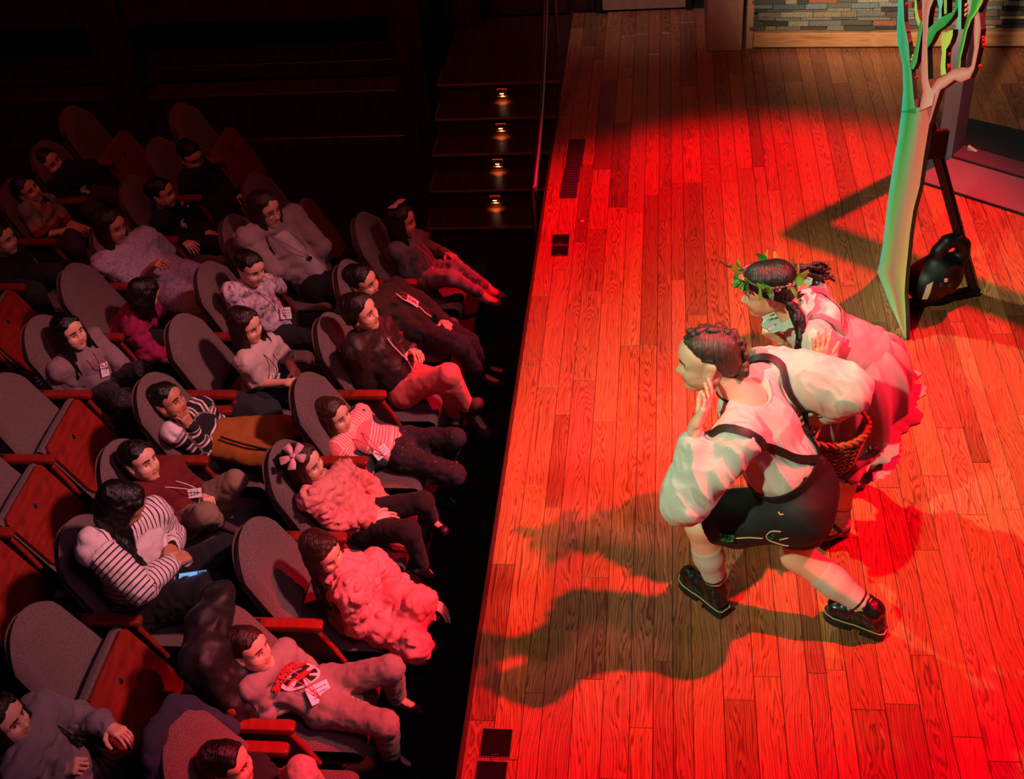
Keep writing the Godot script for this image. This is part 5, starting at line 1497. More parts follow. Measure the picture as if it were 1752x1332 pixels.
	"r3_6": {"s": 0.97, "head": [-2.821, 0.125, -6.695], "neck": [-2.83, -0.044, -6.705], "pelvis": [-2.634, -0.343, -6.753], "shR": [-2.866, -0.059, -6.544], "shL": [-2.697, -0.074, -6.865], "elR": [-2.701, -0.257, -6.629], "wrR": [-2.54, -0.092, -6.553], "hipR": [-2.614, -0.343, -6.671], "knR": [-2.273, -0.337, -6.431], "anR": [-2.234, -0.715, -6.431], "toR": [-2.088, -0.774, -6.402], "elL": [-2.659, -0.286, -7.031], "wrL": [-2.652, -0.189, -6.809], "hipL": [-2.614, -0.343, -6.835], "knL": [-2.256, -0.267, -6.635], "anL": [-2.218, -0.646, -6.635], "toL": [-2.072, -0.704, -6.664]},
	"r3_7": {"s": 0.76, "head": [-2.682, 0.032, -7.269], "neck": [-2.705, -0.094, -7.277], "pelvis": [-2.703, -0.362, -7.315], "shR": [-2.705, -0.132, -7.152], "shL": [-2.705, -0.132, -7.402], "elR": [-2.718, -0.299, -7.283], "wrR": [-2.57, -0.29, -7.164], "hipR": [-2.687, -0.362, -7.25], "knR": [-2.368, -0.346, -7.22], "anR": [-2.338, -0.643, -7.22], "toR": [-2.224, -0.688, -7.197], "elL": [-2.629, -0.326, -7.433], "wrL": [-2.469, -0.326, -7.357], "hipL": [-2.687, -0.362, -7.38], "knL": [-2.368, -0.346, -7.41], "anL": [-2.338, -0.643, -7.41], "toL": [-2.224, -0.688, -7.433]},
	"r3_8": {"s": 0.84, "head": [-2.649, 0.019, -7.827], "neck": [-2.664, -0.101, -7.835], "pelvis": [-2.608, -0.354, -7.877], "shR": [-2.664, -0.143, -7.696], "shL": [-2.664, -0.143, -7.974], "elR": [-2.742, -0.298, -7.855], "wrR": [-2.721, -0.224, -7.66], "hipR": [-2.591, -0.354, -7.806], "knR": [-2.338, -0.394, -7.551], "anR": [-2.305, -0.722, -7.551], "toR": [-2.179, -0.772, -7.526], "elL": [-2.58, -0.358, -8.007], "wrL": [-2.403, -0.358, -7.923], "hipL": [-2.591, -0.354, -7.948], "knL": [-2.371, -0.296, -7.668], "anL": [-2.337, -0.624, -7.668], "toL": [-2.211, -0.674, -7.693]},
	"r4_8": {"s": 0.92, "head": [-3.748, -0.008, -7.822], "neck": [-3.661, -0.094, -7.831], "pelvis": [-3.642, -0.347, -7.877], "shR": [-3.657, -0.126, -7.679], "shL": [-3.552, -0.152, -7.983], "elR": [-3.565, -0.36, -7.642], "wrR": [-3.371, -0.36, -7.734], "hipR": [-3.623, -0.347, -7.799], "knR": [-3.349, -0.252, -7.53], "anR": [-3.312, -0.611, -7.53], "toR": [-3.174, -0.666, -7.503], "elL": [-3.46, -0.386, -8.02], "wrL": [-3.267, -0.386, -7.928], "hipL": [-3.623, -0.347, -7.955], "knL": [-3.288, -0.267, -7.762], "anL": [-3.251, -0.625, -7.762], "toL": [-3.113, -0.681, -7.789]},
	"r4_7": {"s": 0.74, "head": [-3.658, 0.077, -7.271], "neck": [-3.643, -0.036, -7.278], "pelvis": [-3.622, -0.327, -7.315], "shR": [-3.648, -0.01, -7.156], "shL": [-3.621, -0.085, -7.4], "elR": [-3.574, -0.199, -7.126], "wrR": [-3.419, -0.199, -7.2], "hipR": [-3.607, -0.327, -7.252], "knR": [-3.337, -0.279, -7.091], "anR": [-3.307, -0.568, -7.091], "toR": [-3.196, -0.612, -7.069], "elL": [-3.547, -0.274, -7.43], "wrL": [-3.392, -0.274, -7.356], "hipL": [-3.607, -0.327, -7.378], "knL": [-3.387, -0.238, -7.166], "anL": [-3.358, -0.526, -7.166], "toL": [-3.247, -0.571, -7.188]},
	"r4_6": {"s": 0.86, "head": [-3.615, 0.036, -6.701], "neck": [-3.649, -0.132, -6.71], "pelvis": [-3.729, -0.353, -6.753], "shR": [-3.649, -0.175, -6.568], "shL": [-3.649, -0.175, -6.852], "elR": [-3.563, -0.394, -6.534], "wrR": [-3.69, -0.511, -6.662], "hipR": [-3.712, -0.353, -6.68], "knR": [-3.398, -0.259, -6.508], "anR": [-3.364, -0.595, -6.508], "toR": [-3.235, -0.646, -6.482], "elL": [-3.563, -0.394, -6.886], "wrL": [-3.383, -0.394, -6.8], "hipL": [-3.712, -0.353, -6.826], "knL": [-3.366, -0.258, -6.736], "anL": [-3.364, -0.407, -7.047], "toL": [-3.235, -0.458, -7.072]}
}

func stripes(bands: Array) -> ImageTexture:
	# bands: [share, colour] stacked along v
	var im := Image.create(4, 128, false, Image.FORMAT_RGB8)
	var y := 0.0
	for q in bands:
		im.fill_rect(Rect2i(0, roundi(y * 128), 4, ceili(q[0] * 128) + 1), q[1])
		y += q[0]
	return ImageTexture.create_from_image(im)

func banded(bands: Array) -> StandardMaterial3D:
	var m := mat(Color(1, 1, 1), 0.9)
	m.albedo_texture = stripes(bands)
	return m

func patterned(ramp: Array, freq: float, scale: float, seed_: int, cells := false) -> StandardMaterial3D:
	var m := mat(Color(1, 1, 1), 0.9)
	return triplanar(m, noise_tex(256, freq, ramp, seed_, FastNoiseLite.TYPE_CELLULAR if cells else FastNoiseLite.TYPE_SIMPLEX_SMOOTH, 1, 2), Vector3.ONE * scale)

func make_card() -> void:
	# visitor card: white with a few lines of small dark print
	var im := Image.create(96, 64, false, Image.FORMAT_RGB8)
	im.fill(Color(0.90, 0.88, 0.88))
	var r := RandomNumberGenerator.new(); r.seed = 9
	for row in 3:
		var x := 12
		while x < 80:
			var w := r.randi_range(3, 9)
			im.fill_rect(Rect2i(x, 16 + row * 15, w, 4), Color(0.25, 0.10, 0.22))
			x += w + r.randi_range(2, 4)
	M.card = mat(Color(1, 1, 1), 0.6)
	M.card.albedo_texture = ImageTexture.create_from_image(im)

func make_audience() -> void:
	make_card()
	M.pinkcord = mat(Color(0.75, 0.25, 0.25), 0.8)
	M.whitecord = mat(Color(0.85, 0.82, 0.78), 0.8)
	var black_shoe := mat(Color(0.035, 0.033, 0.035), 0.6)
	var jeans := cloth(Color(0.10, 0.11, 0.15))
	var dark := cloth(Color(0.05, 0.045, 0.05))
	var fair := Color(0.84, 0.63, 0.53); var tan := Color(0.70, 0.48, 0.36); var deep := Color(0.50, 0.33, 0.25)
	var brown := Color(0.17, 0.095, 0.06); var darkb := Color(0.055, 0.04, 0.038); var lightb := Color(0.34, 0.20, 0.12)
	M.shirtprint = shirt_print()
	# ---- first row
	var p := person("r1_0", "boy in grey tracksuit with red lettered chest print and spread knees", {"skin": fair, "hair": Color(0.20, 0.10, 0.065), "style": "crop", "face": [14, 12, -6], "top": {"m": cloth(Color(0.56, 0.52, 0.50)), "sleeve": 0.46, "puff": 0.012, "fold": 0.010}, "legs": {"m": cloth(Color(0.54, 0.50, 0.47)), "puff": 0.016}, "shoes": black_shoe, "cell": 0.011, "fine": true, "tag": [0.92, 0.07, 0.12, -20.0, 0.12, 0.08], "handR": "relaxed"})
	chest_print(p, "r1_0", M.shirtprint, 0.42, -0.01, 0.25, 0.20, 8.0)
	person("r1_1", "girl with long wavy hair in a pink puffer coat, dark shoes out front", {"skin": fair, "hair": Color(0.22, 0.11, 0.07), "style": "curly", "face": [30, -6, 10], "top": {"n": "puffer_coat", "m": cloth(Color(0.90, 0.52, 0.52), 0.7), "puff": 0.036, "fold": 0.018, "freq": 17.0, "hem": 0.18, "ridge": true}, "legs": {"m": cloth(Color(0.88, 0.50, 0.51), 0.7), "n": "coat_skirt", "puff": 0.045, "len": 0.12, "fold": 0.022, "freq": 11.0, "cuff": 0.07, "ridge": true}, "shoes": black_shoe, "socks": dark, "cell": 0.009, "fine": true, "handR": "curl"})
	p = person("r1_2", "girl with a pink flower bow wearing a crinkled pink jacket and black leggings", {"skin": fair, "hair": Color(0.26, 0.13, 0.08), "style": "bob", "face": [14, 6, 8], "top": {"n": "jacket", "m": cloth(Color(0.90, 0.50, 0.48), 0.65), "puff": 0.024, "fold": 0.016, "freq": 19.0, "hem": 0.15, "sleeve": 0.98, "ridge": true}, "legs": {"n": "leggings", "m": dark, "puff": 0.012, "fold": 0.004}, "shoes": black_shoe, "socks": cloth(Color(0.85, 0.82, 0.80)), "cell": 0.009, "fine": true})
	bow_on(p, "r1_2", [14, 6, 8], Vector3(0.0, 0.12, 0.05), 1.2, cloth(Color(0.92, 0.66, 0.68)), 5)
	person("r1_3", "child in pink and white striped top, teal jacket and dark printed trousers", {"skin": fair, "hair": Color(0.27, 0.14, 0.08), "style": "fringe", "face": [26, 8, 4], "top": {"m": banded([[0.55, Color(0.86, 0.42, 0.42)], [0.45, Color(0.93, 0.72, 0.70)]]), "puff": 0.014, "unit": 0.017, "sleeve": 0.5, "fold": 0.008}, "jacket": {"m": cloth(Color(0.10, 0.22, 0.23))}, "legs": {"m": patterned([Color(0.07, 0.06, 0.08), Color(0.09, 0.08, 0.10), Color(0.10, 0.08, 0.10), Color(0.09, 0.08, 0.1), Color(0.60, 0.45, 0.45)], 0.035, 5.0, 61), "puff": 0.014}, "shoes": mat(Color(0.10, 0.22, 0.20), 0.7), "cell": 0.011, "fine": true, "tag": [0.70, 0.12, 0.10, -15.0], "lanyard": M.pinkcord})
	p = person("r1_4", "person in brown quilted jacket with legs crossed in bright pink leggings", {"skin": fair, "hair": Color(0.13, 0.07, 0.05), "style": "bun", "child": false, "face": [16, 10, 6], "top": {"n": "quilted_jacket", "m": cloth(Color(0.16, 0.095, 0.075), 0.6), "puff": 0.026, "fold": 0.014, "freq": 11.0, "hem": 0.13, "hood": true, "ridge": true}, "legs": {"n": "leggings", "m": cloth(Color(0.93, 0.42, 0.42)), "puff": 0.010, "len": 0.86, "fold": 0.003}, "shoes": mat(Color(0.28, 0.17, 0.14), 0.8), "boot": true, "cell": 0.011, "fine": true, "handR": "curl"})
	zip_on(p, "r1_4", M.whitecord)
	p = person("r1_5", "boy in olive hooded parka and dark jeans with a small pinned card", {"skin": fair, "hair": darkb, "style": "short", "face": [20, 4, 8], "top": {"n": "parka", "m": cloth(Color(0.15, 0.13, 0.085)), "puff": 0.030, "fold": 0.016, "hood": true, "hem": 0.13}, "legs": {"m": jeans, "puff": 0.016}, "shoes": black_shoe, "tag": [0.42, -0.02, 0.12, 20.0, 0.06, 0.085]})
	zip_on(p, "r1_5", M.whitecord)
	p = person("r1_6", "small girl in grey top and pale jeans stretching her legs over the seat", {"skin": tan, "hair": darkb, "style": "back", "face": [10, 2, 0], "top": {"m": cloth(Color(0.36, 0.37, 0.37)), "puff": 0.016, "fold": 0.010, "hem": 0.14}, "legs": {"m": cloth(Color(0.56, 0.46, 0.48)), "puff": 0.008}, "shoes": mat(Color(0.82, 0.52, 0.50), 0.8), "tag": [0.92, 0.02, 0.12, -25.0]})
	bow_on(p, "r1_6", [10, 2, 0], Vector3(-0.02, 0.13, -0.02), 1.25, cloth(Color(0.93, 0.62, 0.66)), 2)
	person("r1_m1", "dark-haired child in navy top with one pale striped knee raised", {"skin": fair, "hair": darkb, "style": "short", "face": [0, 6, 0], "top": {"m": cloth(Color(0.08, 0.085, 0.11)), "puff": 0.02}, "legs": {"m": patterned([Color(0.75, 0.68, 0.63), Color(0.55, 0.46, 0.44)], 0.03, 4.0, 62), "puff": 0.016}, "shoes": black_shoe})
	# ---- second row
	p = person("r2_6", "woman with long brown hair and glasses in a pale blazer and pendant", {"skin": fair, "hair": Color(0.20, 0.115, 0.08), "style": "long", "child": false, "face": [30, 0, 0], "top": {"n": "blazer", "m": cloth(Color(0.64, 0.55, 0.55)), "puff": 0.022, "fold": 0.012, "hem": 0.15}, "legs": {"m": dark, "puff": 0.014}, "shoes": black_shoe, "handR": "open", "handL": "relaxed"})
	front_panel(p, "r2_6", cloth(Color(0.80, 0.74, 0.76)), "knit_top", 0.075)
	glasses(p, "r2_6", [30, 0, 0], 0.55 + 0.45 * 0.97)
	pendant(p, "r2_6")
	person("r2_5", "short-haired child in white tee with teal flowers resting a cheek on one hand", {"skin": fair, "hair": Color(0.10, 0.055, 0.04), "style": "short", "face": [34, -8, -6], "top": {"m": patterned([Color(0.80, 0.72, 0.74), Color(0.80, 0.72, 0.74), Color(0.82, 0.74, 0.76), Color(0.70, 0.55, 0.60), Color(0.06, 0.26, 0.29), Color(0.10, 0.32, 0.34)], 0.024, 3.2, 71), "puff": 0.018, "sleeve": 0.42, "hem": 0.14}, "legs": {"m": dark, "puff": 0.012}, "shoes": black_shoe, "tag": [0.6, -0.06, 0.12, -8.0, 0.11, 0.075], "handL": "curl"})
	person("r2_4", "long-haired girl in plain white tee with lanyard and hands in her lap", {"skin": fair, "hair": Color(0.17, 0.095, 0.07), "style": "long", "face": [22, -4, 4], "top": {"m": cloth(Color(0.82, 0.72, 0.68)), "puff": 0.020, "sleeve": 0.36, "hem": 0.16, "fold": 0.012}, "legs": {"m": jeans, "puff": 0.016}, "shoes": black_shoe, "tag": [0.62, 0.04, 0.13, -22.0, 0.10, 0.07], "lanyard": mat(Color(0.1, 0.05, 0.05), 0.8)})
	p = person("r2_3", "boy in black and white striped shirt propping his chin on crossed arms", {"skin": tan, "hair": darkb, "style": "short", "face": [10, 16, -4], "top": {"m": banded([[0.30, Color(0.05, 0.04, 0.05)], [0.14, Color(0.82, 0.76, 0.76)], [0.22, Color(0.30, 0.19, 0.17)], [0.14, Color(0.82, 0.76, 0.76)], [0.20, Color(0.06, 0.05, 0.06)]]), "puff": 0.020, "unit": 0.085, "fold": 0.014}, "legs": {"m": dark, "puff": 0.014}, "shoes": black_shoe, "handR": "fist", "handL": "curl"})
	lap_coat()
	person("r2_2", "barefoot boy in red sweatshirt sitting cross-legged with one knee up", {"skin": fair, "hair": darkb, "style": "short", "face": [20, 12, -6], "top": {"n": "sweatshirt", "m": cloth(Color(0.42, 0.045, 0.05)), "puff": 0.022, "fold": 0.014, "hem": 0.14}, "legs": {"m": cloth(Color(0.55, 0.44, 0.36)), "puff": 0.014}, "tag": [0.55, -0.05, 0.13, 30.0, 0.05, 0.075], "lanyard": M.whitecord, "handR": "curl", "handL": "curl"})
	person("r2_1", "woman with dark curls in black and white striped top bent over her hands", {"skin": tan, "hair": Color(0.028, 0.022, 0.022), "style": "curly", "drape": 0.022, "child": false, "face": [-18, -38, 0], "top": {"m": banded([[0.74, Color(0.83, 0.76, 0.76)], [0.26, Color(0.04, 0.035, 0.04)]]), "puff": 0.032, "unit": 0.026, "fold": 0.012, "hem": 0.16, "sleeve": 0.93}, "legs": {"m": dark, "puff": 0.03}, "shoes": black_shoe, "fat": 1.2, "handR": "curl", "handL": "curl", "cell": 0.011})
	person("r2_m1", "curly-haired person in a pale fleece hoodie holding out one hand", {"skin": fair, "hair": Color(0.045, 0.03, 0.03), "style": "curly", "drape": 0.032, "child": false, "face": [6, 8, 0], "top": {"n": "hoodie", "m": cloth(Color(0.50, 0.43, 0.46)), "puff": 0.032, "fold": 0.018, "hood": true}, "legs": {"m": dark, "puff": 0.02}, "shoes": black_shoe, "handL": "relaxed", "handR": "fist"})
	# ---- third row
	person("r3_4", "girl in grey ribbed sweater and dark patterned leggings with a white card", {"skin": fair, "hair": darkb, "style": "long", "face": [26, 10, 0], "top": {"n": "sweater", "m": banded([[0.75, Color(0.50, 0.42, 0.43)], [0.25, Color(0.40, 0.33, 0.34)]]), "unit": 0.014, "puff": 0.022, "fold": 0.010, "hem": 0.13}, "legs": {"m": patterned([Color(0.05, 0.05, 0.055), Color(0.07, 0.065, 0.07), Color(0.45, 0.42, 0.44)], 0.06, 4.0, 73), "puff": 0.012}, "shoes": mat(Color(0.5, 0.4, 0.42), 0.8), "tag": [0.48, -0.02, 0.13, 65.0], "cell": 0.013})
	person("r3_5", "child in magenta jacket hunched forward with brown hair hiding the face", {"skin": fair, "hair": Color(0.12, 0.065, 0.045), "style": "bob", "face": [-50, -30, 0], "top": {"n": "jacket", "m": cloth(Color(0.62, 0.05, 0.32)), "puff": 0.035, "fold": 0.02, "hem": 0.15}, "legs": {"m": dark}, "shoes": black_shoe, "cell": 0.013})
	p = person("r3_6", "woman in mottled lilac floral dress with sunglasses pushed up on her hair", {"skin": Color(0.74, 0.48, 0.40), "hair": Color(0.17, 0.08, 0.05), "style": "long", "child": false, "face": [20, -4, -4], "top": {"n": "dress_top", "m": patterned([Color(0.20, 0.14, 0.22), Color(0.72, 0.64, 0.70), Color(0.66, 0.58, 0.66), Color(0.30, 0.22, 0.32)], 0.06, 3.5, 75), "puff": 0.03, "sleeve": 0.46, "fold": 0.012}, "legs": {"n": "dress_skirt", "m": patterned([Color(0.20, 0.14, 0.22), Color(0.62, 0.55, 0.62), Color(0.56, 0.48, 0.57), Color(0.26, 0.2, 0.3)], 0.06, 3.5, 76), "puff": 0.05, "len": 0.15, "cuff": 0.07}, "shoes": black_shoe, "fat": 1.15, "cell": 0.013, "handR": "curl"})
	person("r3_7", "boy in navy top with pale chest patch and white socks", {"skin": fair, "hair": darkb, "style": "short", "face": [4, 4, 0], "top": {"m": cloth(Color(0.045, 0.05, 0.10)), "puff": 0.02}, "legs": {"m": dark}, "shoes": mat(Color(0.30, 0.12, 0.08), 0.8), "socks": cloth(Color(0.8, 0.8, 0.82)), "cell": 0.014})
	small_patch("r3_7", Vector3(0.13, 0.0, 0.03))
	person("r3_8", "boy in black hoodie turned to one side with pale collar glint", {"skin": fair, "hair": Color(0.07, 0.04, 0.035), "style": "short", "face": [38, -14, 0], "top": {"n": "hoodie", "m": cloth(Color(0.03, 0.035, 0.035)), "puff": 0.028, "hood": true}, "legs": {"m": cloth(Color(0.045, 0.06, 0.06))}, "shoes": mat(Color(0.30, 0.10, 0.08), 0.8), "cell": 0.014})
	# ---- fourth row
	person("r4_8", "person in royal blue sweatshirt with white bird print, leaning back", {"skin": fair, "hair": darkb, "style": "short", "face": [24, 10, 16], "top": {"n": "sweatshirt", "m": cloth(Color(0.05, 0.07, 0.20)), "puff": 0.03, "fold": 0.014}, "legs": {"m": cloth(Color(0.24, 0.17, 0.24))}, "shoes": black_shoe, "fat": 1.15, "cell": 0.014})
	small_patch("r4_8", Vector3(0.15, 0.02, 0.02))
	person("r4_7", "child in tie-dye shirt of cream, red and blue bands with an arm raised", {"skin": fair, "hair": Color(0.14, 0.08, 0.06), "style": "short", "face": [20, 16, 14], "top": {"m": banded([[0.30, Color(0.50, 0.50, 0.50)], [0.22, Color(0.66, 0.56, 0.40)], [0.18, Color(0.58, 0.10, 0.16)], [0.30, Color(0.06, 0.20, 0.42)]]), "unit": 0.27, "puff": 0.022, "sleeve": 0.4, "fold": 0.012, "hem": 0.14}, "legs": {"m": cloth(Color(0.24, 0.17, 0.26))}, "shoes": black_shoe, "cell": 0.014})
	person("r4_6", "person in dark clothes leaning on one arm behind the ribbed-sweater girl", {"skin": fair, "hair": darkb, "style": "short", "face": [10, 4, 0], "top": {"m": dark, "puff": 0.02}, "legs": {"m": cloth(Color(0.11, 0.10, 0.12)), "puff": 0.02}, "shoes": mat(Color(0.35, 0.14, 0.12), 0.8), "cell": 0.014})
	loose_things()

func joint(key: String, name_: String) -> Vector3:
	return v3(POSES[key][name_]) - Vector3(POSES[key].pelvis[0], FLOOR_Y, POSES[key].pelvis[2])

func frame_of(key: String) -> Array:
	var neck := joint(key, "neck"); var pelvis := joint(key, "pelvis")
	var lat := (joint(key, "shR") - joint(key, "shL")).normalized()
	var up := (neck - pelvis).normalized()
	var tf := up.cross(lat).normalized() * -1.0
	tf = (joint(key, "shL") - joint(key, "shR")).cross(neck - pelvis).normalized()
	return [neck, pelvis, lat, up, tf]

func bow_on(p: Node3D, key: String, face: Array, at: Vector3, size: float, m: Material, petals: int) -> void:
	var hb := head_basis(face[0], face[1], face[2])
	var hs: float = 0.55 + 0.45 * POSES[key].s
	var out := hb * at.normalized()
	var x := Vector3(1, 0, 0.3).cross(out).normalized()
	bow(p, joint(key, "head") + hb * (at * hs), Basis(x, out.cross(x).normalized(), out), size, m, petals)

func zip_on(p: Node3D, key: String, m: Material) -> void:
	var f := frame_of(key)
	var s: float = POSES[key].s
	var pts := PackedVector3Array()
	for k in 6:
		var a := 0.10 + 0.16 * k
		pts.append((f[0] as Vector3).lerp(f[1], a) + f[4] * (0.135 * s + 0.010 + 0.012 * sin(k * 1.1)) + f[2] * (0.01 + 0.012 * sin(k * 1.7)))
	part(p, "zip", cord(skins[key], smooth_path(pts, 4), 0.004, 0.010), m)

func front_panel(p: Node3D, key: String, m: Material, called: String, half: float) -> void:
	var f := frame_of(key)
	var s: float = POSES[key].s
	var pr := []
	cap(pr, (f[0] as Vector3).lerp(f[1], 0.16) + f[4] * 0.065 * s, (f[0] as Vector3).lerp(f[1], 0.85) + f[4] * 0.075 * s, half * 0.8, half, 0.02)
	cap(pr, (f[0] as Vector3) + f[4] * 0.02, (f[0] as Vector3).lerp(f[1], 0.1) + f[4] * 0.03, 0.058, 0.062, 0.02)
	part(p, called, sdf(pr, 0.012, folds(4, 9.0), 0.006), m)

func glasses(p: Node3D, key: String, face: Array, hs: float) -> void:
	var H := Transform3D(head_basis(face[0], face[1], face[2]).scaled_local(Vector3.ONE * hs), joint(key, "head"))
	var mb := MB.new()
	for s in [-1.0, 1.0]:
		var ring := PackedVector3Array()
		for k in 17:
			var a := TAU * k / 16
			ring.append(H * Vector3(0.095, 0.002 + 0.019 * sin(a), s * 0.031 + 0.025 * cos(a)))
		mb.tube(ring, PackedFloat32Array([0.002]), 5, false)
		mb.tube(PackedVector3Array([H * Vector3(0.093, 0.006, s * 0.056), H * Vector3(0.0, 0.01, s * 0.08)]), PackedFloat32Array([0.002]), 5)
	mb.tube(PackedVector3Array([H * Vector3(0.1, 0.004, -0.006), H * Vector3(0.1, 0.004, 0.006)]), PackedFloat32Array([0.002]), 5)
	part(p, "glasses", mb.mesh(), M.black)

func pendant(p: Node3D, key: String) -> void:
	var f := frame_of(key)
	var s: float = POSES[key].s
	var at: Vector3 = (f[0] as Vector3).lerp(f[1], 0.52) + f[4] * (0.165 * s)
	var mb := MB.new()
	for e in [-1.0, 1.0]:
		mb.tube(smooth_path(PackedVector3Array([(f[0] as Vector3) + f[2] * 0.06 * e + f[4] * 0.06, (f[0] as Vector3).lerp(f[1], 0.28) + f[2] * 0.045 * e + f[4] * 0.155 * s, at]), 5), PackedFloat32Array([0.0018]), 5)
	mb.lathe(at - f[3] * 0.016, PackedVector2Array([Vector2(0, -0.004), Vector2(0.016, -0.003), Vector2(0.016, 0.003), Vector2(0, 0.004)]), 14, Basis(f[2], f[4], f[3]))
	part(p, "pendant", mb.mesh(), M.black)

func shirt_print() -> StandardMaterial3D:
	# red arched block lettering over a black and white pitch mark on grey jersey
	var im := Image.create(256, 192, false, Image.FORMAT_RGBA8)
	var grey := Color(0.56, 0.52, 0.50, 0.0)
	im.fill(grey)
	for x in 230:
		var arch := int(26.0 * pow((x - 115) / 115.0, 2.0))
		im.fill_rect(Rect2i(13 + x, 18 + arch, 1, 50), Color(0.66, 0.03, 0.05))
	for k in 11:
		var x0 := 16 + k * 21
		var arch := int(26.0 * pow((x0 - 128) / 115.0, 2.0))
		im.fill_rect(Rect2i(x0 + 15, 18 + arch, 5, 50), grey)
		im.fill_rect(Rect2i(x0 + 5, 30 + arch + (k * 7) % 11, 6, 9 + (k * 5) % 9), grey)
		im.fill_rect(Rect2i(x0 + (k * 3) % 6, 56 + arch - (k * 5) % 8, 8, 5), grey)
	for y in range(74, 178):
		for x in range(30, 226):
			var d := Vector2((x - 128) / 98.0, (y - 100) / 78.0)
			if d.length() < 1.0 and y > 78:
				var c := Color(0.05, 0.045, 0.05)
				if d.length() > 0.86: c = Color(0.85, 0.80, 0.78)
				elif fposmod(atan2(d.y, d.x) * 7.0, TAU) < 2.4 and d.length() > 0.42: c = Color(0.85, 0.80, 0.78)
				elif absf(d.y - 0.12) < 0.16: c = Color(0.66, 0.03, 0.05)
				im.set_pixel(x, y, c)
	var m := mat(Color(1, 1, 1), 0.85)
	m.albedo_texture = ImageTexture.create_from_image(im)
	m.transparency = BaseMaterial3D.TRANSPARENCY_ALPHA_SCISSOR
	m.alpha_scissor_threshold = 0.5
	return m

func chest_print(p: Node3D, key: String, m: Material, down: float, across: float, w: float, h: float, spin: float) -> void:
	# a thin printed patch bent round the front of the shirt
	var f := frame_of(key)
	var s: float = POSES[key].s
	var c: Vector3 = (f[0] as Vector3).lerp(f[1], down) + f[2] * across
	var sp := Basis(Vector3(0, 0, 1), deg_to_rad(spin))
	var mb := MB.new()
	var pts := PackedVector3Array()
	for r in 13:
		for q in 17:
			var a := sp * Vector3((q / 16.0 - 0.5) * w, (0.5 - r / 12.0) * h, 0)
			var lx := a.x
			var bulge := 0.150 * s + 0.004 - 0.55 * lx * lx / (0.13 * s)
			pts.append(onto(skins[key], c + f[2] * lx + f[3] * a.y + f[4] * bulge, 0.009))
	mb.grid(pts, 13, 17, false, true)
	for k in mb.uv.size(): mb.uv[k] = Vector2(1.0 - mb.uv[k].x, mb.uv[k].y)
	part(p, "chest_print", mb.mesh(), m)

func small_patch(key: String, off: Vector3) -> void:
	var f := frame_of(key)
	var s: float = POSES[key].s
	var who: Node3D = null
	for o in get_children():
		if o.name.begins_with("person") and o is Node3D and (o as Node3D).position.is_equal_approx(Vector3(POSES[key].pelvis[0], FLOOR_Y, POSES[key].pelvis[2])): who = o
	if who == null: return
	var mb := MB.new()
	for k in 7:
		var a := k * 0.9
		mb.box(onto(skins[key], (f[0] as Vector3).lerp(f[1], 0.40 + 0.04 * k) + f[4] * (0.150 * s) + f[2] * (off.y + 0.018 * sin(a)), 0.010), Vector3(0.05 - 0.004 * k, 0.014, 0.004), 0.001, Basis(f[2], f[3], f[4]).orthonormalized() * Basis(Vector3(0, 0, 1), 0.4 * sin(a * 1.7)))
	part(who, "chest_print", mb.mesh(), M.card)

func lap_coat() -> void:
	# mustard coat spread over the lap of the boy in stripes
	var kn := v3(POSES["r2_3"].knR); var kl := v3(POSES["r2_3"].knL); var pv := v3(POSES["r2_3"].pelvis)
	var base := Vector3(pv.x + 0.2, FLOOR_Y, pv.z)
	var t := thing("mustard_coat", "mustard yellow coat with dark seams spread over the striped boy's lap", "coat", base)
	var pr := []
	cap(pr, pv + Vector3(0.05, 0.08, 0.05) - base, kn + Vector3(0.03, 0.05, 0.04) - base, 0.10, 0.09, 0.04, Vector3.UP, 1.3)
	cap(pr, pv + Vector3(0.05, 0.08, -0.05) - base, kl + Vector3(0.03, 0.05, 0.0) - base, 0.10, 0.09, 0.05, Vector3.UP, 1.3)
	cap(pr, kn + Vector3(0.05, 0.02, 0.03) - base, kn + Vector3(0.10, -0.16, 0.07) - base, 0.08, 0.06, 0.04)
	cap(pr, kl + Vector3(0.05, 0.02, 0.0) - base, kl + Vector3(0.12, -0.14, 0.02) - base, 0.08, 0.06, 0.04)
	cap(pr, kn + Vector3(0.05, 0.02, 0.02) - base, kl + Vector3(0.05, 0.02, 0) - base, 0.08, 0.08, 0.04)
	part(t, "body", sdf(pr, 0.012, folds(17, 7.0), 0.014), cloth(Color(0.62, 0.36, 0.09)))
	var mb := MB.new()
	mb.tube(smooth_path(PackedVector3Array([pv + Vector3(0.10, 0.175, 0.10) - base, (pv + kn) * 0.5 + Vector3(0.05, 0.155, 0.09) - base, kn + Vector3(0.04, 0.125, 0.07) - base]), 6), PackedFloat32Array([0.006]), 6)
	part(t, "placket", mb.mesh(), M.black)
	var tr := MB.new()
	tr.tube(smooth_path(PackedVector3Array([kl + Vector3(0.115, 0.06, -0.02) - base, kl + Vector3(0.15, -0.02, 0.04) - base, kl + Vector3(0.185, -0.14, 0.06) - base]), 6), PackedFloat32Array([0.007]), 6)
	part(t, "pale_edging", tr.mesh(), M.whitecord)

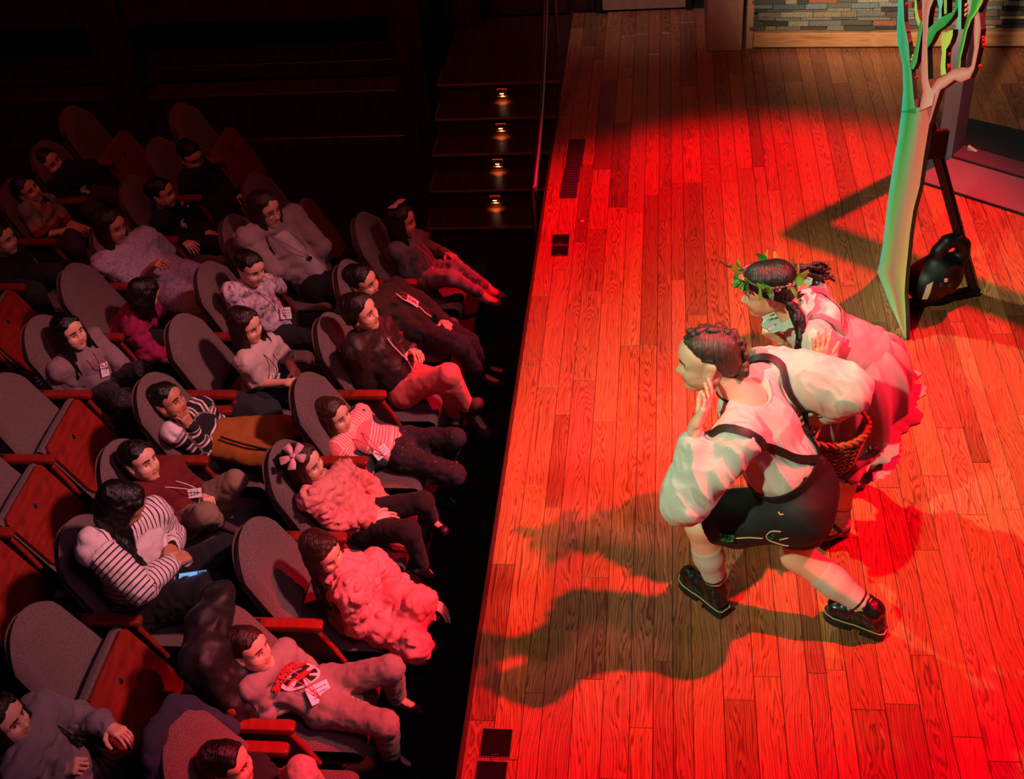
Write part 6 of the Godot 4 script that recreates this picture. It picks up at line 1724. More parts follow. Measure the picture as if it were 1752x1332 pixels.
func loose_things() -> void:
	# telephone on the striped woman's lap
	var at := Vector3(-1.47, -0.155, -3.90)
	var t := thing("smartphone", "lit smartphone lying on the dark lap of the striped-top woman", "phone", at)
	var b := Basis(Vector3(1, 0, 0), 0.42) * Basis(Vector3(0, 1, 0), deg_to_rad(8.0)) * Basis(Vector3(0, 0, 1), 0.06)
	part(t, "case", boxm(Vector3(0.152, 0.009, 0.074), 0.003, Vector3.ZERO, b), M.black)
	var im := Image.create(128, 64, false, Image.FORMAT_RGB8)
	im.fill(Color(0.36, 0.62, 0.95))
	im.fill_rect(Rect2i(0, 0, 82, 64), Color(0.55, 0.78, 1.0))
	im.fill_rect(Rect2i(86, 4, 8, 56), Color(0.10, 0.16, 0.28))
	im.fill_rect(Rect2i(98, 6, 20, 18), Color(0.16, 0.24, 0.40)); im.fill_rect(Rect2i(98, 38, 24, 20), Color(0.20, 0.30, 0.48))
	for k in 5: im.fill_rect(Rect2i(10 + k * 14, 14 + (k * 17) % 34, 6, 3), Color(0.25, 0.45, 0.75))
	var sm := mat(Color(0.02, 0.02, 0.02), 0.3)
	sm.emission_enabled = true
	sm.emission_texture = ImageTexture.create_from_image(im)
	sm.emission = Color(0, 0, 0)
	sm.emission_energy_multiplier = 0.75
	var mb := MB.new()
	mb.quad(b * Vector3(-0.070, 0.0052, 0.033), b * Vector3(0.070, 0.0052, 0.033), b * Vector3(0.070, 0.0052, -0.033), b * Vector3(-0.070, 0.0052, -0.033))
	for k in 4: mb.uv[k] = [Vector2(0, 1), Vector2(1, 1), Vector2(1, 0), Vector2(0, 0)][k]
	part(t, "screen", mb.mesh(), sm)
	var l := OmniLight3D.new()
	l.name = "screen_light"
	t.add_child(l)
	l.position = Vector3(0, 0.03, 0)
	l.light_color = Color(0.45, 0.68, 1.0)
	l.light_energy = 0.0035
	l.light_size = 0.04
	l.omni_range = 20.0
	l.omni_attenuation = 2.0
	l.shadow_enabled = true
	# dark coat slung over the back of the boy's seat, and a denim jacket beside it
	var c0 := Vector3(seat_x(1) - 0.2, FLOOR_Y, seat_z(0))
	var co := thing("dark_coat", "black quilted coat bunched behind the boy in the grey tracksuit", "coat", c0)
	var pr := []
	cap(pr, Vector3(-0.05, 0.92, -0.17), Vector3(-0.03, 0.90, 0.16), 0.075, 0.085, 0.05)
	cap(pr, Vector3(-0.03, 0.88, 0.17), Vector3(0.10, 0.60, 0.22), 0.085, 0.07, 0.05)
	cap(pr, Vector3(-0.07, 0.9, 0.0), Vector3(-0.10, 0.62, 0.05), 0.09, 0.09, 0.05)
	cap(pr, Vector3(0.02, 0.86, 0.1), Vector3(0.14, 0.56, 0.12), 0.06, 0.06, 0.05)
	part(co, "body", sdf(pr, 0.012, folds(23, 8.0), 0.02), cloth(Color(0.06, 0.05, 0.055), 0.6))
	var bd := MB.new()
	bd.lathe(Vector3(0.09, 0.70, 0.285), PackedVector2Array([Vector2(0, 0.003), Vector2(0.018, 0.003), Vector2(0.02, 0.0)]), 14, Basis(Vector3(1, 0, 0), 1.2))
	part(co, "round_badge", bd.mesh(), mat(Color(0.65, 0.16, 0.08), 0.5))
	var d0 := Vector3(seat_x(1) - 0.22, FLOOR_Y, seat_z(-1))
	var dn := thing("denim_jacket", "faded blue denim jacket hung over the seat of the dark-haired child", "jacket", d0)
	pr = []
	cap(pr, Vector3(-0.045, 0.70, -0.14), Vector3(-0.055, 0.86, -0.12), 0.12, 0.11, 0.04, Vector3(1, 0, 0), 2.0)
	cap(pr, Vector3(-0.10, 0.60, 0.04), Vector3(-0.07, 0.88, 0.02), 0.15, 0.13, 0.05, Vector3(1, 0, 0), 2.4)
	cap(pr, Vector3(-0.02, 0.84, -0.2), Vector3(0.10, 0.64, -0.24), 0.05, 0.045, 0.03)
	part(dn, "body", sdf(pr, 0.011, folds(29, 12.0, true), 0.012), cloth(Color(0.13, 0.18, 0.26)))
	# denim jacket heaped beside the girl in the white tee
	var g0 := Vector3(seat_x(2) + 0.2, FLOOR_Y, seat_z(4) + 0.22)
	var gj := thing("denim_jacket", "dark denim jacket heaped beside the girl in the plain white tee", "jacket", g0)
	pr = []
	cap(pr, Vector3(-0.15, 0.48, 0.0), Vector3(0.10, 0.46, 0.06), 0.09, 0.09, 0.05)
	cap(pr, Vector3(0.0, 0.45, 0.05), Vector3(0.14, 0.30, 0.10), 0.09, 0.07, 0.05)
	part(gj, "body", sdf(pr, 0.012, folds(31, 9.0), 0.018), cloth(Color(0.10, 0.125, 0.16)))

# ---------- the two actors ----------
func boot(parent: Node, heel: Vector3, toe: Vector3, ank: Vector3, shaft: Vector3) -> void:
	# heel, toe: ends of the sole on the boards; shaft: where the collar ends
	var f := (toe - heel); var L := f.length(); f = f.normalized()
	var up := Vector3.UP
	var w := f.cross(up).normalized()
	var poly := PackedVector2Array()
	var outl := [[0.0, 0.024], [0.06, 0.034], [0.25, 0.037], [0.45, 0.036], [0.62, 0.043], [0.8, 0.046], [0.93, 0.036], [1.0, 0.014]]
	for q in outl: poly.append(Vector2(q[0] * L, q[1]))
	for k in range(outl.size() - 1, -1, -1): poly.append(Vector2(outl[k][0] * L, -outl[k][1]))
	# stacked sole with a lifted heel block and arch
	var mb := MB.new()
	mb.extrude(poly, f, w, heel + up * 0.034, up * -0.022)
	var hp := PackedVector2Array(); var tp := PackedVector2Array()
	for p in poly:
		hp.append(Vector2(minf(p.x, L * 0.36), p.y)); tp.append(Vector2(maxf(p.x, L * 0.52), p.y))
	mb.extrude(dedupe(hp), f, w, heel + up * 0.0125, up * -0.023)
	mb.extrude(dedupe(tp), f, w, heel + up * 0.0125, up * -0.023)
	part(parent, "boot_sole", mb.mesh(), M.sole)
	var ring := PackedVector3Array()
	for p in poly: ring.append(heel + f * p.x + w * p.y * 0.99 + up * 0.046)
	ring.append(ring[0])
	var wl := MB.new(); wl.tube(ring, PackedFloat32Array([0.0032]), 6, false)
	part(parent, "boot_welt", wl.mesh(), M.welt)
	var pr := []
	cap(pr, heel + f * 0.05 + up * 0.075, toe - f * 0.055 + up * 0.074, 0.036, 0.040, 0.03, up, 1.05)
	cap(pr, toe - f * 0.05 + up * 0.078, toe - f * 0.10 + up * 0.085, 0.040, 0.036, 0.02)
	cap(pr, ank, heel + f * 0.045 + up * 0.08, 0.043, 0.038, 0.03)
	cap(pr, ank, toe - f * 0.11 + up * 0.09, 0.044, 0.034, 0.03)
	cap(pr, ank, shaft, 0.045, 0.049, 0.02)
	part(parent, "boot_upper", sdf(pr, 0.006, folds(int(heel.x * 100), 22.0), 0.005), M.leather)
	var co := MB.new()
	var cr := PackedVector3Array()
	var ax := (shaft - ank).normalized(); var sx := ax.cross(Vector3(0, 0, 1)).normalized(); var sz := ax.cross(sx)
	for k in 21: cr.append(shaft + ax * 0.035 + (sx * cos(TAU * k / 20) + sz * sin(TAU * k / 20)) * 0.046)
	co.tube(cr, PackedFloat32Array([0.007]), 6, false)
	part(parent, "boot_collar", co.mesh(), M.leather)
	for k in 3:
		var a := onto(pr, ank.lerp(toe + up * 0.1, 0.12 + 0.15 * k) + up * 0.03 + w * 0.02, 0.001)
		var c := onto(pr, ank.lerp(toe + up * 0.1, 0.16 + 0.15 * k) + up * 0.03 - w * 0.02, 0.001)
		var lc := MB.new(); lc.tube(PackedVector3Array([a, onto(pr, (a + c) * 0.5, 0.004), c]), PackedFloat32Array([0.0032]), 5)
		part(parent, "boot_lace", lc.mesh(), M.welt if k == 0 else M.sole)

func dedupe(p: PackedVector2Array) -> PackedVector2Array:
	var o := PackedVector2Array()
	for q in p:
		if o.is_empty() or q.distance_to(o[o.size() - 1]) > 0.0015: o.append(q)
	if o.size() > 2 and o[0].distance_to(o[o.size() - 1]) < 0.0015: o.remove_at(o.size() - 1)
	return o

func face_left(pitch: float, yaw: float, roll: float) -> Basis:
	return head_basis(180.0 + yaw, pitch, roll)

func make_actors() -> void:
	M.sole = mat(Color(0.10, 0.085, 0.08), 0.6)
	M.welt = mat(Color(0.72, 0.58, 0.36), 0.6)
	M.leather = mat(Color(0.035, 0.028, 0.028), 0.28)
	M.leather.clearcoat_enabled = true; M.leather.clearcoat = 0.4
	actor_in_shorts()
	actor_in_dress()

func actor_in_shorts() -> void:
	var base := Vector3(1.30, 0.0, -3.60)
	var t := thing("person", "actor in loose white shirt, green braces and black shorts cupping an ear", "person", base, 0.0, "actors on the stage")
	var g := func(x: float, y: float, z: float) -> Vector3: return Vector3(x, y, z) - base
	var head: Vector3 = g.call(0.951, 1.352, -3.66); var neck: Vector3 = g.call(1.085, 1.185, -3.66)
	var shN: Vector3 = g.call(1.065, 1.125, -3.48); var shF: Vector3 = g.call(1.20, 1.165, -3.85)
	var elN: Vector3 = g.call(0.889, 0.915, -3.41); var wrN: Vector3 = g.call(0.910, 1.198, -3.475)
	var elF: Vector3 = g.call(1.486, 1.133, -3.768); var wrF: Vector3 = g.call(1.42, 0.93, -3.86)
	var pel: Vector3 = g.call(1.327, 0.735, -3.62)
	var hipN: Vector3 = g.call(1.322, 0.70, -3.545); var hipF: Vector3 = g.call(1.345, 0.70, -3.69)
	var knA: Vector3 = g.call(0.945, 0.522, -3.645); var anA: Vector3 = g.call(1.02, 0.135, -3.65)
	var knB: Vector3 = g.call(1.345, 0.335, -3.655); var anB: Vector3 = g.call(1.655, 0.135, -3.535)
	var spine := neck - pel
	var chest := pel + spine * 0.70; var waist := pel + spine * 0.30
	var tf := (shF - shN).cross(spine).normalized()      # the way the chest faces
	if tf.y > 0: tf = -tf
	var H := Transform3D(face_left(-4.0, -4.0, 4.0), head)
	var pr := []
	cap(pr, H * Vector3(-0.025, -0.035, 0), neck, 0.050, 0.054, 0.02)
	cap(pr, neck, chest, 0.06, 0.09, 0.05)
	cap(pr, shN, shF, 0.06, 0.06, 0.05)
	cap(pr, chest, waist, 0.115, 0.105, 0.05, tf, 1.3)
	cap(pr, hipN, hipF, 0.11, 0.11, 0.05)
	cap(pr, waist, pel, 0.11, 0.115, 0.05)
	cap(pr, shN, elN, 0.048, 0.040, 0.03); cap(pr, elN, wrN, 0.040, 0.027, 0.02)
	cap(pr, shF, elF, 0.048, 0.040, 0.03); cap(pr, elF, wrF, 0.040, 0.027, 0.02)
	cap(pr, hipN, knA, 0.092, 0.064, 0.04); cap(pr, knA, knA.lerp(anA, 0.4), 0.062, 0.062, 0.03); cap(pr, knA.lerp(anA, 0.4), anA, 0.060, 0.036, 0.02)
	cap(pr, hipF, knB, 0.092, 0.066, 0.04); cap(pr, knB, knB.lerp(anB, 0.4), 0.064, 0.064, 0.03); cap(pr, knB.lerp(anB, 0.4), anB, 0.062, 0.036, 0.02)
	var fl := Flesh.new()
	fl.put(raw(pr, 0.010))
	var sk := Color(0.90, 0.68, 0.56)
	var hd := head_of(false, true)
	fl.put(hd.q, H, hd.c, Color(0.06, 0.045, 0.04))
	# near hand cups the ear: fingers run up and back, palm toward the face
	var fw: Vector3 = (Vector3(0.998, 1.368, -3.54) - base - wrN).normalized()
	var bk := Vector3(0.85, -0.25, 0.42)
	var hz := fw.cross(bk).normalized(); bk = hz.cross(fw).normalized()
	fl.put(hand_of("cup", 1.0, true), Transform3D(Basis(fw, bk, hz).scaled_local(Vector3.ONE * 1.04), wrN))
	var fw2 := (wrF - elF).normalized(); var bk2 := Vector3(0.3, 0.5, -0.8); var hz2 := fw2.cross(bk2).normalized(); bk2 = hz2.cross(fw2).normalized()
	fl.put(hand_of("relaxed", -1.0, true), Transform3D(Basis(fw2, bk2, hz2), wrF))
	part(t, "body", fl.mesh(), skin(sk))
	# loose white shirt
	var q := []
	cap(q, neck - tf * -0.01 - spine * 0.07, chest, 0.085, 0.125, 0.06)
	cap(q, shN + (neck - shN) * 0.1, shF + (neck - shF) * 0.1, 0.075, 0.078, 0.05)
	cap(q, chest, waist, 0.145, 0.138, 0.06, tf, 1.2)
	cap(q, waist, pel + spine * 0.10, 0.138, 0.118, 0.05, tf, 1.1)
	cap(q, waist + tf * 0.05, pel + tf * 0.05 + spine * 0.16, 0.10, 0.08, 0.05)
	var elNd := elN + Vector3(-0.01, -0.015, 0.01)
	cap(q, shN, shN.lerp(elNd, 0.5), 0.078, 0.085, 0.05); cap(q, shN.lerp(elNd, 0.5), elNd, 0.085, 0.084, 0.05)
	cap(q, elNd, elN.lerp(wrN, 0.45), 0.082, 0.062, 0.04); cap(q, elN.lerp(wrN, 0.45), elN.lerp(wrN, 0.72), 0.060, 0.052, 0.03)
	cap(q, elNd + Vector3(-0.02, -0.03, 0.0), elNd + Vector3(-0.015, 0.06, 0.0), 0.065, 0.05, 0.04)
	cap(q, shF, shF.lerp(elF, 0.55), 0.085, 0.100, 0.05); cap(q, shF.lerp(elF, 0.55), elF, 0.100, 0.088, 0.05)
	cap(q, elF, elF.lerp(wrF, 0.6), 0.085, 0.07, 0.04)
	# scooped neckline
	cap(q, H * Vector3(-0.05, -0.05, 0), neck + spine.normalized() * 0.02 - tf * 0.055, 0.062, 0.075, 0.02, Vector3.ZERO, 1.0, true)
	var fold := FastNoiseLite.new(); fold.seed = 8; fold.frequency = 1.0; fold.noise_type = FastNoiseLite.TYPE_SIMPLEX_SMOOTH; fold.fractal_type = FastNoiseLite.FRACTAL_RIDGED; fold.fractal_octaves = 2; fold.fractal_gain = 0.42; fold.fractal_lacunarity = 2.3
	var sp := spine.normalized()
	# creases run along the spine: slow along it, quick across it
	var across := Basis(sp * 2.0, Vector3(0, 0, 1).cross(sp).normalized() * 6.5, Vector3(0, 0, 1) * 7.5).transposed()
	part(t, "shirt", sdf(q, 0.006, fold, -0.014, across), cloth(Color(0.86, 0.83, 0.78), 0.85))
	var nl := MB.new()
	# rolled edge of the neckline
	var ring := PackedVector3Array()
	var nc := neck + sp * 0.0 - tf * 0.03
	for k in 25:
		var a := TAU * k / 24
		var d := (Vector3(0, 0, 1) * cos(a) * 0.105 + Vector3(0, 0, 1).cross(sp).normalized() * sin(a) * 0.095)
		ring.append(onto(q, nc + d - sp * 0.01, 0.002))
	nl.tube(ring, PackedFloat32Array([0.006]), 6, false)
	part(t, "neckline_hem", nl.mesh(), cloth(Color(0.86, 0.83, 0.78), 0.85))
	# braces: two leather straps from the front of each shoulder to the middle of the back waist
	var strap := mat(Color(0.045, 0.115, 0.075), 0.5)
	var meet: Vector3 = g.call(1.395, 0.90, -3.63)
	for e in [[g.call(0.99, 1.045, -3.47), g.call(1.02, 1.16, -3.475), g.call(1.13, 1.12, -3.47), g.call(1.28, 1.02, -3.50)], [g.call(1.10, 1.08, -3.80), g.call(1.13, 1.22, -3.81), g.call(1.22, 1.22, -3.80), g.call(1.34, 1.08, -3.72)]]:
		var pth := smooth_path(PackedVector3Array([e[0], e[1], e[2], e[3], meet]), 7)
		part(t, "brace_strap", band(q, pth, 0.016, 0.012, 0.005), strap)
	part(t, "brace_clip", boxm(Vector3(0.02, 0.035, 0.04), 0.006, Vector3.ZERO, Basis(Vector3(0, 0, 1), 0.8)), M.chrome, onto(q, meet, 0.012))
	# black leather shorts
	var s := []
	cap(s, hipN, hipF, 0.126, 0.128, 0.06)
	cap(s, waist - spine * 0.06, pel, 0.136, 0.140, 0.05, tf, 1.05)
	cap(s, waist + spine * 0.20, waist + spine * 0.22, 0.14, 0.14, 0.006, Vector3.ZERO, 1.0, true)
	cap(s, hipN, hipN.lerp(knA, 0.62), 0.125, 0.112, 0.05); cap(s, hipN.lerp(knA, 0.62), hipN.lerp(knA, 0.80), 0.112, 0.098, 0.03)
	cap(s, hipF, hipF.lerp(knB, 0.55), 0.125, 0.112, 0.05)
	var hemA := (knA - hipN).normalized(); var hemB := (knB - hipF).normalized()
	var ca := hipN.lerp(knA, 0.86) + hemA * 0.30; var cb := hipF.lerp(knB, 0.72) + hemB * 0.30
	cap(s, ca, ca, 0.30, 0.30, 0.006, Vector3.ZERO, 1.0, true)
	cap(s, cb, cb + hemB * 0.01, 0.30, 0.30, 0.006, Vector3.ZERO, 1.0, true)
	part(t, "shorts", sdf(s, 0.008, folds(3, 6.0), 0.008), mat(Color(0.032, 0.03, 0.032), 0.72))
	var wb := PackedVector3Array()
	var wc := waist - spine * 0.06; var wy := Vector3(0, 0, 1).cross(sp).normalized()
	for k in 33:
		var a := TAU * k / 32
		wb.append(wc + Vector3(0, 0, 1) * cos(a) * 0.16 + wy * sin(a) * 0.15)
	part(t, "waistband", band(q, wb, 0.020, 0.013, 0.006), mat(Color(0.032, 0.03, 0.032), 0.7))
	# embroidery: cream cord lines and green sprigs
	var cream := mat(Color(0.80, 0.68, 0.55), 0.7); var green := mat(Color(0.02, 0.36, 0.14), 0.7)
	var o: Vector3 = g.call(1.17, 0.66, -3.40)
	for line in [[Vector3(0.06, 0.05, 0), Vector3(0.015, 0.035, 0), Vector3(0.0, -0.005, 0), Vector3(0.02, -0.04, 0), Vector3(0.075, -0.055, 0), Vector3(0.10, -0.05, 0)], [Vector3(0.06, -0.005, 0), Vector3(0.095, 0.025, 0)], [Vector3(-0.01, -0.03, 0), Vector3(-0.06, -0.035, 0), Vector3(-0.13, -0.05, 0)], [Vector3(0.02, 0.15, 0), Vector3(0.035, 0.14, 0), Vector3(0.05, 0.145, 0)]]:
		var pp := PackedVector3Array()
		for c in line: pp.append(o + c)
		part(t, "embroidered_line", cord(s, smooth_path(pp, 4), 0.0028, 0.006), cream)
	for k in 15:
		var c: Vector3 = o + Vector3(-0.125 - 0.0055 * k, -0.050 - 0.006 * sin(k * 2.0), 0)
		var lf := MB.new()
		var a := onto(s, c, 0.006); var b := onto(s, c + Vector3(0.020 * sin(k * 1.3) - 0.016, 0.040 * cos(k * 1.9), 0), 0.014)
		lf.tube(PackedVector3Array([a, (a + b) * 0.5 + Vector3(0, 0.003, 0.006), b]), PackedFloat32Array([0.003, 0.011, 0.001]), 6)
		part(t, "embroidered_leaf", lf.mesh(), green)
	for k in 4:
		var c: Vector3 = onto(s, o + Vector3(0.022 + 0.010 * sin(k * 2.0), 0.012 - 0.012 * k, 0), 0.005)
		var lf := MB.new(); lf.tube(PackedVector3Array([c, c + Vector3(0.01 * cos(k * 2.2), 0.008, 0.002)]), PackedFloat32Array([0.004, 0.001]), 6)
		part(t, "embroidered_leaf", lf.mesh(), green)
	# knee-high white socks
	var white := cloth(Color(0.86, 0.80, 0.74), 0.9)
	var s1 := []; cap(s1, knA.lerp(anA, 0.36), knA.lerp(anA, 0.5), 0.066, 0.064, 0.02); cap(s1, knA.lerp(anA, 0.5), anA, 0.063, 0.040, 0.02)
	cut_above(s1, knA.lerp(anA, 0.36), knA - anA)
	part(t, "sock", sdf(s1, 0.008), white)
	var s2 := []; cap(s2, knB.lerp(anB, 0.34), knB.lerp(anB, 0.5), 0.068, 0.066, 0.02); cap(s2, knB.lerp(anB, 0.5), anB, 0.065, 0.040, 0.02)
	cut_above(s2, knB.lerp(anB, 0.34), knB - anB)
	part(t, "sock", sdf(s2, 0.008), white)
	boot(t, g.call(1.058, 0.001, -3.60), g.call(0.872, 0.001, -3.805), anA, anA.lerp(knA, 0.10))
	boot(t, g.call(1.715, 0.001, -3.505), g.call(1.478, 0.001, -3.63), anB, anB.lerp(knB, 0.10))
	# hair: swept back, with a plait over the crown ending in a low bun
	var h := []
	cap(h, H * Vector3(-0.046, 0.054, 0), H * Vector3(0.004, 0.066, 0), 0.082, 0.076, 0.02)
	cap(h, H * Vector3(-0.075, -0.01, 0), H * Vector3(-0.055, 0.03, 0), 0.06, 0.066, 0.02)
	for sgn in [-1.0, 1.0]:
		for j in 18:
			var a := j / 17.0
			lock(h, [H * Vector3(0.068 - 0.030 * a, 0.104 - 0.052 * a, (0.012 + 0.050 * a) * sgn), H * Vector3(0.012 - 0.02 * a, 0.122 - 0.072 * a, (0.030 + 0.044 * a) * sgn), H * Vector3(-0.055, 0.088 - 0.072 * a, (0.045 + 0.026 * a) * sgn), H * Vector3(-0.108, 0.02 - 0.04 * a, (0.022 + 0.02 * a) * sgn), H * Vector3(-0.118, -0.03 - 0.01 * a, 0.012 * sgn)], 0.0085, 0.008, 0.002)
	var plait := [Vector3(0.05, 0.130, 0), Vector3(0.02, 0.142, 0), Vector3(-0.01, 0.143, 0), Vector3(-0.04, 0.139, 0), Vector3(-0.07, 0.128, 0), Vector3(-0.097, 0.108, 0), Vector3(-0.118, 0.082, 0), Vector3(-0.130, 0.052, 0), Vector3(-0.135, 0.02, 0), Vector3(-0.135, -0.012, 0)]
	for j in plait.size() - 1:
		var e := 0.013 if j % 2 == 0 else -0.013
		cap(h, H * (plait[j] + Vector3(0, 0, e)), H * (plait[j + 1] + Vector3(0, 0, -e * 0.2)), 0.014, 0.010, 0.004)
		cap(h, H * (plait[j] + Vector3(-0.012, 0, -e)), H * (plait[j + 1] + Vector3(0, 0, e * 0.2)), 0.014, 0.010, 0.004)
	for j in 14:
		var a := j * 1.9
		cap(h, H * (Vector3(-0.128, -0.048, 0) + Vector3(0.016 * sin(a * 1.7), 0.026 * cos(a), 0.030 * sin(a))), H * (Vector3(-0.132, -0.050, 0) + Vector3(0.014 * sin(a), 0.028 * cos(a + 1.2), 0.032 * sin(a + 1.2))), 0.013, 0.010, 0.005)
	part(t, "hair", sdf(h, 0.0045, folds(12, 40.0), 0.001), hair_mat(Color(0.30, 0.235, 0.19)))
	var ck := MB.new()
	var cr := PackedVector3Array()
	for k in 15:
		var a := lerpf(-1.9, 1.9, k / 14.0)
		cr.append(onto(pr, neck + (H.origin - neck) * 0.25 + Vector3(-cos(a) * 0.06, -0.02, sin(a) * 0.06), 0.003))
	ck.tube(cr, PackedFloat32Array([0.004]), 6)
	part(t, "neck_cord", ck.mesh(), mat(Color(0.06, 0.03, 0.03), 0.6))

func cut_above(pr: Array, at: Vector3, along: Vector3) -> void:
	# take away a fat ball just past the rim so that the rim is square
	var d := along.normalized()
	cap(pr, at + d * 0.105, at + d * 0.12, 0.10, 0.10, 0.004, Vector3.ZERO, 1.0, true)

func skirt_mesh(waist: PackedVector3Array, hem: PackedVector3Array, rows: int, waves: float, amp: float, thick: float, seed_: int) -> ArrayMesh:
	# gathered cloth between two rings of equal count
	var n := waist.size()
	var mb := MB.new()
	var ctr := Vector3.ZERO
	for p in hem: ctr += p / n
	var r := RandomNumberGenerator.new(); r.seed = seed_
	var ph := PackedFloat32Array()
	for k in n: ph.append(r.randf_range(-0.5, 0.5))
	for side in 2:
		var pts := PackedVector3Array()
		for row in rows:
			var f := float(row) / (rows - 1)
			for k in n:
				var a := waist[k].lerp(hem[k], f)
				var out := (hem[k] - ctr); out.y *= 0.3; out = out.normalized()
				var wv := sin(waves * TAU * k / n + sin(3.0 * TAU * k / n) * 1.3) + 0.15 * sin(waves * 2.0 * TAU * k / n + 1.0)
				a += out * (amp * (0.35 + 0.65 * f) * wv + 0.06 * sin(pow(f, 0.7) * PI) - side * thick)
				pts.append(a)
		mb.grid(pts, rows, n, true, side == 0)
	return mb.mesh()

func ring_of(c: Vector3, x: Vector3, y: Vector3, n: int) -> PackedVector3Array:
	var o := PackedVector3Array()
	for k in n: o.append(c + x * cos(TAU * k / n) + y * sin(TAU * k / n))
	return o

func actor_in_dress() -> void:
	var base := Vector3(1.60, 0.0, -4.15)
	var t := thing("person", "actor with leafy wreath and dark pigtails in a pinkish ruffled pinafore, stooping", "person", base, 0.0, "actors on the stage")
	var g := func(x: float, y: float, z: float) -> Vector3: return Vector3(x, y, z) - base
	var head: Vector3 = g.call(1.212, 1.258, -4.25); var neck: Vector3 = g.call(1.335, 1.13, -4.25)
	var shN: Vector3 = g.call(1.40, 1.105, -4.11); var shF: Vector3 = g.call(1.405, 1.12, -4.40)
	var pel: Vector3 = g.call(1.63, 0.90, -4.25)
	var elN: Vector3 = g.call(1.43, 0.865, -3.985); var wrN: Vector3 = g.call(1.412, 1.055, -4.015)
	var elF: Vector3 = g.call(1.40, 0.87, -4.36); var wrF: Vector3 = g.call(1.285, 0.99, -4.27)
	var hipN: Vector3 = g.call(1.63, 0.88, -4.17); var hipF: Vector3 = g.call(1.63, 0.88, -4.33)
	var knN: Vector3 = g.call(1.566, 0.476, -4.06); var anN: Vector3 = g.call(1.585, 0.10, -4.09)
	var knF: Vector3 = g.call(1.60, 0.47, -4.36); var anF: Vector3 = g.call(1.70, 0.10, -4.42)
	var spine := neck - pel
	var chest := pel + spine * 0.72; var waist := pel + spine * 0.32
	var tf := (shF - shN).cross(spine).normalized()
	if tf.y > 0: tf = -tf
	var H := Transform3D(face_left(-10.0, -6.0, 0.0).scaled_local(Vector3.ONE * 0.96), head)
	var pr := []
	cap(pr, H * Vector3(-0.025, -0.035, 0), neck, 0.046, 0.05, 0.02)
	cap(pr, neck, chest, 0.055, 0.085, 0.05)
	cap(pr, shN, shF, 0.055, 0.055, 0.05)
	cap(pr, chest, waist, 0.10, 0.095, 0.05, tf, 1.25)
	cap(pr, waist, pel, 0.095, 0.09, 0.05); cap(pr, hipN, hipF, 0.075, 0.075, 0.05)
	cap(pr, shN, elN, 0.045, 0.037, 0.03); cap(pr, elN, wrN, 0.037, 0.026, 0.02)
	cap(pr, shF, elF, 0.045, 0.037, 0.03); cap(pr, elF, wrF, 0.037, 0.026, 0.02)
	for e in [[hipN, knN, anN], [hipF, knF, anF]]:
		cap(pr, e[0], e[1], 0.075, 0.056, 0.04); cap(pr, e[1], (e[1] as Vector3).lerp(e[2], 0.35), 0.055, 0.056, 0.03); cap(pr, (e[1] as Vector3).lerp(e[2], 0.35), e[2], 0.055, 0.033, 0.02)
	var fl := Flesh.new()
	fl.put(raw(pr, 0.010))
	var hd := head_of(false, true)
	fl.put(hd.q, H, hd.c, Color(0.06, 0.045, 0.04))
	# near hand raised beside the ear, far hand a loose fist under the chin
	var fw := Vector3(0.03, 1.0, -0.12).normalized(); var bk := Vector3(0.35, 0.05, 0.93); var hz := fw.cross(bk).normalized(); bk = hz.cross(fw).normalized()
	fl.put(hand_of("open", 1.0, true), Transform3D(Basis(fw, bk, hz).scaled_local(Vector3.ONE * 0.93), wrN))
	fw = Vector3(-0.75, 0.65, 0.05).normalized(); bk = Vector3(-0.5, -0.3, 0.8); hz = fw.cross(bk).normalized(); bk = hz.cross(fw).normalized()
	fl.put(hand_of("fist", -1.0, true), Transform3D(Basis(fw, bk, hz).scaled_local(Vector3.ONE * 0.93), wrF))
	part(t, "body", fl.mesh(), skin(Color(0.86, 0.64, 0.52)))
	# white blouse
	var blouse := cloth(Color(0.88, 0.82, 0.78), 0.85)
	var q := []
	cap(q, neck - spine * 0.04, chest, 0.07, 0.115, 0.05); cap(q, shN, shF, 0.075, 0.075, 0.05); cap(q, chest, waist, 0.125, 0.115, 0.05, tf, 1.2)
	for e in [[shN, elN], [shF, elF]]:
		var a: Vector3 = e[0]; var b: Vector3 = e[1]
		cap(q, a, a.lerp(b, 0.5), 0.075, 0.090, 0.04); cap(q, a.lerp(b, 0.5), a.lerp(b, 0.95), 0.088, 0.060, 0.04)
	var fold := FastNoiseLite.new(); fold.seed = 18; fold.frequency = 9.0; fold.noise_type = FastNoiseLite.TYPE_SIMPLEX_SMOOTH; fold.fractal_octaves = 2
	part(t, "blouse", sdf(q, 0.008, fold, 0.012), blouse)
	# frilled collar
	var cx := (head - neck).normalized(); var cz := Vector3(0, 0, 1); var cy := cx.cross(cz).normalized()
	part(t, "frilled_collar", skirt_mesh(ring_of(neck + cx * 0.035, cz * 0.058, cy * 0.058, 72), ring_of(neck + cx * 0.055, cz * 0.088, cy * 0.088, 72), 6, 13.0, 0.009, 0.003, 4), cloth(Color(0.80, 0.84, 0.80), 0.8))
	# pinafore: bodice, straps, gathered skirt with a frilled hem
	var pin := patterned([Color(0.56, 0.42, 0.46), Color(0.68, 0.53, 0.57), Color(0.62, 0.47, 0.51)], 0.2, 8.0, 91)
	var bo := []
	cap(bo, waist + spine * 0.12, waist - spine * 0.1, 0.130, 0.132, 0.05, tf, 1.15); cap(bo, waist - spine * 0.1, pel, 0.132, 0.145, 0.05)
	part(t, "bodice", sdf(bo, 0.009, fold, 0.005), pin)
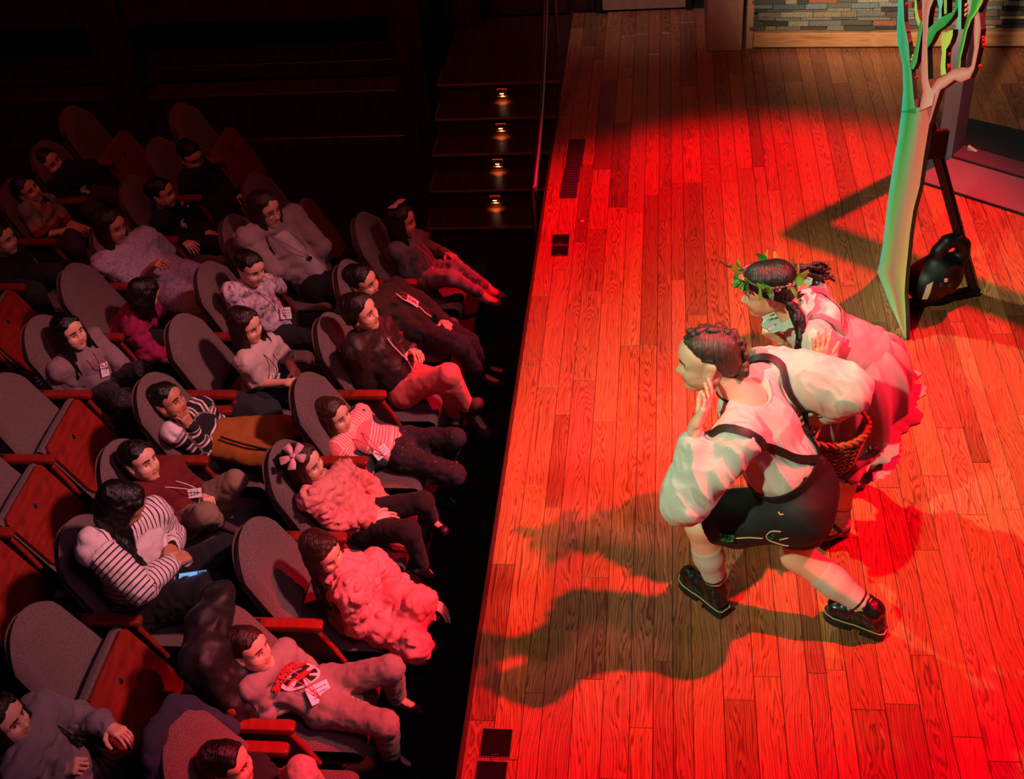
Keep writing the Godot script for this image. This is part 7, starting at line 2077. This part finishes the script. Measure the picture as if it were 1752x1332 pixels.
	for e in [-1.0, 1.0]:
		var z0: float = 0.085 * e
		var pth := smooth_path(PackedVector3Array([waist + spine * 0.16 - tf * 0.14 + Vector3(0, 0, z0), chest - tf * 0.14 + Vector3(0, 0, z0), neck.lerp(shN if e > 0 else shF, 0.62) - tf * 0.08, chest + tf * 0.10 + Vector3(0, 0, z0)]), 6)
		part(t, "strap", band(q, pth, 0.017, 0.008, 0.004), pin)
	part(t, "back_band", band(q, smooth_path(PackedVector3Array([chest - tf * 0.14 + Vector3(0.01, 0, 0.10) - spine * 0.16, chest - tf * 0.15 - spine * 0.14, chest - tf * 0.14 + Vector3(0, 0, -0.10) - spine * 0.16]), 6), 0.012, 0.008, 0.004), mat(Color(0.80, 0.36, 0.38), 0.8))
	var N := 168
	var sd := spine.normalized(); var sz := Vector3(0, 0, 1); var sx := sz.cross(sd).normalized()
	var wring := PackedVector3Array(); var hring := PackedVector3Array(); var h2 := PackedVector3Array(); var u1 := PackedVector3Array(); var u2 := PackedVector3Array()
	for k in N:
		var a := TAU * k / N
		# a = 0 at the seat of the dress (+x), a = 90 degrees at the near side (+z)
		var c := cos(a); var s := sin(a)
		wring.append(pel + spine * 0.16 + (Vector3(0.80, 0.60, 0) * c) * 0.13 + sz * s * 0.145)
		var hy := 0.60 + 0.17 * c - 0.06 * maxf(0.0, s)
		var p := Vector3(1.625 + 0.195 * c, hy, -4.24 + 0.235 * s) - base
		hring.append(p)
		var o := Vector3(c, 0, s)
		h2.append(p + o * 0.012 + Vector3(0, -0.045, 0))
		u1.append(Vector3(1.60 + 0.13 * c, 0.60, -4.21 + 0.17 * s) - base)
		u2.append(Vector3(1.60 + 0.16 * c, 0.475, -4.21 + 0.20 * s) - base)
	part(t, "skirt", skirt_mesh(wring, hring, 22, 13.0, 0.023, 0.004, 7), pin)
	# the frill hangs from the wavy edge of the skirt
	var hring2 := PackedVector3Array()
	var hc := Vector3.ZERO
	for p in hring: hc += p / N
	for k in N:
		var out := (hring[k] - hc); out.y *= 0.3; out = out.normalized()
		var wv := sin(13.0 * TAU * k / N + sin(3.0 * TAU * k / N) * 1.3) + 0.15 * sin(26.0 * TAU * k / N + 1.0)
		hring2.append(hring[k] + out * 0.023 * wv)
		h2[k] += out * 0.023 * wv
	part(t, "hem_frill", skirt_mesh(hring2, h2, 5, 44.0, 0.010, 0.004, 9), cloth(Color(0.78, 0.56, 0.57)))
	part(t, "petticoat", skirt_mesh(u1, u2, 8, 18.0, 0.012, 0.004, 11), cloth(Color(0.62, 0.40, 0.45)))
	var u3 := PackedVector3Array()
	for k in N: u3.append(u2[k] + Vector3(cos(TAU * k / N), 0, sin(TAU * k / N)) * 0.012 + Vector3(0, -0.03, 0))
	part(t, "petticoat_frill", skirt_mesh(u2, u3, 4, 40.0, 0.010, 0.003, 12), cloth(Color(0.80, 0.62, 0.62)))
	# ankle socks and buckled shoes
	for e in [[anN, knN, g.call(1.625, 0.02, -4.115), g.call(1.475, 0.02, -4.045)], [anF, knF, g.call(1.74, 0.02, -4.43), g.call(1.60, 0.02, -4.40)]]:
		var an: Vector3 = e[0]; var kn: Vector3 = e[1]; var heel: Vector3 = e[2]; var toe: Vector3 = e[3]
		var f := (toe - heel).normalized(); var up := Vector3.UP
		var sc := []
		cap(sc, an + (kn - an) * 0.30, an, 0.047, 0.041, 0.02); cap(sc, an, toe - f * 0.05 + up * 0.035, 0.042, 0.032, 0.03)
		cut_above(sc, an + (kn - an) * 0.28, kn - an)
		part(t, "sock", sdf(sc, 0.007, folds(5, 30.0), 0.005, Basis().scaled(Vector3(0.3, 2.0, 0.3))), cloth(Color(0.86, 0.82, 0.78)))
		var so := []
		cap(so, heel + f * 0.035 + up * 0.025, toe - f * 0.035 + up * 0.022, 0.036, 0.038, 0.01, up, 1.3)
		cap(so, heel + f * 0.03 + up * 0.05, heel + f * 0.03 + up * 0.02, 0.040, 0.036, 0.02)
		cap(so, toe - f * 0.03 + up * 0.035, toe - f * 0.045 + up * 0.03, 0.036, 0.034, 0.02, up, 1.2)
		cap(so, heel - up * 0.012 + f * 0.03, toe - up * 0.012 - f * 0.035, 0.036, 0.038, 0.003, up, 3.6)
		part(t, "shoe", sdf(so, 0.006), M.leather)
		var w := f.cross(up).normalized()
		var mid := heel.lerp(toe, 0.42)
		var pth := PackedVector3Array()
		for k in 11:
			var a := lerpf(-0.2, PI + 0.2, k / 10.0)
			pth.append(onto(sc, mid + w * cos(a) * 0.05 + up * (0.045 + 0.04 * sin(a)), 0.004))
		part(t, "shoe_strap", band(sc, pth, 0.009, 0.004, 0.004), M.leather)
		part(t, "buckle", boxm(Vector3(0.018, 0.018, 0.006), 0.002, Vector3.ZERO, Basis(f, up, w)), M.chrome, onto(sc, mid - w * 0.045 + up * 0.06 if (w.z < 0) else mid + w * 0.045 + up * 0.06, 0.008))
	# dark parted hair with two pigtails
	var hr := []
	cap(hr, H * Vector3(-0.046, 0.048, 0), H * Vector3(0.010, 0.058, 0), 0.084, 0.079, 0.02)
	cap(hr, H * Vector3(-0.070, -0.015, 0), H * Vector3(-0.06, 0.02, 0), 0.056, 0.066, 0.02)
	for sgn in [-1.0, 1.0]:
		for j in 16:
			var a := j / 15.0
			lock(hr, [H * Vector3(0.075 - 0.11 * a, 0.098 + 0.028 * sin(a * PI), 0.008 * sgn), H * Vector3(0.055 - 0.09 * a, 0.080, 0.050 * sgn), H * Vector3(0.015 - 0.065 * a, 0.028, 0.076 * sgn), H * Vector3(-0.05, -0.012, 0.078 * sgn), H * Vector3(-0.082, -0.035, 0.080 * sgn)], 0.010, 0.009, 0.002)
	var tails := [[H * Vector3(-0.085, -0.04, -0.085), g.call(1.330, 1.20, -4.13), g.call(1.350, 1.13, -4.085), g.call(1.35, 1.06, -4.06), g.call(1.335, 0.99, -4.05)], [H * Vector3(-0.085, -0.02, 0.085), g.call(1.34, 1.27, -4.37), g.call(1.42, 1.255, -4.40), g.call(1.47, 1.21, -4.42)]]
	var rr := RandomNumberGenerator.new(); rr.seed = 4
	for tail in tails:
		for j in 16:
			var pts := []
			for k in tail.size():
				var sd2: float = 0.012 + 0.034 * k / tail.size()
				pts.append((tail[k] as Vector3) + Vector3(rr.randf_range(-1, 1), rr.randf_range(-1, 1), rr.randf_range(-1, 1)) * sd2)
			var sm := smooth_path(PackedVector3Array(pts), 3)
			lock(hr, Array(sm), 0.013, 0.005, 0.002)
	part(t, "hair", sdf(hr, 0.0045, folds(13, 40.0), 0.001), hair_mat(Color(0.06, 0.045, 0.045)))
	wreath(H)
	basket(Vector3(1.475, 0.57, -3.985))

func wreath(H: Transform3D) -> void:
	var at := H.origin + Vector3(1.60, 0, -4.15)
	var t := thing("flower_wreath", "wreath of green leaves and lilac blossom circling the stooping actor's head", "wreath", at)
	var rg := []
	var W := Transform3D(H.basis, Vector3.ZERO)
	var place := func(a: float, out: float, up: float) -> Vector3:
		return W * (Vector3(-0.022, 0.062, 0) + Vector3(cos(a) * (0.104 + out), -0.03 * (-cos(a)) * 0.8 + up + 0.012, sin(a) * (0.098 + out)))
	var mb := MB.new()
	var path := PackedVector3Array()
	for k in 33: path.append(place.call(TAU * k / 32, 0.0, 0.0))
	mb.tube(path, PackedFloat32Array([0.005]), 6, false)
	part(t, "stem_ring", mb.mesh(), mat(Color(0.14, 0.25, 0.08), 0.8))
	var greens := [mat(Color(0.20, 0.46, 0.14), 0.6), mat(Color(0.44, 0.52, 0.16), 0.6), mat(Color(0.12, 0.38, 0.17), 0.6), mat(Color(0.62, 0.58, 0.22), 0.6)]
	var r := RandomNumberGenerator.new(); r.seed = 6
	var up := (W.basis * Vector3(0, 1, 0)).normalized()
	for k in 36:
		# leaves gather over the brow and at the back; blossom fills the side
		var a := r.randf_range(-1.5, 0.4) if k < 23 else r.randf_range(2.6, 4.0)
		if k >= 31: a = r.randf_range(0.5, 2.2)
		var p: Vector3 = place.call(a, 0.006, 0.0)
		var o := (place.call(a, 0.05, 0.0) - p as Vector3).normalized()
		var tang := o.cross(up).normalized()
		var d := (tang * r.randf_range(-1, 1) + o * r.randf_range(0.2, 0.8) + up * r.randf_range(-0.5, 0.9)).normalized()
		var wd := d.cross(o + up * 0.3).normalized()
		var nn := wd.cross(d).normalized()
		var L := r.randf_range(0.048, 0.076) * (1.5 if k in [20, 22] else 1.0)
		var lm := MB.new(); var pts := PackedVector3Array()
		for row in 6:
			var f := row / 5.0
			for c in 3:
				pts.append(p + d * L * f + wd * (c - 1) * L * 0.30 * sin(pow(f, 0.75) * PI) + nn * (0.006 * sin(f * PI) - 0.004 * absf(c - 1)))
		lm.grid(pts, 6, 3)
		var bk := PackedVector3Array()
		for q in pts: bk.append(q - nn * 0.001)
		lm.grid(bk, 6, 3, false, true)
		part(t, "leaf", lm.mesh(), greens[r.randi() % 4])
	var bud := MB.new(); bud.lathe(Vector3.ZERO, PackedVector2Array([Vector2(0, 0.005), Vector2(0.0042, 0.002), Vector2(0.005, -0.001), Vector2(0.0, -0.005)]), 7)
	var bm := bud.mesh()
	var lil := [mat(Color(0.55, 0.36, 0.55), 0.7), mat(Color(0.72, 0.45, 0.58), 0.7), mat(Color(0.66, 0.38, 0.34), 0.7)]
	for k in 80:
		var a := r.randf_range(-2.7, -1.3) if k < 52 else r.randf_range(0.0, 0.9)
		part(t, "blossom", bm, lil[r.randi() % 3], place.call(a, r.randf_range(-0.002, 0.014), r.randf_range(-0.014, 0.012)))

func basket(at: Vector3) -> void:
	var t := thing("wicker_basket", "round reddish wicker basket hanging between the two actors", "basket", at)
	var cane := triplanar(mat(Color(1, 1, 1), 0.5), noise_tex(64, 0.1, [Color(0.42, 0.20, 0.10), Color(0.62, 0.34, 0.18)], 95), Vector3(8, 8, 8))
	var H := 0.19; var N := 96; var rows := 15
	# weavers pass in and out of the stakes; each round is one strand
	for r in rows:
		var f := float(r) / (rows - 1)
		var rad := lerpf(0.105, 0.150, pow(f, 0.8))
		var pth := PackedVector3Array()
		for k in N + 1:
			var a := TAU * k / N
			var wv := 0.006 * sin(a * 12.0 + PI * r)
			pth.append(Vector3(cos(a) * (rad + wv), 0.012 + f * H, sin(a) * (rad + wv)))
		var mb := MB.new(); mb.tube(pth, PackedFloat32Array([0.0065]), 5, false)
		part(t, "weaver", mb.mesh(), cane)
	for s in 24:
		var a := TAU * s / 24 + 0.05
		var mb := MB.new()
		var pth := PackedVector3Array()
		for k in 5:
			var f := k / 4.0
			var rad := lerpf(0.105, 0.150, pow(f, 0.8))
			pth.append(Vector3(cos(a) * rad, f * H + 0.012, sin(a) * rad))
		mb.tube(pth, PackedFloat32Array([0.0045]), 5)
		part(t, "stake", mb.mesh(), cane)
	for e in 2:
		var mb := MB.new(); var pth := PackedVector3Array()
		for k in 97:
			var a := TAU * k / 96
			var ph := a * 16.0 + PI * e
			pth.append(Vector3(cos(a) * (0.153 + 0.008 * cos(ph)), H + 0.022 + 0.008 * sin(ph), sin(a) * (0.153 + 0.008 * cos(ph))))
		mb.tube(pth, PackedFloat32Array([0.009]), 6, false)
		part(t, "braided_rim", mb.mesh(), cane)
	var bt := MB.new(); bt.lathe(Vector3.ZERO, PackedVector2Array([Vector2(0, 0.02), Vector2(0.10, 0.02), Vector2(0.112, 0.008), Vector2(0.10, 0.0), Vector2(0, 0.0)]), 28)
	part(t, "base", bt.mesh(), cane)
	var hp := PackedVector3Array()
	for k in 21:
		var a := PI * k / 20
		hp.append(Vector3(cos(a) * 0.15, H + 0.01 + sin(a) * 0.14, sin(a) * 0.0 + 0.02))
	var hb := MB.new(); hb.tube(hp, PackedFloat32Array([0.009]), 7)
	part(t, "handle", hb.mesh(), cane)

func _ready() -> void:
	var t0 := Time.get_ticks_msec()
	make_view()
	make_lights()
	make_materials()
	M.nosing = mat(Color(0.45, 0.30, 0.26), 0.5)
	M.brass = mat(Color(0.60, 0.42, 0.22), 0.3, 1.0)
	M.lampglow = mat(Color(0.1, 0.1, 0.1), 0.4)
	M.lampglow.emission_enabled = true
	M.lampglow.emission = Color(1.0, 0.90, 0.75)
	M.lampglow.emission_energy_multiplier = 3.0
	M.coverrim = mat(Color(0.40, 0.22, 0.18), 0.5)
	M.ventplate = mat(Color(0.20, 0.20, 0.23), 0.55)
	M.marker = mat(Color(0.82, 0.74, 0.66), 0.6)
	M.paint = mat(Color(1, 1, 1), 0.7)
	M.paint.vertex_color_use_as_albedo = true
	M.rubber = mat(Color(0.028, 0.028, 0.03), 0.5)
	M.redbead = mat(Color(0.85, 0.12, 0.12), 0.25)
	M.goldbead = mat(Color(0.92, 0.80, 0.60), 0.25)
	make_house()
	print("house ", Time.get_ticks_msec() - t0)
	make_seats()
	make_tree()
	print("tree ", Time.get_ticks_msec() - t0)
	make_audience()
	print("audience ", Time.get_ticks_msec() - t0)
	make_actors()
	print("actors ", Time.get_ticks_msec() - t0)
